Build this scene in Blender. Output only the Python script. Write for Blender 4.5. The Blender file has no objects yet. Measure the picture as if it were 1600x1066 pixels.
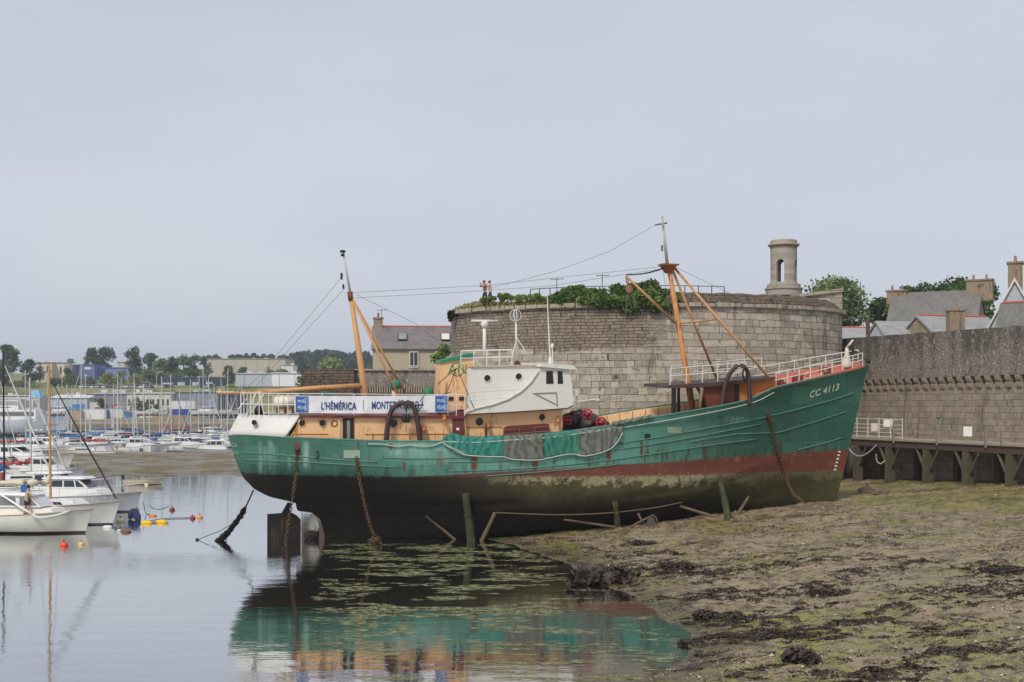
EXPO = 0.35
HAZE = 0.00028
import bpy, bmesh, math, random
import numpy as np
from mathutils import Vector, Matrix, noise
from mathutils.bvhtree import BVHTree
random.seed(7); RNG = np.random.default_rng(11)
SC = bpy.context.scene; COL = SC.collection
R = math.radians
CAMZ = 7.2; F = 2000.0; HY = 635.0

# ---------------------------------------------------------------- placing helpers
def P(px, py, Y):
    "world point at depth Y seen at photo pixel px,py"
    return Vector(((px-800)/F*Y, Y, CAMZ-(py-HY)/F*Y))
def G(px, py):
    "point on the water level at photo pixel"
    Y = CAMZ*F/(py-HY); return Vector(((px-800)/F*Y, Y, 0))
CAMP = Vector((0, 0, CAMZ))
def ray(px, py): return Vector(((px-800)/F, 1.0, -(py-HY)/F))
def lerp(a, b, t): return a+(b-a)*t
def sstep(a, b, x):
    t = min(1, max(0, (x-a)/(b-a))); return t*t*(3-2*t)
def curve(pts, x):
    "smooth (catmull-rom) interpolation through sorted x,y pairs"
    n = len(pts)
    if x <= pts[0][0]: return pts[0][1]
    if x >= pts[-1][0]: return pts[-1][1]
    for i in range(n-1):
        if x <= pts[i+1][0]: break
    x0, y0 = pts[i]; x1, y1 = pts[i+1]; h = x1-x0; t = (x-x0)/h
    m0 = (y1-pts[i-1][1])/(x1-pts[i-1][0]) if i > 0 else (y1-y0)/h
    m1 = (pts[i+2][1]-y0)/(pts[i+2][0]-x0) if i < n-2 else (y1-y0)/h
    return ((2*t**3-3*t*t+1)*y0+(t**3-2*t*t+t)*h*m0+(-2*t**3+3*t*t)*y1+(t**3-t*t)*h*m1)
def smooth_path(pts, n):
    pts = [Vector(p) for p in pts]; d = [0]
    for a, b in zip(pts, pts[1:]): d.append(d[-1]+max(1e-4, (b-a).length))
    out = []
    for k in range(n+1):
        x = d[-1]*k/n
        out.append(Vector([curve(list(zip(d, [p[c] for p in pts])), x) for c in range(3)]))
    return out

# ---------------------------------------------------------------- mesh builder
class MB:
    def __init__(s): s.v = []; s.f = []; s.uv = {}
    def add(s, vs, fs):
        o = len(s.v); s.v += [tuple(v) for v in vs]; s.f += [tuple(i+o for i in f) for f in fs]; return s
    def box(s, c, size, rz=0, ry=0, rx=0):
        x, y, z = size[0]/2, size[1]/2, size[2]/2
        m = Matrix.Translation(c) @ Matrix.Rotation(rz, 4, 'Z') @ Matrix.Rotation(ry, 4, 'Y') @ Matrix.Rotation(rx, 4, 'X')
        vs = [m @ Vector((a*x, b*y, d*z)) for d in (-1, 1) for a, b in ((-1, -1), (1, -1), (1, 1), (-1, 1))]
        return s.add(vs, [(3, 2, 1, 0), (4, 5, 6, 7), (0, 1, 5, 4), (1, 2, 6, 5), (2, 3, 7, 6), (3, 0, 4, 7)])
    def hexa(s, b, t):
        "bottom ring and top ring of n points"
        n = len(b)
        return s.add(list(b)+list(t), [tuple(range(n-1, -1, -1)), tuple(range(n, 2*n))]+[(i, (i+1) % n, n+(i+1) % n, n+i) for i in range(n)])
    def tube(s, pts, r, n=8, caps=True):
        pts = [Vector(p) for p in pts]; m = len(pts)
        rs = r if isinstance(r, (list, tuple)) else [r]*m
        rings = []; up = None
        for i, p in enumerate(pts):
            d = (pts[min(i+1, m-1)]-pts[max(i-1, 0)])
            d = d.normalized() if d.length > 1e-9 else Vector((0, 0, 1))
            if up is None:
                up = Vector((0, 0, 1)) if abs(d.z) < .9 else Vector((1, 0, 0))
            a = d.cross(up)
            if a.length < 1e-6: a = d.orthogonal()
            a.normalize(); b = d.cross(a).normalized(); up = -b if False else up
            rings.append([p+(a*math.cos(2*math.pi*k/n)+b*math.sin(2*math.pi*k/n))*rs[i] for k in range(n)])
        vs = [q for rg in rings for q in rg]
        fs = [(i*n+k, i*n+(k+1) % n, (i+1)*n+(k+1) % n, (i+1)*n+k) for i in range(m-1) for k in range(n)]
        if caps: fs += [tuple(range(n-1, -1, -1)), tuple((m-1)*n+k for k in range(n))]
        return s.add(vs, fs)
    def lathe(s, c, prof, n=20, axis='Z'):
        "prof: (radius, height) list, turned round an axis through c"
        vs = []; m = len(prof)
        for r, h in prof:
            for k in range(n):
                a = 2*math.pi*k/n; q = (r*math.cos(a), r*math.sin(a), h)
                if axis == 'X': q = (q[2], q[0], q[1])
                if axis == 'Y': q = (q[1], q[2], q[0])
                vs.append((c[0]+q[0], c[1]+q[1], c[2]+q[2]))
        fs = [(i*n+k, i*n+(k+1) % n, (i+1)*n+(k+1) % n, (i+1)*n+k) for i in range(m-1) for k in range(n)]
        fs += [tuple(range(n-1, -1, -1)), tuple((m-1)*n+k for k in range(n))]
        return s.add(vs, fs)
    def torus(s, c, a, b, r, n=24, k=6, arc=1.0):
        a = Vector(a); b = Vector(b); c = Vector(c); m = n if arc >= 1 else n+1
        pts = [c+a*math.cos(2*math.pi*arc*i/n)+b*math.sin(2*math.pi*arc*i/n) for i in range(n+1)]
        return s.tube(pts, r, k, caps=arc < 1)
    def prism(s, poly, v0, v1):
        "poly in (u,w), run along v from v0 to v1"
        return s.hexa([(p[0], v0, p[1]) for p in poly], [(p[0], v1, p[1]) for p in poly])
    def quad(s, a, b, c, d): return s.add([a, b, c, d], [(0, 1, 2, 3)])
    def grid(s, rows):
        n = len(rows[0]); m = len(rows)
        return s.add([p for r in rows for p in r], [(i*n+k, i*n+k+1, (i+1)*n+k+1, (i+1)*n+k) for i in range(m-1) for k in range(n-1)])
    def build(s, name, mat, parent=None, smooth=False, fix=True, uvscale=None):
        me = bpy.data.meshes.new(name); me.from_pydata(s.v, [], s.f); me.update()
        if fix:
            b = bmesh.new(); b.from_mesh(me); bmesh.ops.recalc_face_normals(b, faces=b.faces); b.to_mesh(me); b.free()
        return finish(me, name, mat, parent, smooth)
def boxuv(me):
    n = len(me.loops); vi = np.empty(n, np.int32); me.loops.foreach_get('vertex_index', vi)
    co = np.empty(len(me.vertices)*3, np.float32); me.vertices.foreach_get('co', co); co = co.reshape(-1, 3)
    pn = np.empty(len(me.polygons)*3, np.float32); me.polygons.foreach_get('normal', pn); pn = pn.reshape(-1, 3)
    lt = np.empty(len(me.polygons), np.int32); me.polygons.foreach_get('loop_total', lt)
    nn = np.repeat(pn, lt, axis=0); c = co[vi]
    t = np.stack([-nn[:, 1], nn[:, 0]], 1); l = np.linalg.norm(t, axis=1); flat = l < .35; l[l < 1e-6] = 1; t /= l[:, None]
    t[t[:, 0] < -.01] *= -1
    u = np.where(flat, c[:, 0], (c[:, :2]*t).sum(1)); v = np.where(flat, c[:, 1], c[:, 2])
    uv = me.uv_layers.new(name='UVMap'); uv.data.foreach_set('uv', np.stack([u, v], 1).ravel().astype(np.float32))
def finish(me, name, mat, parent=None, smooth=False, uv=True):
    if uv and not me.uv_layers: boxuv(me)
    if smooth: me.shade_smooth()
    for m in (mat if isinstance(mat, (list, tuple)) else [mat]): me.materials.append(m)
    o = bpy.data.objects.new(name, me); COL.objects.link(o)
    if parent: o.parent = parent
    return o
def tag(o, label=None, cat=None, group=None, kind=None):
    if label: o['label'] = label
    if cat: o['category'] = cat
    if group: o['group'] = group
    if kind: o['kind'] = kind
    return o
def thing(name, label, cat, loc=(0, 0, 0), rz=0, group=None):
    o = bpy.data.objects.new(name, None); COL.objects.link(o); o.empty_display_size = .3
    o.location = loc; o.rotation_euler = (0, 0, rz); return tag(o, label, cat, group)
def dup(root, loc, rz=0, label=None, sc=None):
    r = root.copy(); COL.objects.link(r); r.location = loc; r.rotation_euler = (0, 0, rz)
    if label: r['label'] = label
    if sc: r.scale = sc
    for ch in list(root.children):
        c = ch.copy(); COL.objects.link(c); c.parent = r
        for g in list(ch.children):
            d = g.copy(); COL.objects.link(d); d.parent = c
    return r

# ---------------------------------------------------------------- materials
def lin(c):
    return tuple(((x/255)/12.92 if x/255 <= .04045 else ((x/255+.055)/1.055)**2.4) for x in c)
class NT:
    def __init__(s, name):
        s.m = bpy.data.materials.new(name); s.m.use_nodes = True; s.t = s.m.node_tree; s.t.nodes.clear()
    def nd(s, typ, props=None, **ins):
        n = s.t.nodes.new(typ)
        for k, v in (props or {}).items(): setattr(n, k, v)
        for k, v in ins.items():
            key = int(k[1:]) if k[0] == 'i' and k[1:].isdigit() else k.replace('_', ' ')
            s.put(n.inputs[key], v)
        return n
    def put(s, sock, v):
        if isinstance(v, bpy.types.NodeSocket): s.t.links.new(v, sock)
        elif isinstance(v, (tuple, list)) and len(v) == 3 and sock.type == 'RGBA': sock.default_value = (*v, 1)
        else: sock.default_value = v
    def math(s, op, a, b=0.0, clamp=False):
        return s.nd('ShaderNodeMath', {'operation': op, 'use_clamp': clamp}, i0=a, i1=b).outputs[0]
    def mix(s, f, a, b, blend='MIX'):
        n = s.nd('ShaderNodeMix', {'data_type': 'RGBA', 'blend_type': blend}); s.put(n.inputs[0], f); s.put(n.inputs[6], a); s.put(n.inputs[7], b)
        return n.outputs[2]
    def ramp(s, x, a, b, y0=0.0, y1=1.0):
        return s.nd('ShaderNodeMapRange', {'interpolation_type': 'SMOOTHSTEP'}, Value=x, From_Min=a, From_Max=b, To_Min=y0, To_Max=y1).outputs[0]
    def obj(s): return s.nd('ShaderNodeTexCoord').outputs['Object']
    def uvc(s): return s.nd('ShaderNodeTexCoord').outputs['UV']
    def sep(s, v): return s.nd('ShaderNodeSeparateXYZ', i0=v).outputs
    def scale(s, v, sc): return s.nd('ShaderNodeVectorMath', {'operation': 'MULTIPLY'}, i0=v, i1=sc).outputs[0]
    def noise(s, v, sc, det=4, rough=.55, dist=0.0):
        return s.nd('ShaderNodeTexNoise', None, Vector=v, Scale=sc, Detail=det, Roughness=rough, Distortion=dist).outputs[0]
    def bump(s, h, st=.3, d=.02): return s.nd('ShaderNodeBump', None, Strength=st, Distance=d, Height=h).outputs[0]
    def attr(s, name): return s.nd('ShaderNodeAttribute', {'attribute_name': name}).outputs
    def out(s, col, rough=.6, normal=None, metal=0.0, spec=.5, **kw):
        n = s.nd('ShaderNodeBsdfPrincipled', None, Base_Color=col, Roughness=rough, Metallic=metal, **kw)
        n.inputs['Specular IOR Level'].default_value = spec
        if normal is not None: s.t.links.new(normal, n.inputs['Normal'])
        o = s.nd('ShaderNodeOutputMaterial'); s.t.links.new(n.outputs[0], o.inputs[0]); return s.m
_MC = {}
RUST = lin((104, 58, 34)); RUSTD = lin((64, 38, 28))
def paint(name, rgb, rough=.55, var=.18, sc=1.6, stain=None, amt=0.0, bump=.12, streak=True, spec=.4, world=False):
    "weathered paint: tone noise, optional rust or dirt stains that run down"
    if name in _MC: return _MC[name]
    t = NT(name); c = t.obj(); col = lin(rgb)
    n1 = t.noise(c, sc, 5); n2 = t.noise(t.scale(c, (3, 3, .5) if streak else (2.2, 2.2, 2.2)), 2.4, 5, .65)
    k = t.math('MULTIPLY', t.math('SUBTRACT', t.math('ADD', n1, n2), 1.0), var*2.2)
    a = t.mix(t.math('ADD', k, .5, True), tuple(x*(1-var*1.4) for x in col), tuple(min(.9, x*(1+var*1.1)) for x in col))
    if stain and amt > 0:
        m = t.math('MULTIPLY', t.ramp(n2, .62-amt*.25, .74-amt*.2), t.ramp(t.noise(c, .9, 3), .42, .62))
        a = t.mix(t.math('MULTIPLY', m, .85), a, lin(stain))
    _MC[name] = t.out(a, rough, t.bump(t.noise(c, 22, 3), bump, .01), spec=spec); return _MC[name]
def plain(name, rgb, rough=.6, spec=.4, var=.08, sc=3.0):
    if name in _MC: return _MC[name]
    t = NT(name); c = t.obj(); col = lin(rgb); n = t.noise(c, sc, 3)
    _MC[name] = t.out(t.mix(n, tuple(x*(1-var*1.6) for x in col), tuple(min(.92, x*(1+var*1.6)) for x in col)), rough, spec=spec); return _MC[name]
def stone(name, c1, c2, mortar, bw, bh, dark=(52, 46, 40), damt=.35, ztop=None, upper=None, lich=None, bump=.5, jit=.35, msz=.018):
    "masonry courses from UV in metres; optional finer, darker upper courses above ztop"
    t = NT(name); uv = t.uvc(); o = t.obj()
    wob = t.nd('ShaderNodeTexNoise', None, Vector=uv, Scale=.7, Detail=3).outputs[1]
    w2 = t.nd('ShaderNodeVectorMath', {'operation': 'SUBTRACT'}, i0=wob, i1=(.5, .5, .5)).outputs[0]
    w0 = t.nd('ShaderNodeVectorMath', {'operation': 'MULTIPLY_ADD'}, i0=w2, i1=(jit*.5, jit*.35, 0), i2=uv).outputs[0]
    def bricks(bw, bh, off, ms, sq=1.0):
        q = t.sep(w0); row = t.math('FLOOR', t.math('DIVIDE', q[1], bh)); vr = t.nd('ShaderNodeCombineXYZ', i0=t.math('MULTIPLY', q[0], .55/bw), i1=t.math('MULTIPLY', row, 7.31)).outputs[0]
        du = t.math('MULTIPLY', t.math('SUBTRACT', t.noise(vr, 1.0, 1), .5), bw*1.9*min(1, jit*2)); w3 = t.nd('ShaderNodeCombineXYZ', i0=t.math('ADD', q[0], du), i1=q[1]).outputs[0]
        b = t.nd('ShaderNodeTexBrick', {'offset': off, 'offset_frequency': 2, 'squash': sq, 'squash_frequency': 3}, Vector=w3, Color1=(0, 0, 0), Color2=(1, 1, 1), Mortar=(.5, .5, .5), Scale=1.0)
        b.inputs['Mortar Size'].default_value = ms; b.inputs['Mortar Smooth'].default_value = .35
        b.inputs['Brick Width'].default_value = bw; b.inputs['Row Height'].default_value = bh
        return b.outputs[0], b.outputs[1]
    ca, fa = bricks(bw, bh, .42, msz, 1.5); cz, fz = bricks(bw*.63, bh, .3, msz, .7); pick = t.ramp(t.noise(uv, .22, 2), .49, .51); ca = t.mix(pick, ca, cz); fa = t.math('ADD', t.math('MULTIPLY', fa, t.math('SUBTRACT', 1.0, pick)), t.math('MULTIPLY', fz, pick)); fa = t.math('MULTIPLY', fa, t.ramp(t.noise(uv, 2.3, 3), .3, .6, .25, 1))
    z = t.sep(o)[2]
    big = t.noise(o, .35, 4, .6); fine = t.noise(o, 6, 5, .7)
    if ztop is not None:
        cb, fb = bricks(bw*.42, bh*.46, .5, msz*1.1, .8)
        mk = t.math('MULTIPLY', t.ramp(t.math('ADD', z, t.math('MULTIPLY', big, 1.6)), ztop+.6, ztop+1.0), t.ramp(t.math('ADD', t.sep(o)[0], t.math('MULTIPLY', big, 6)), 4.5, 1.0))
        ca = t.mix(mk, ca, cb); fa = t.math('ADD', t.math('MULTIPLY', fa, t.math('SUBTRACT', 1.0, mk)), t.math('MULTIPLY', fb, mk))
    tone = t.math('ADD', t.math('MULTIPLY', t.nd('ShaderNodeSeparateColor', i0=ca).outputs[0], .55), t.math('SUBTRACT', t.math('MULTIPLY', t.math('ADD', fine, t.noise(o, .8, 5, .65)), .7), .24), True)
    col = t.mix(tone, lin(c1), lin(c2))
    if ztop is not None and upper: col = t.mix(t.math('MULTIPLY', mk, .75), col, t.mix(tone, tuple(x*.6 for x in lin(upper)), tuple(x*1.3 for x in lin(upper))))
    hue = t.noise(uv, 1.7, 2)
    col = t.mix(t.math('MULTIPLY', t.ramp(hue, .58, .75), .45 if jit > .08 else .1), col, lin((148, 112, 78)))
    if lich: col = t.mix(t.math('MULTIPLY', t.ramp(t.noise(o, 2.6, 5, .7), .56, .68), .6), col, lin(lich))
    st = t.noise(t.scale(o, (1, 1, .16)), 1.1, 5, .62); blot = t.noise(o, 1.5, 5, .65)
    dk = t.math('MULTIPLY', t.ramp(t.math('MAXIMUM', st, blot), .56, .74), damt*2, True)
    col = t.mix(dk, col, lin(dark))
    col = t.mix(fa, col, lin(mortar))
    h = t.math('SUBTRACT', t.math('ADD', t.math('MULTIPLY', fine, .5), t.math('MULTIPLY', tone, .3)), t.math('MULTIPLY', fa, 1.0))
    return t.out(col, .9, t.bump(h, bump, .06), spec=.2)
def leafmat(name, rgb, rgb2, sc=.5):
    if name in _MC: return _MC[name]
    t = NT(name); g = t.nd('ShaderNodeNewGeometry').outputs['Position']
    n = t.math('MULTIPLY', t.math('ADD', t.noise(g, sc, 3), t.noise(g, sc*7, 2)), .5)
    col = t.mix(t.ramp(n, .36, .64), lin(rgb), lin(rgb2))
    d = t.nd('ShaderNodeBsdfDiffuse', None, Color=col); tr = t.nd('ShaderNodeBsdfTranslucent', None, Color=t.mix(.5, col, lin((120, 135, 50))))
    mx = t.nd('ShaderNodeMixShader', None, i0=.22, i1=d.outputs[0], i2=tr.outputs[0]); o = t.nd('ShaderNodeOutputMaterial')
    t.t.links.new(mx.outputs[0], o.inputs[0]); _MC[name] = t.m; return t.m

def leaf_mesh(name, pts, size, flat=.0, stretch=1.5, mat=None, parent=None, sizes=None, nrm=None):
    "one rhombic leaf clump face per point, randomly turned"
    pts = np.asarray(pts, float); n = len(pts)
    d = RNG.normal(size=(n, 3)); d[:, 2] *= (1-flat); d /= np.linalg.norm(d, axis=1)[:, None]
    e = RNG.normal(size=(n, 3)); e[:, 2] *= (1-flat*.8); e -= d*(e*d).sum(1)[:, None]; e /= np.linalg.norm(e, axis=1)[:, None]
    s = (size*(.6+.8*RNG.random(n)))[:, None] if sizes is None else np.asarray(sizes)[:, None]
    a = d*s*stretch*.5; b = e*s*.5; bend = np.cross(d, e)*s*.12
    v = np.stack([pts-a, pts+b+bend, pts+a, pts-b+bend], 1).reshape(-1, 3)
    me = bpy.data.meshes.new(name); me.vertices.add(4*n); me.vertices.foreach_set('co', v.ravel().astype(np.float32))
    me.loops.add(4*n); me.loops.foreach_set('vertex_index', np.arange(4*n, dtype=np.int32))
    me.polygons.add(n); me.polygons.foreach_set('loop_start', np.arange(0, 4*n, 4, dtype=np.int32)); me.update(calc_edges=True)
    return finish(me, name, mat, parent, uv=False)
def blob_pts(cs, n, shell=.55):
    "points spread in the outer part of ellipsoids cs = [(centre, (rx,ry,rz))]"
    vol = np.array([r[0]*r[1]*r[2] for c, r in cs])**.7; vol /= vol.sum(); out = []
    for (c, r), w in zip(cs, vol):
        m = max(8, int(n*w)); d = RNG.normal(size=(m, 3)); d /= np.linalg.norm(d, axis=1)[:, None]
        rad = (shell+(1-shell)*RNG.random(m)**.6)*(1+.13*RNG.normal(size=m))
        out.append(np.array(c)+d*rad[:, None]*np.array(r))
    return np.concatenate(out)
def tree(name, label, cat, base, h, r, n, size, mat, bark, clumps=9, lowf=.25, group=None, flat=.2, form='round', seed=0):
    rg = random.Random(seed*31+5); t = thing(name, label, cat, base, 0, group)
    cs = []
    for k in range(clumps):
        a = rg.random()*6.283; q = rg.random()**.6
        z = lowf*h+(h*(1-lowf))*(.12+.78*rg.random())
        prof = {'round': math.sin(math.pi*min(1, max(.12, (z/h-lowf)/(1-lowf)*.86+.12))), 'cone': 1.05-(z/h-lowf)/(1-lowf), 'flat': .35+.75*((z/h-lowf)/(1-lowf))}[form]
        rr = r*(.34+.22*rg.random())*(.6 if form == 'cone' else 1)
        cs.append(((math.cos(a)*r*.68*q*prof, math.sin(a)*r*.68*q*prof, min(z, h-rr*.6)), (rr*1.15, rr*1.15, rr*(.55 if form == 'flat' else .8))))
    cs.append(((0, 0, h-r*.35), (r*.42, r*.42, r*.35)))
    leaf_mesh('crown', blob_pts(cs, n, .42), size, flat, 1.5, mat, t)
    m = MB(); tr = max(.12, h*.022)
    m.tube(smooth_path([(0, 0, -.4), (r*.04, 0, h*.25), (-r*.05, r*.03, h*.6), (0, 0, h*.86)], 6), [tr*1.3, tr*1.1, tr, tr*.8, tr*.6, tr*.4, tr*.2], 7)
    for c, rr in cs[:min(7, len(cs))]:
        z0 = c[2]*.6; m.tube(smooth_path([(0, 0, z0), (c[0]*.5, c[1]*.5, z0+(c[2]-z0)*.65), c], 3), [tr*.5, tr*.4, tr*.25, tr*.1], 5)
    m.build('trunk', bark, t, smooth=True); return t
def text_mesh(txt, shear=0.0, bold=0.0, font_w=1.0):
    "flat verts/faces of a text set with baseline at 0 and its measured width"
    cu = bpy.data.curves.new('lettering', 'FONT'); cu.body = txt; cu.shear = shear; cu.offset = bold; cu.space_character = 1.04; cu.resolution_u = 3
    ob = bpy.data.objects.new('lettering', cu); COL.objects.link(ob); dg = bpy.context.evaluated_depsgraph_get(); dg.update()
    me = bpy.data.meshes.new_from_object(ob.evaluated_get(dg)); vs = [tuple(v.co) for v in me.vertices]; fs = [tuple(p.vertices) for p in me.polygons]
    bpy.data.objects.remove(ob); bpy.data.curves.remove(cu); bpy.data.meshes.remove(me)
    x0 = min(v[0] for v in vs); x1 = max(v[0] for v in vs); y0 = min(v[1] for v in vs); y1 = max(v[1] for v in vs)
    return vs, fs, (x0, x1, y0, y1)
# ================================================================ camera, sky, sun
cam = bpy.data.cameras.new('camera'); camo = bpy.data.objects.new('camera', cam); COL.objects.link(camo); SC.camera = camo
camo.location = CAMP; camo.rotation_euler = (R(90), 0, 0); cam.sensor_width = 36; cam.lens = 45; cam.shift_y = (HY-533)/1600; cam.clip_end = 9000; cam.clip_start = .5
SC.view_settings.view_transform = 'Standard'; SC.view_settings.look = 'None'; SC.view_settings.exposure = EXPO; SC.view_settings.gamma = 1
w = bpy.data.worlds.new('World'); SC.world = w; w.use_nodes = True; wt = w.node_tree; wt.nodes.clear()
SUN_EL, SUN_AZ = 48, 205     # azimuth clockwise from +Y
def wn(t, **k):
    n = wt.nodes.new(t)
    for a, b in k.items(): setattr(n, a, b)
    return n
sky = wn('ShaderNodeTexSky', sky_type='NISHITA', sun_disc=False); sky.sun_elevation = R(SUN_EL); sky.sun_rotation = R(SUN_AZ); sky.dust_density = 4; sky.air_density = 1.2
tc = wn('ShaderNodeTexCoord'); mp = wn('ShaderNodeMapping'); mp.inputs['Scale'].default_value = (1.2, 1.2, 4.5)
nz = wn('ShaderNodeTexNoise'); nz.inputs['Scale'].default_value = 1.6; nz.inputs['Detail'].default_value = 5; nz.inputs['Roughness'].default_value = .5
rp = wn('ShaderNodeValToRGB'); rp.color_ramp.elements[0].position = .3; rp.color_ramp.elements[1].position = .72
rp.color_ramp.elements[0].color = (4.75, 5.1, 5.95, 1); rp.color_ramp.elements[1].color = (5.65, 5.95, 6.5, 1)
sx = wn('ShaderNodeSeparateXYZ'); gr = wn('ShaderNodeMapRange'); gr.inputs[1].default_value = 0; gr.inputs[2].default_value = .42
mg = wn('ShaderNodeMix', data_type='RGBA'); mg.inputs[6].default_value = (1.0, 1.0, 1.0, 1); mg.inputs[7].default_value = (.93, .93, .965, 1)
mm = wn('ShaderNodeMix', data_type='RGBA', blend_type='MULTIPLY'); mm.inputs[0].default_value = 1
mx = wn('ShaderNodeMix', data_type='RGBA'); mx.inputs[0].default_value = .9
bg = wn('ShaderNodeBackground'); bg.inputs[1].default_value = .1; wo = wn('ShaderNodeOutputWorld'); lk = wt.links.new
lk(tc.outputs['Generated'], mp.inputs[0]); lk(mp.outputs[0], nz.inputs['Vector']); lk(nz.outputs[0], rp.inputs[0])
lk(tc.outputs['Generated'], sx.inputs[0]); lk(sx.outputs[2], gr.inputs[0]); lk(gr.outputs[0], mg.inputs[0])
lk(rp.outputs[0], mm.inputs[6]); lk(mg.outputs[2], mm.inputs[7]); lk(sky.outputs[0], mx.inputs[6]); lk(mm.outputs[2], mx.inputs[7])
lk(mx.outputs[2], bg.inputs[0]); lk(bg.outputs[0], wo.inputs[0])
sl = bpy.data.lights.new('sun', 'SUN'); sl.energy = 2.1; sl.angle = R(12); sl.color = (1, .95, .86); so = bpy.data.objects.new('sun', sl); COL.objects.link(so)
sd = Vector((math.sin(R(SUN_AZ))*math.cos(R(SUN_EL)), math.cos(R(SUN_AZ))*math.cos(R(SUN_EL)), math.sin(R(SUN_EL))))
so.rotation_euler = sd.to_track_quat('Z', 'Y').to_euler(); so.location = (0, -50, 80)

# ================================================================ shore, mud, water
SHORE = [(20, 2.0), (33.4, 3.6), (37, 5.2), (40.6, 5.6), (44, 5.0), (49, 4.5), (53, 2.9), (58, 2.6), (63, 1.0), (67, -.2), (70, -1.4), (76, -.9), (86, 1.5), (100, 4.5), (125, 8)]
def fbm(x, y, s, o=4): return noise.fractal(Vector((x*s, y*s, 3.7)), 1.0, 2.0, o)
def mud_h(x, y):
    d = x-curve(SHORE, y)
    h = .083*d if d > 0 else .12*d
    h = min(h, 3.4)
    n = fbm(x, y, .35)*.09+fbm(x, y, 1.3, 3)*.05
    if y > 24 and y < 100: n += max(0, fbm(x+40, y, 2.6, 3)-.1)*.13
    h += n*min(1, max(.25, abs(d)*.5))
    if y > 118: n *= 2.2
    # spit of mud beyond the moored boats
    if y > 118:
        t = (y-128)/(178-128); xe = -62-6*fbm(x, y, .05)+28*abs(t-.75)
        e = min(x-xe, 0)*.05+min((y-134)*.055, (186-y)*.11, .75)+fbm(x, y, .3)*.2+max(0, fbm(x, y, .9, 3))*.22
        h = max(h if x > -25 else -2, min(e, 1.2)) if y < 200 else (h if x > 40 else -2)
    return max(h, -1.6)
def axis(bounds):
    out = []
    for a, b, st in bounds:
        n = max(1, int(round((b-a)/st))); out += [a+(b-a)*i/n for i in range(n)]
    return out+[bounds[-1][1]]
xs = axis([(-160, -70, 6), (-70, -20, 1.6), (-20, -6, .6), (-6, 34, .2), (34, 60, 2), (60, 140, 10)])
ys = axis([(6, 26, 1.5), (26, 60, .2), (60, 92, .3), (92, 120, 1.5), (120, 200, 1.3), (200, 260, 8)])
rows = [[(x, y, mud_h(x, y)) for x in xs] for y in ys]
t = NT('tidal_mud'); g = t.nd('ShaderNodeNewGeometry').outputs['Position']; z = t.sep(g)[2]; y_ = t.sep(g)[1]
n1 = t.noise(g, .22, 5, .6); n2 = t.noise(g, 1.1, 6, .65, .6); n3 = t.noise(g, 7, 5, .7); n4 = t.noise(t.scale(g, (.55, 1, 1)), .5, 6, .68, .8)
n5 = t.noise(g, 16, 4, .7); col = t.mix(t.math('ADD', t.math('MULTIPLY', n3, .5), t.math('MULTIPLY', n5, .5)), lin((68, 58, 43)), lin((198, 178, 142)))
col = t.mix(t.math('MULTIPLY', t.ramp(n2, .45, .7), .6), col, lin((134, 108, 70)))
xx_ = t.sep(g)[0]
zone = t.math('ADD', t.math('MULTIPLY', t.ramp(y_, 62, 70), t.ramp(xx_, 17, 22)), t.math('ADD', t.math('MULTIPLY', t.math('MULTIPLY', t.ramp(y_, 46, 38), t.ramp(xx_, 19, 8)), 1.9), t.math('MULTIPLY', t.ramp(z, .35, .1), .6)), True)
col = t.mix(t.math('MULTIPLY', t.ramp(t.math('ADD', t.math('ADD', t.math('MULTIPLY', n4, .6), t.math('MULTIPLY', n1, .45)), t.math('MULTIPLY', zone, .055)), .535, .60), .85), col, t.mix(n5, lin((92, 96, 34)), lin((172, 160, 78))))
zn2 = t.math('MULTIPLY', t.ramp(t.math('ADD', y_, t.math('MULTIPLY', n1, 14)), 54, 44), t.ramp(t.math('ADD', xx_, t.math('MULTIPLY', n1, 8)), 21, 11))
col = t.mix(t.math('MULTIPLY', t.math('MULTIPLY', zn2, t.ramp(t.math('ADD', t.math('MULTIPLY', n4, .55), t.math('MULTIPLY', n2, .45)), .46, .54)), .75), col, t.mix(n5, lin((98, 100, 34)), lin((178, 168, 84))))
spk = t.noise(g, 3.1, 6, .75)
col = t.mix(t.math('MULTIPLY', t.ramp(t.math('ADD', t.math('MULTIPLY', spk, .5), t.math('ADD', t.math('MULTIPLY', n2, .3), t.math('MULTIPLY', n5, .25))), .508, .575), .85), col, t.mix(n5, lin((40, 34, 30)), lin((98, 84, 72))))
wet = t.ramp(z, .0, .28)
col = t.mix(wet, t.mix(.55, col, lin((44, 38, 27))), col)
col = t.mix(t.math('MULTIPLY', t.ramp(t.noise(g, 19, 2), .66, .72), .6), col, lin((196, 188, 170)))
far = t.ramp(y_, 110, 130); col = t.mix(t.math('MULTIPLY', far, .6), col, t.mix(n2, t.mix(spk, lin((40, 36, 25)), lin((84, 75, 50))), lin((108, 96, 62))))
rough = t.math('SUBTRACT', .85, t.math('MULTIPLY', t.ramp(n1, .42, .56), .55))
pud = t.math('MULTIPLY', t.ramp(t.noise(t.scale(g, (.35, 1, 1)), .55, 5, .6, .5), .56, .62), t.ramp(y_, 100, 90)); rough = t.math('MULTIPLY', rough, t.math('SUBTRACT', 1.0, t.math('MULTIPLY', pud, .82))); col = t.mix(t.math('MULTIPLY', pud, .45), col, lin((70, 60, 46)))
mudm = t.out(col, rough, t.bump(t.math('ADD', t.math('ADD', n3, t.math('MULTIPLY', n5, .5)), t.math('MULTIPLY', spk, 1.3)), t.math('SUBTRACT', .95, t.math('MULTIPLY', pud, .7)), .08), spec=.4)
mb = MB(); mb.grid(rows); mud = mb.build('mud_ground', mudm, smooth=True, fix=False); tag(mud, kind='structure')
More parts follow.
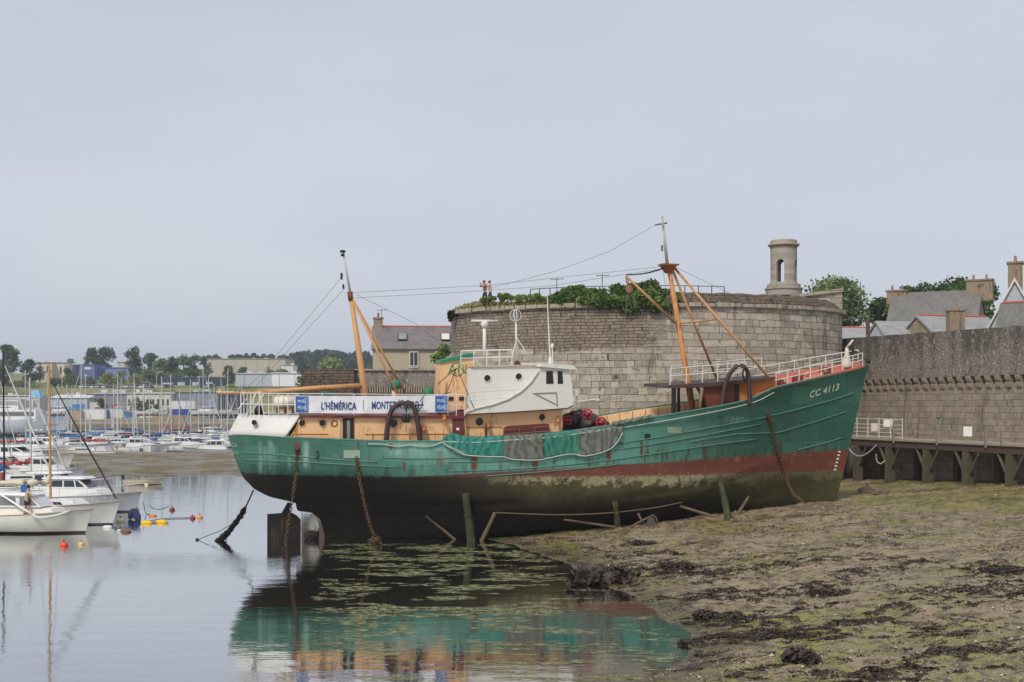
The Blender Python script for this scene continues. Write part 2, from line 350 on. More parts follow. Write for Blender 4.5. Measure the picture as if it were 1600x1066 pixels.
tag(mud, 'brown tidal mud streaked with green algae and dark weed', 'ground')

# water: calm harbour surface
t = NT('harbour_water'); g = t.nd('ShaderNodeNewGeometry').outputs['Position']
big = t.noise(t.scale(g, (.05, .09, 1)), 1.0, 3)
patch = t.ramp(big, .5, .62)
yy = t.sep(g)[1]; xx = t.sep(g)[0]
yw = t.math('ADD', yy, t.math('MULTIPLY', t.noise(t.scale(g, (.08, .08, 1)), 1.0, 4), 14)); cat = t.math('MULTIPLY', t.math('MULTIPLY', t.ramp(yw, 58, 65), t.ramp(yw, 72, 65)), t.ramp(xx, -6, -14))
rip = t.noise(t.scale(g, (1, 1.7, 1)), 3.2, 3, .5); swell = t.noise(t.scale(g, (.5, 1.2, 1)), .9, 2, .4); tiny = t.noise(g, 7, 2)
h = t.math('ADD', t.math('MULTIPLY', rip, t.math('ADD', .012, t.math('MULTIPLY', t.math('ADD', cat, t.math('MULTIPLY', patch, .12), True), .10))), t.math('MULTIPLY', swell, .05))
nb = t.bump(h, .5, .35)
gl = t.nd('ShaderNodeBsdfGlossy', None, Color=(.90, .91, .92), Roughness=.015, Normal=nb)
df = t.nd('ShaderNodeBsdfDiffuse', None, Color=lin((38, 38, 28)))
lw = t.nd('ShaderNodeLayerWeight', None, Blend=.5, Normal=nb).outputs['Facing']
fac = t.ramp(lw, .55, .95, .35, .93)
ms = t.nd('ShaderNodeMixShader', None, i0=fac, i1=df.outputs[0], i2=gl.outputs[0]); oo = t.nd('ShaderNodeOutputMaterial'); t.t.links.new(ms.outputs[0], oo.inputs[0])
mb = MB(); mb.quad((-1500, -60, 0), (1500, -60, 0), (1500, 700, 0), (-1500, 700, 0)); wa = mb.build('water', t.m, fix=False); tag(wa, 'still grey harbour water at low tide', 'water', kind='structure')
# deep floor under the water so the scene stays closed
# ---------------- algae scum floating on the water
def algae():
    vs = []; fs = []; n = 0; rg = random.Random(3)
    cand = 0
    while n < 15000 and cand < 300000:
        cand += 1
        if rg.random() < .78: px = rg.gauss(690, 130); py = 850+abs(rg.gauss(0, 70))
        else: px = rg.uniform(560, 1090); py = rg.uniform(880, 1064)
        if py > 1066 or px < 480: continue
        p = G(px, py); x, y = p.x, p.y
        if mud_h(x, y) > -.03: continue
        d = fbm(x*.42, y*.9, .9, 5)+.5*fbm(x*.7+9, y*1.3, 2.6, 3)
        lim = .12 if abs(px-680) < 190 and py < 985 else .27
        if px < 560: lim += .12
        if d < lim: continue
        r = rg.uniform(.03, .10)*(1.6 if rg.random() < .15 else 1); k = 6; o = len(vs); a0 = rg.random()*6
        for i in range(k):
            q = r*rg.uniform(.5, 1.2); vs.append((x+math.cos(a0+6.283*i/k)*q*2.2, y+math.sin(a0+6.283*i/k)*q*.8, .006+.002*rg.random()))
        fs.append(tuple(range(o, o+k))); n += 1
    m = MB(); m.v = vs; m.f = fs
    t = NT('algae_scum'); g = t.nd('ShaderNodeNewGeometry').outputs['Position']; nn = t.noise(g, 2.5, 4)
    pb = t.nd('ShaderNodeBsdfPrincipled', None, Base_Color=t.mix(nn, lin((98, 100, 62)), lin((164, 164, 118))), Roughness=.8); tr = t.nd('ShaderNodeBsdfTransparent')
    mk = t.ramp(t.math('ADD', t.math('MULTIPLY', t.noise(t.scale(g, (.6, 1, 1)), 26, 4, .7), .6), t.math('MULTIPLY', t.noise(g, 3, 3), .4)), .46, .58)
    ms_ = t.nd('ShaderNodeMixShader', None, i0=t.math('MULTIPLY', mk, .92), i1=tr.outputs[0], i2=pb.outputs[0]); oo_ = t.nd('ShaderNodeOutputMaterial'); t.t.links.new(ms_.outputs[0], oo_.inputs[0])
    o = m.build('floating_algae', t.m, fix=False); tag(o, 'pale green algae scum floating beside the hull', 'algae', kind='stuff')
algae()
# ---------------- seaweed and shells on the mud
def seaweed():
    pts = []; sz = []; rg = random.Random(5); n = 0
    while len(pts) < 60000 and n < 900000:
        n += 1
        if rg.random() < .7: px = rg.uniform(800, 1640); py = 770+300*rg.random()**.8
        else: px = rg.gauss(1150, 200); py = rg.uniform(850, 1000)
        Y = 7.0*F/(py-HY)
        x = (px-800)/F*Y; y = Y
        if y > 92: continue
        h = mud_h(x, y)
        # correct for the height of the mud
        Y2 = (CAMZ-h)*F/(py-HY); x = (px-800)/F*Y2; y = Y2; h = mud_h(x, y)
        if h < .02 or y > 92 or y < 26: continue
        d = .8*fbm(x*.6, y*1.0, .5, 5)+.8*fbm(x*.8, y*1.3, 2.1, 4)
        if rg.random() > sstep(-.12, .62, d): continue
        c = min(1, max(0, (d-.1)*1.3))
        pts.append((x, y, h+rg.random()*.05*(.25+c))); sz.append(rg.uniform(.03, .085)*(.7+.5*c))
    leaf_mesh('seaweed', pts, .1, .75, 1.8, plain('wrack', (70, 60, 53), .75, .25, .5, 1.2), None, sz)
    tag(bpy.data.objects['seaweed'], 'dark brown seaweed strewn over the mud flat', 'seaweed', kind='stuff')
seaweed()
def pebbles():
    m = MB(); rg = random.Random(15); n = 0
    while n < 5200:
        px = rg.uniform(790, 1640); py = 775+290*rg.random(); Y = (CAMZ-.8)*F/(py-HY)
        x = (px-800)/F*Y
        if Y > 92 or Y < 27: continue
        h = mud_h(x, Y)
        if h < .0 or fbm(x+70, Y, .8, 3) < -.05: continue
        r = rg.uniform(.012, .035)*(2.2 if rg.random() < .06 else 1); c = Vector((x, Y, h+r*.3)); j = lambda: rg.uniform(.6, 1.3)*r
        m.add([c+Vector((j(), 0, 0)), c+Vector((0, j(), 0)), c+Vector((-j(), 0, 0)), c+Vector((0, -j(), 0)), c+Vector((0, 0, j()*.8)), c+Vector((0, 0, -r))], [(0, 1, 4), (1, 2, 4), (2, 3, 4), (3, 0, 4), (1, 0, 5), (2, 1, 5), (3, 2, 5), (0, 3, 5)]); n += 1
    t = NT('shore_pebbles'); g = t.nd('ShaderNodeNewGeometry').outputs['Position']; a = t.noise(g, 9, 2)
    tag(m.build('pebbles', t.out(t.mix(t.ramp(a, .35, .65), lin((60, 52, 44)), lin((186, 174, 152))), .7), fix=False), 'small stones and shells strewn over the mud', 'pebbles', kind='stuff')
pebbles()
def clump(px, py, wpx, hpx, label):
    Y = CAMZ*F/(py-HY)
    for _ in range(5):
        h = max(0, mud_h((px-800)/F*Y, Y)); Y = (CAMZ-h)*F/(py-HY)
    s = Y/F; c = ((px-800)*s, Y, h); w_, h_ = wpx*s, hpx*s; rg = random.Random(int(px))
    t = thing('seaweed_clump', label, 'seaweed', c, 0, 'seaweed heaps on the mud')
    cs = [((rg.uniform(-.4, .4)*w_, rg.uniform(-.3, .3)*w_*.6, h_*rg.uniform(.15, .4)), (w_*.24, w_*.22, h_*rg.uniform(.4, .65))) for _ in range(7)]
    leaf_mesh('fronds', blob_pts(cs, 900, .3), max(.08, h_*.28), .3, 2.0, plain('wrack', ()), t)
for a in [(930, 912, 110, 30, 'largest dark seaweed heap at the edge of the pool'), (1248, 1036, 66, 24, 'dark seaweed heap alone on green mud near the bottom edge'),
          (1060, 888, 60, 12, 'low seaweed heap up the mud beyond the big one'), (1300, 930, 80, 12, 'flat seaweed heap in the middle of the mud'),
          (1000, 852, 50, 8, 'small seaweed heap below the rusty anchor'), (1560, 895, 60, 10, 'flat seaweed heap at the right edge of the mud'), (1120, 965, 70, 14, 'ragged seaweed heap just right of the pool'),
          (1075, 1008, 44, 9, 'small seaweed heap at the pool corner')]: clump(*a)
# ================================================================ the trawler
SHIP = thing('fishing_trawler', 'old green and orange fishing trawler aground beside the fort', 'fishing boat', (1.8, 72, 0), R(10))
SHIP.rotation_mode = 'XYZ'
MSH = Matrix.Translation((1.8, 72, 0)) @ Matrix.Rotation(R(10), 4, 'Z') @ Matrix.Rotation(R(2.0), 4, 'X')
SHIP.rotation_euler = MSH.to_euler('XYZ'); MSI = MSH.inverted()
CL = MSI @ CAMP
def S(px, py, v=0.0):
    "ship-local point on the plane v seen at photo pixel"
    d = MSI.to_3x3() @ ray(px, py); k = (v-CL.y)/d.y; return CL+d*k
def depth(p): return (MSH @ Vector(p)).y
U0 = S(356, 681).x; U1 = S(1358, 570).x
def bdeck(s):
    if s < .30: return 3.75*max(0, 1-(1-s/.30)**2.7)**.46
    if s < .52: return 3.75
    return 3.75*max(0, 1-((s-.52)/.48)**2.2)**.92
_deck = [(356, 681), (372, 680), (400, 681), (450, 684), (500, 686), (550, 688), (600, 690), (650, 690.5), (700, 690), (760, 687), (820, 683), (870, 678), (910, 673), (950, 666.5), (1000, 657), (1040, 649.5), (1080, 643), (1120, 636), (1150, 630), (1175, 623), (1192, 615), (1206, 608.5), (1220, 604), (1260, 595), (1300, 585), (1335, 576.5), (1358, 570)]
DECK = []
for px, py in _deck:
    s = (S(px, py, -2).x-U0)/(U1-U0)
    for _ in range(6):
        q = S(px, py, -bdeck(min(1, max(0, s)))); s = min(1, max(0, (q.x-U0)/(U1-U0)))
    DECK.append((s, q.z))
DECK = sorted(DECK); DECK = [d for i, d in enumerate(DECK) if i == 0 or d[0] > DECK[i-1][0]+1e-4]
def wdeck(s): return curve(DECK, s)
WKB = S(1299, 784).z
def wkeel(s): return lerp(-.75, WKB, max(0, s)**2.0)
def prof(pl, s):
    o = []
    for px, py in pl:
        q = S(px, py); h = (wdeck(s)-q.z)/(wdeck(s)-wkeel(s)); o.append((h, q.x))
    o.sort(); return o
STEM = prof([(1358, 570), (1350, 596), (1340, 638), (1328, 690), (1319, 727), (1309, 765), (1303, 778), (1293, 784)], 1)
STERN = prof([(356, 681), (363, 705), (371, 730), (381, 750), (397, 766), (420, 777.5), (446, 783), (462, 786.5), (464, 799), (487, 802), (500, 812), (506, 832), (509, 850)], 0)
def umin(h): return np.interp(h, [a for a, b in STERN], [b for a, b in STERN])
def umax(h): return curve(STEM, h)
def half(s, h):
    b = bdeck(s)
    if h < .5: m = 1-.02*h
    else:
        x = (h-.5)/.5; m = max(.0, 1-x**2.3)**.62*(.99)
    aft = lerp(1-sstep(.18, .72, h)*.93, 1, sstep(.0, .42, s))
    g = sstep(.46, 1.0, s); fore = 1-g*(.80*min(1, h*1.18)**.8)
    fore = max(.04, fore)
    return max(.05 if 0 < s < 1 else .015, b*m*aft*fore) if h > .85 else max(.015, b*m*aft*fore)
NS, NH = 340, 60
HS = [.5-.5*math.cos(math.pi*i/NS)*(1) for i in range(NS+1)]; HS = [lerp(i/NS, c, .45) for i, c in enumerate(HS)]
HH = [i/NH for i in range(NH+1)]
def hullp(s, h, sg=-1):
    a, b = umin(h), umax(h); u = a+(b-a)*s; sd = min(1, max(0, (u-U0)/(U1-U0)))
    return Vector((u, sg*half(s, h), lerp(wdeck(sd), wkeel(sd), h)))
hm = MB()
for sg in (-1, 1):
    rows = [[hullp(s, h, sg) for s in HS] for h in HH]
    if sg > 0: rows = [r[::-1] for r in rows]
    hm.grid(rows)
hm.quad(*[hullp(s, 1, sg) for s, sg in ((0, -1), (1, -1), (1, 1), (0, 1))])
BV = BVHTree.FromPolygons([Vector(v) for v in hm.v], hm.f)
def hit(px, py, off=.0):
    d = (MSI.to_3x3() @ ray(px, py)).normalized(); p, n, i, ds = BV.ray_cast(CL, d)
    if p is None: return None
    if n.dot(d) > 0: n = -n
    return p+n*off
def hitn(px, py):
    d = (MSI.to_3x3() @ ray(px, py)).normalized(); p, n, i, ds = BV.ray_cast(CL, d)
    if n.dot(d) > 0: n = -n
    return p, n
# paint lines: green over red boundary, fitted in local (u,w); stains kept as a vertex attribute
gl_ = [hit(x, y) for x, y in ((430, 757), (480, 750), (600, 746), (700, 744), (800, 738), (900, 732), (960, 727.5), (1100, 716.5), (1200, 711), (1310, 703.5))]
GP = np.polyfit([p.x for p in gl_], [p.z for p in gl_], 3)
wl_ = [hit(x, y) for x, y in ((600, 748), (860, 741), (1000, 740), (1150, 739), (1300, 738.5))]
WP = np.polyfit([p.x for p in wl_], [p.z for p in wl_], 1)
def pxof(p):
    q = MSH @ Vector(p); return 800+F*q.x/q.y, HY-(q.z-CAMZ)*F/q.y
PAT = [(465, 690, 735, 5, 1.0), (562, 720, 760, 3, .8), (478, 690, 702, 6, .4), (575, 708, 742, 20, .45), (610, 692, 708, 7, .7), (632, 722, 745, 4, .9), (688, 704, 745, 12, .6), (740, 712, 748, 7, .9), (705, 716, 745, 4, .7), (722, 716, 745, 3, .6), (836, 718, 742, 8, .9), (784, 720, 742, 5, .5), (852, 716, 730, 4, .6), (951, 700, 726, 4, 1.0), (1002, 690, 725, 4, .9), (1012, 690, 722, 3, .7), (966, 695, 712, 3, .5), (530, 707, 722, 10, .5), (512, 700, 720, 3, .5), (880, 705, 735, 6, .4), (910, 712, 735, 5, .45), (1200, 650, 672, 5, .8), (1126, 660, 672, 4, .6), (1063, 685, 710, 8, .3), (1045, 682, 712, 3, .35), (655, 692, 715, 4, .5), (760, 738, 750, 60, .5), (900, 736, 744, 80, .35), (1240, 650, 740, 20, .12), (1265, 690, 735, 14, .2), (648, 700, 744, 3, .5), (667, 712, 744, 4, .6), (540, 724, 748, 16, .3)]
PALE = [(422, 690, 735, 3, .5), (407, 690, 745, 2.5, .45), (428, 695, 750, 2, .35), (478, 690, 735, 4, .5), (414, 700, 742, 2, .4), (452, 715, 735, 2, .3), (620, 692, 716, 14, .45), (655, 692, 718, 16, .5), (690, 700, 722, 12, .45), (820, 700, 738, 60, .12), (1090, 660, 700, 40, .10), (1150, 652, 663, 18, .35)]
rust = []; pale = []
for v in hm.v:
    a = b = 0
    if v[1] < 0:
        x, y = pxof(v)
        for (cx, y0, y1, wd, am) in PAT:
            if y0-4 < y < y1+6 and abs(x-cx) < wd*2: a = max(a, am*.85*math.exp(-((x-cx)/wd)**2)*sstep(y0-3, y0+2, y)*(1-sstep(lerp(y0, y1, .4), y1+5, y)*.9))
        for (cx, y0, y1, wd, am) in PALE:
            if y0-4 < y < y1+6 and abs(x-cx) < wd*2: b = max(b, am*math.exp(-((x-cx)/wd)**2)*sstep(y0-3, y0+3, y)*(1-sstep(y1-10, y1+4, y)*.9))
    rust.append(a); pale.append(b)
t = NT('hull_paint'); o = t.obj(); u, v_, wz = t.sep(o)
st = t.scale(o, (2.2, 2.2, .35)); nst = t.noise(st, 1.6, 5, .65); n1 = t.noise(o, .45, 4, .6); n2 = t.noise(o, 2.4, 5, .65); n3 = t.noise(o, 9, 4, .7)
def poly(c):
    r = c[0]
    for k in c[1:]: r = t.math('ADD', t.math('MULTIPLY', r, u), float(k))
    return r
up_gr = t.math('SUBTRACT', wz, poly([float(c) for c in GP])); up_wl = t.math('SUBTRACT', wz, poly([float(c) for c in WP]))
um = (S(850, 690, -3.7).x, S(1190, 650, -3).x, S(520, 690, -3.5).x, S(680, 690, -3.7).x)
teal = t.math('MULTIPLY', t.ramp(u, um[0]+3, um[1]+1, 1, 0), t.ramp(u, um[2], um[3], 0, 1))
teal = t.math('ADD', t.math('MULTIPLY', teal, .8), t.math('MULTIPLY', t.math('SUBTRACT', n1, .5), .7), True)
green = t.mix(teal, lin((40, 84, 70)), lin((96, 150, 136)))
green = t.mix(t.math('MULTIPLY', t.ramp(nst, .45, .75), .45), green, lin((40, 84, 66)))
green = t.mix(t.math('MULTIPLY', t.ramp(n2, .6, .72), .35), green, lin((120, 165, 148)))
br = t.nd('ShaderNodeTexBrick', {'offset': .37}, Vector=t.nd('ShaderNodeCombineXYZ', i0=u, i1=wz).outputs[0], Color1=(.35, .35, .35), Color2=(.65, .65, .65), Mortar=(0, 0, 0), Scale=1.0)
br.inputs['Brick Width'].default_value = 2.3; br.inputs['Row Height'].default_value = 1.05; br.inputs['Mortar Size'].default_value = .012
pt = t.nd('ShaderNodeSeparateColor', i0=br.outputs[0]).outputs[0]
green = t.mix(t.math('MULTIPLY', t.math('SUBTRACT', pt, .3, True), .75), green, lin((96, 158, 138)))
green = t.mix(t.math('MULTIPLY', br.outputs[1], .5), green, lin((38, 62, 50)))
at_p = t.attr('pale')[2]; at_r = t.attr('rust')[2]
green = t.mix(t.math('MULTIPLY', at_p, t.math('ADD', .4, t.ramp(nst, .4, .6)), True), green, lin((160, 190, 178)))
green = t.mix(t.math('MULTIPLY', t.ramp(up_gr, .9, .0), t.math('MULTIPLY', t.ramp(nst, .42, .62), .55)), green, lin((62, 52, 38)))
red = t.mix(nst, lin((84, 48, 40)), lin((128, 74, 60)))
red = t.mix(t.ramp(n2, .55, .72), red, lin((142, 96, 78)))
edge = t.math('ADD', up_gr, t.math('MULTIPLY', t.math('SUBTRACT', nst, .5), .30))
aft = t.ramp(u, S(980, 735, -3.7).x, S(780, 740, -3.7).x, 0, 1)
red = t.mix(t.math('MULTIPLY', aft, t.ramp(t.math('ADD', t.math('MULTIPLY', nst, .6), t.math('MULTIPLY', n2, .4)), .42, .54)), red, t.mix(n3, lin((42, 32, 24)), lin((88, 60, 42))))
red = t.mix(t.math('MULTIPLY', t.ramp(nst, .55, .7), .5), red, lin((92, 74, 58)))
col = t.mix(t.ramp(edge, -.05, .06), red, green)
col = t.mix(t.math('MULTIPLY', t.ramp(t.math('ADD', t.math('MULTIPLY', at_r, 1.1), t.math('MULTIPLY', t.math('SUBTRACT', nst, .5), .9)), .3, .75), t.ramp(at_r, 0.02, .2)), col, t.mix(n3, lin((70, 42, 28)), lin((124, 78, 50))))
grn2 = t.math('MULTIPLY', t.ramp(nst, .57, .66), t.ramp(t.math('ADD', n1, t.math('MULTIPLY', t.ramp(up_gr, 1.6, .1), .12)), .42, .62)); col = t.mix(t.math('MULTIPLY', grn2, .7), col, lin((88, 58, 40)))
# tide line: pale barnacle band, green weed, black bottom
cream = t.mix(n3, lin((112, 104, 80)), lin((170, 160, 128)))
weed = t.mix(n2, lin((36, 34, 17)), lin((84, 79, 42)))
black = t.mix(n2, lin((14, 12, 9)), lin((44, 33, 23)))
fw = t.ramp(u, S(700, 745, -3.7).x, S(880, 745, -3.7).x)
depthw = t.math('SUBTRACT', 0.0, up_wl)
cm = t.math('MULTIPLY', fw, t.ramp(t.math('ADD', depthw, t.math('ADD', t.math('MULTIPLY', t.math('SUBTRACT', n2, .5), 1.8), t.math('MULTIPLY', t.math('SUBTRACT', n1, .5), 1.6))), .25, .62, .9, 0))
cm = t.math('MULTIPLY', cm, t.ramp(t.math('ADD', t.math('MULTIPLY', n2, .5), t.math('MULTIPLY', n3, .5)), .60, .50))
cm = t.math('MULTIPLY', cm, t.ramp(u, S(1060, 745, -3.4).x, S(1200, 745, -2.4).x, 1, .3))
wm = t.math('MULTIPLY', t.math('ADD', .12, t.math('MULTIPLY', fw, .9)), t.ramp(t.math('ADD', depthw, t.math('MULTIPLY', t.math('SUBTRACT', n1, .5), 2.6)), .5, 2.0, 1, .0), True); wm = t.math('ADD', wm, t.math('MULTIPLY', t.ramp(u, S(1080, 745, -3.4).x, S(1230, 745, -2.0).x), t.ramp(depthw, 2.6, 1.2, 0, .8)), True)
low = t.mix(wm, black, weed); low = t.mix(cm, low, cream)
low = t.mix(t.math('MULTIPLY', t.ramp(nst, .62, .72), .5), low, lin((72, 50, 34)))
col = t.mix(t.ramp(t.math('ADD', up_wl, t.math('ADD', t.math('MULTIPLY', t.math('SUBTRACT', n3, .5), .2), t.math('MULTIPLY', t.math('SUBTRACT', n2, .5), .35))), -.1, .06), low, col)
rough = t.math('ADD', .5, t.math('MULTIPLY', t.ramp(up_wl, .1, -.1), .35))
hullm = t.out(col, rough, t.bump(t.math('ADD', t.math('MULTIPLY', t.noise(o, .9, 2), 1.6), t.math('ADD', t.math('MULTIPLY', n3, t.ramp(up_wl, .05, -.3, .04, .5)), t.math('MULTIPLY', br.outputs[1], -.08))), .5, .06), spec=.35)
hull = hm.build('hull', hullm, SHIP, smooth=True, fix=False)
for nm, dat in (('rust', rust), ('pale', pale)):
    a = hull.data.attributes.new(nm, 'FLOAT', 'POINT'); a.data.foreach_set('value', dat)

orange = paint('orange_paint', (222, 181, 133), .6, .12, .8, (144, 86, 52), .5)
orange2 = paint('mast_orange', (186, 142, 94), .6, .2, 1.2, (130, 76, 42), .45)
white = paint('white_paint', (206, 203, 195), .5, .07, .7, (142, 104, 74), .12)
whitest = paint('stern_white', (200, 199, 192), .5, .08, .5, (150, 130, 104), .10)
railw = plain('rail_white', (206, 204, 198), .45); redbr = paint('deck_red', (104, 44, 40), .55, .15, 1.0, (60, 34, 28), .3)
salmon = paint('salmon_deck', (186, 112, 96), .6, .14, 1.0, (110, 52, 40), .3)
dark = plain('dark_iron', (44, 37, 34), .6); brown = paint('rusty_brown', (66, 48, 42), .65, .25, 2, (112, 66, 40), .4)
glass = plain('dark_glass', (22, 24, 26), .15, .5); gcap = plain('cap_green', (36, 120, 84), .55); wire = plain('wire_grey', (112, 108, 108), .6)
rope = plain('pale_rope', (172, 178, 168), .8); rustc = plain('chain_rust', (92, 72, 54), .85, .2, .4, 4); pipeblk = plain('black_iron', (30, 27, 26), .6)
grey = plain('grey_deck', (110, 104, 96), .8)

def part(m, name, mat, smooth=False, parent=None): return m.build(name, mat, parent or SHIP, smooth)
def poly(pl, v): return [(lambda q: (q.x, q.z))(S(x, y, v)) for x, y in pl]
def side(pl, v0, v1=None, name='panel', mat=None, m=None, parent=None):
    m2 = m or MB(); m2.prism(poly(pl, v0), v0, -v0 if v1 is None else v1)
    return part(m2, name, mat, parent=parent) if m is None else None
def rect(x0, y0, x1, y1): return [(x0, y1), (x1, y1), (x1, y0), (x0, y0)]
def tubepx(pl, v, r, name=None, mat=None, n=7, sm=0, m=None):
    vs = v if isinstance(v, (list, tuple)) else [v]*len(pl)
    pts = [S(x, y, vv) for (x, y), vv in zip(pl, vs)]
    if sm: pts = smooth_path(pts, sm)
    k = m or MB(); k.tube(pts, r if not (isinstance(r, (list, tuple)) and sm) else [lerp(r[0], r[-1], i/sm) for i in range(sm+1)], n)
    return part(k, name, mat, True) if m is None else None

# decks and bulwark lining
m = MB(); rows = []
for sg in (-1, 1):
    rr = [[], []]
    for i in range(60):
        s = lerp(.03, .832, i/59); z = wdeck(s); hd = 1.05/(z-wkeel(s)); p = hullp(s, 0, sg); q = hullp(s, hd, sg)
        rr[0].append((p.x, p.y-sg*.08, z-.01)); rr[1].append((q.x, q.y*.97-sg*.12, q.z))
    m.grid(rr)
    for i in range(26):
        s = lerp(.3, .825, i/25); z = wdeck(s); p = hullp(s, 0, sg); q = hullp(s, 1.0/(z-wkeel(s)), sg); m.tube([p+Vector((0, -sg*.14, -.03)), q+Vector((0, -sg*.2, 0))], .06, 4)
part(m, 'bulwark_lining', orange)
m = MB(); m.grid([[(lambda q: (q.x, k*max(.05, abs(q.y)-.12), q.z))(hullp(s, 1.04/(wdeck(s)-wkeel(s)))) for s in [lerp(.03, .86, i/50) for i in range(51)]] for k in (-1, -.5, 0, .5, 1)])
part(m, 'main_deck', grey)
m = MB()
for sg in (-1, 1):
    m.tube([hullp(s, 0, sg)+Vector((0, -sg*.03, .02)) for s in [i/120 for i in range(1, 120)]], .055, 6)
part(m, 'bulwark_cap', paint('cap_paint', (70, 118, 104), .6, .2, 1, (150, 160, 140), .3), True)

# rubbing strakes and seams welded along the plating
STR = [[(377, 706), (430, 710), (480, 714), (540, 719), (600, 723)], [(600, 715), (650, 717), (700, 716), (740, 715)], [(383, 718), (430, 720), (480, 722), (560, 727), (640, 731)],
       [(700, 722), (760, 722), (820, 719), (880, 714), (960, 703), (1020, 694), (1080, 684), (1140, 672), (1200, 660)],
       [(700, 736), (760, 735), (820, 732), (880, 727), (960, 718), (1040, 706), (1120, 694), (1198, 684)],
       [(960, 694), (1040, 681), (1110, 668), (1180, 655), (1240, 641), (1300, 625), (1340, 612)],
       [(1080, 690), (1150, 678), (1215, 676), (1270, 660), (1333, 640)], [(1246, 703), (1290, 692), (1321, 682)],
       [(760, 744), (840, 738), (920, 731), (980, 724)]]
m = MB()
for pl in STR:
    pts = [hit(x, y, .02) for x, y in smooth_px(pl)] if False else [hit(lerp(pl[i][0], pl[i+1][0], k/6), lerp(pl[i][1], pl[i+1][1], k/6), .02) for i in range(len(pl)-1) for k in range(6)]
    m.tube([p for p in pts if p], .03, 5)
strk = part(m, 'rubbing_strake', paint('strake_paint', (86, 132, 116), .55, .25, 1.2, (110, 84, 60), .45), True)

m = MB(); pts = [hit(x, y, .12) for x, y in ((776, 799), (820, 801), (880, 802.5), (940, 800), (990, 795.5), (1030, 790), (1064, 783))]
m.tube(smooth_path(pts, 30), .042, 6); part(m, 'bilge_keel', paint('bilge_rust', (98, 82, 62), .8, .3, 2, (60, 50, 30), .5), True)
# inset plates, scupper, hawse openings
def hpatch(x0, y0, x1, y1, off, n=4): return [[hit(lerp(x0, x1, i/n), lerp(y0, y1, j/n), off) for i in range(n+1)] for j in range(n+1)]
pp = paint('plate_pale', (140, 160, 138), .6, .18, 2, (110, 90, 60), .4)
for r_ in ((537, 703, 563, 716), (1042, 667, 1064, 677), (1060, 667, 1064, 677)):
    m = MB(); g0 = hpatch(*r_, .05); m.grid(g0); part(m, 'hull_plate', pp)
for r_ in ((1007, 678, 1016, 687), ):
    m = MB(); m.grid(hpatch(*r_, .02)); part(m, 'scupper', pipeblk)
m = MB()
for x, y in ((465, 702), (496, 706), (496, 714), (1199, 648), (970, 692), (1124, 650), (736, 712)):
    p, n = hitn(x, y); m = MB(); m.tube([p-n*.05, p+n*.14], .13 if x in (465, 1199) else .07, 8); part(m, 'hawse_fitting', brown, True)
# draught marks near the stem
for i in range(6):
    y = 706+i*5.6; m = MB(); x = 1311.5-(y-706)*.24
    m.grid(hpatch(x-2.2, y-1.4, x+1.8, y+1.0, .02, 1)); part(m, 'draught_mark', plain('mark_white', (215, 215, 205), .6))
# lettering painted on the plating, each glyph shape laid on the hull surface
def hull_text(txt, x0, y0, x1, y1, hpx, mat, shear=.25, off=.02, bold=.02, fn=None):
    "baseline from (x0,y0) to (x1,y1) in photo pixels"
    vs, fs, bb = text_mesh(txt, shear, bold); out = []
    for a, b, c in vs:
        k = (a-bb[0])/(bb[1]-bb[0]); hh = (b-bb[2])/(bb[3]-bb[2])*hpx
        out.append((fn or (lambda x, y: hit(x, y, off)))(lerp(x0, x1, k), lerp(y0, y1, k)-hh))
    m = MB(); m.add(out, fs); return m
ltr = plain('letter_white', (205, 206, 188), .6)
part(hull_text('CC 4113', 1265, 622, 1311, 609, 10.5, ltr), 'lettering', ltr)
def stern_pt(x, y):
    return hit(x, y, .03) or S(x, y, -.4)
ltr2 = plain('letter_faded', (146, 172, 162), .7)
for (txt, x0, x1, y) in (('ICA', 361.5, 371, 698.5), ('AU', 365, 373.5, 709.8)):
    part(hull_text(txt, x0, y-.6, x1, y, 6, ltr2, 0, fn=stern_pt), 'lettering', ltr2)

# white stern bulwark (raised poop, leaning inward)
m = MB(); N = 46; SB = (hit(446, 684.5).x-U0)/(U1-U0); UT0 = S(374, 647).x; UT1 = S(470, 650, -3.0).x; ZT0 = S(374, 647).z; ZT1 = S(470, 650, -3.0).z
for sg in (-1, 1):
    rows = [[], [], [], [], []]
    for i in range(N+1):
        k = (i/N)**1.5; p = hullp(SB*k, 0, sg); kk = (p.x-U0)/(SB*(U1-U0)); q = Vector((lerp(UT0, UT1, max(0, kk)), p.y*.90, lerp(ZT0, ZT1, max(0, kk))))
        for j in range(5): rows[j].append((p+Vector((0, 0, .02))).lerp(q, j/4))
    m.grid(rows if sg < 0 else [r[::-1] for r in rows])
sb = part(m, 'stern_bulwark', whitest, True); sm = sb.modifiers.new('s', 'SOLIDIFY'); sm.thickness = .06; sm.offset = 0
m = MB(); m.grid([[(lerp(UT0, UT1, k)+.05, lerp(-.86, .86, j/8)*bdeck(SB*max(.01, k)), lerp(ZT0, ZT1, k)-.12) for k in [i/14 for i in range(15)]] for j in range(9)])
part(m, 'poop_deck', grey)
m = MB(); p = S(397, 660, -2.15); m.lathe((p.x, p.y, p.z), [(.13, -.12), (.13, .5), (.02, .5)], 14, 'Y'); part(m, 'porthole', glass)

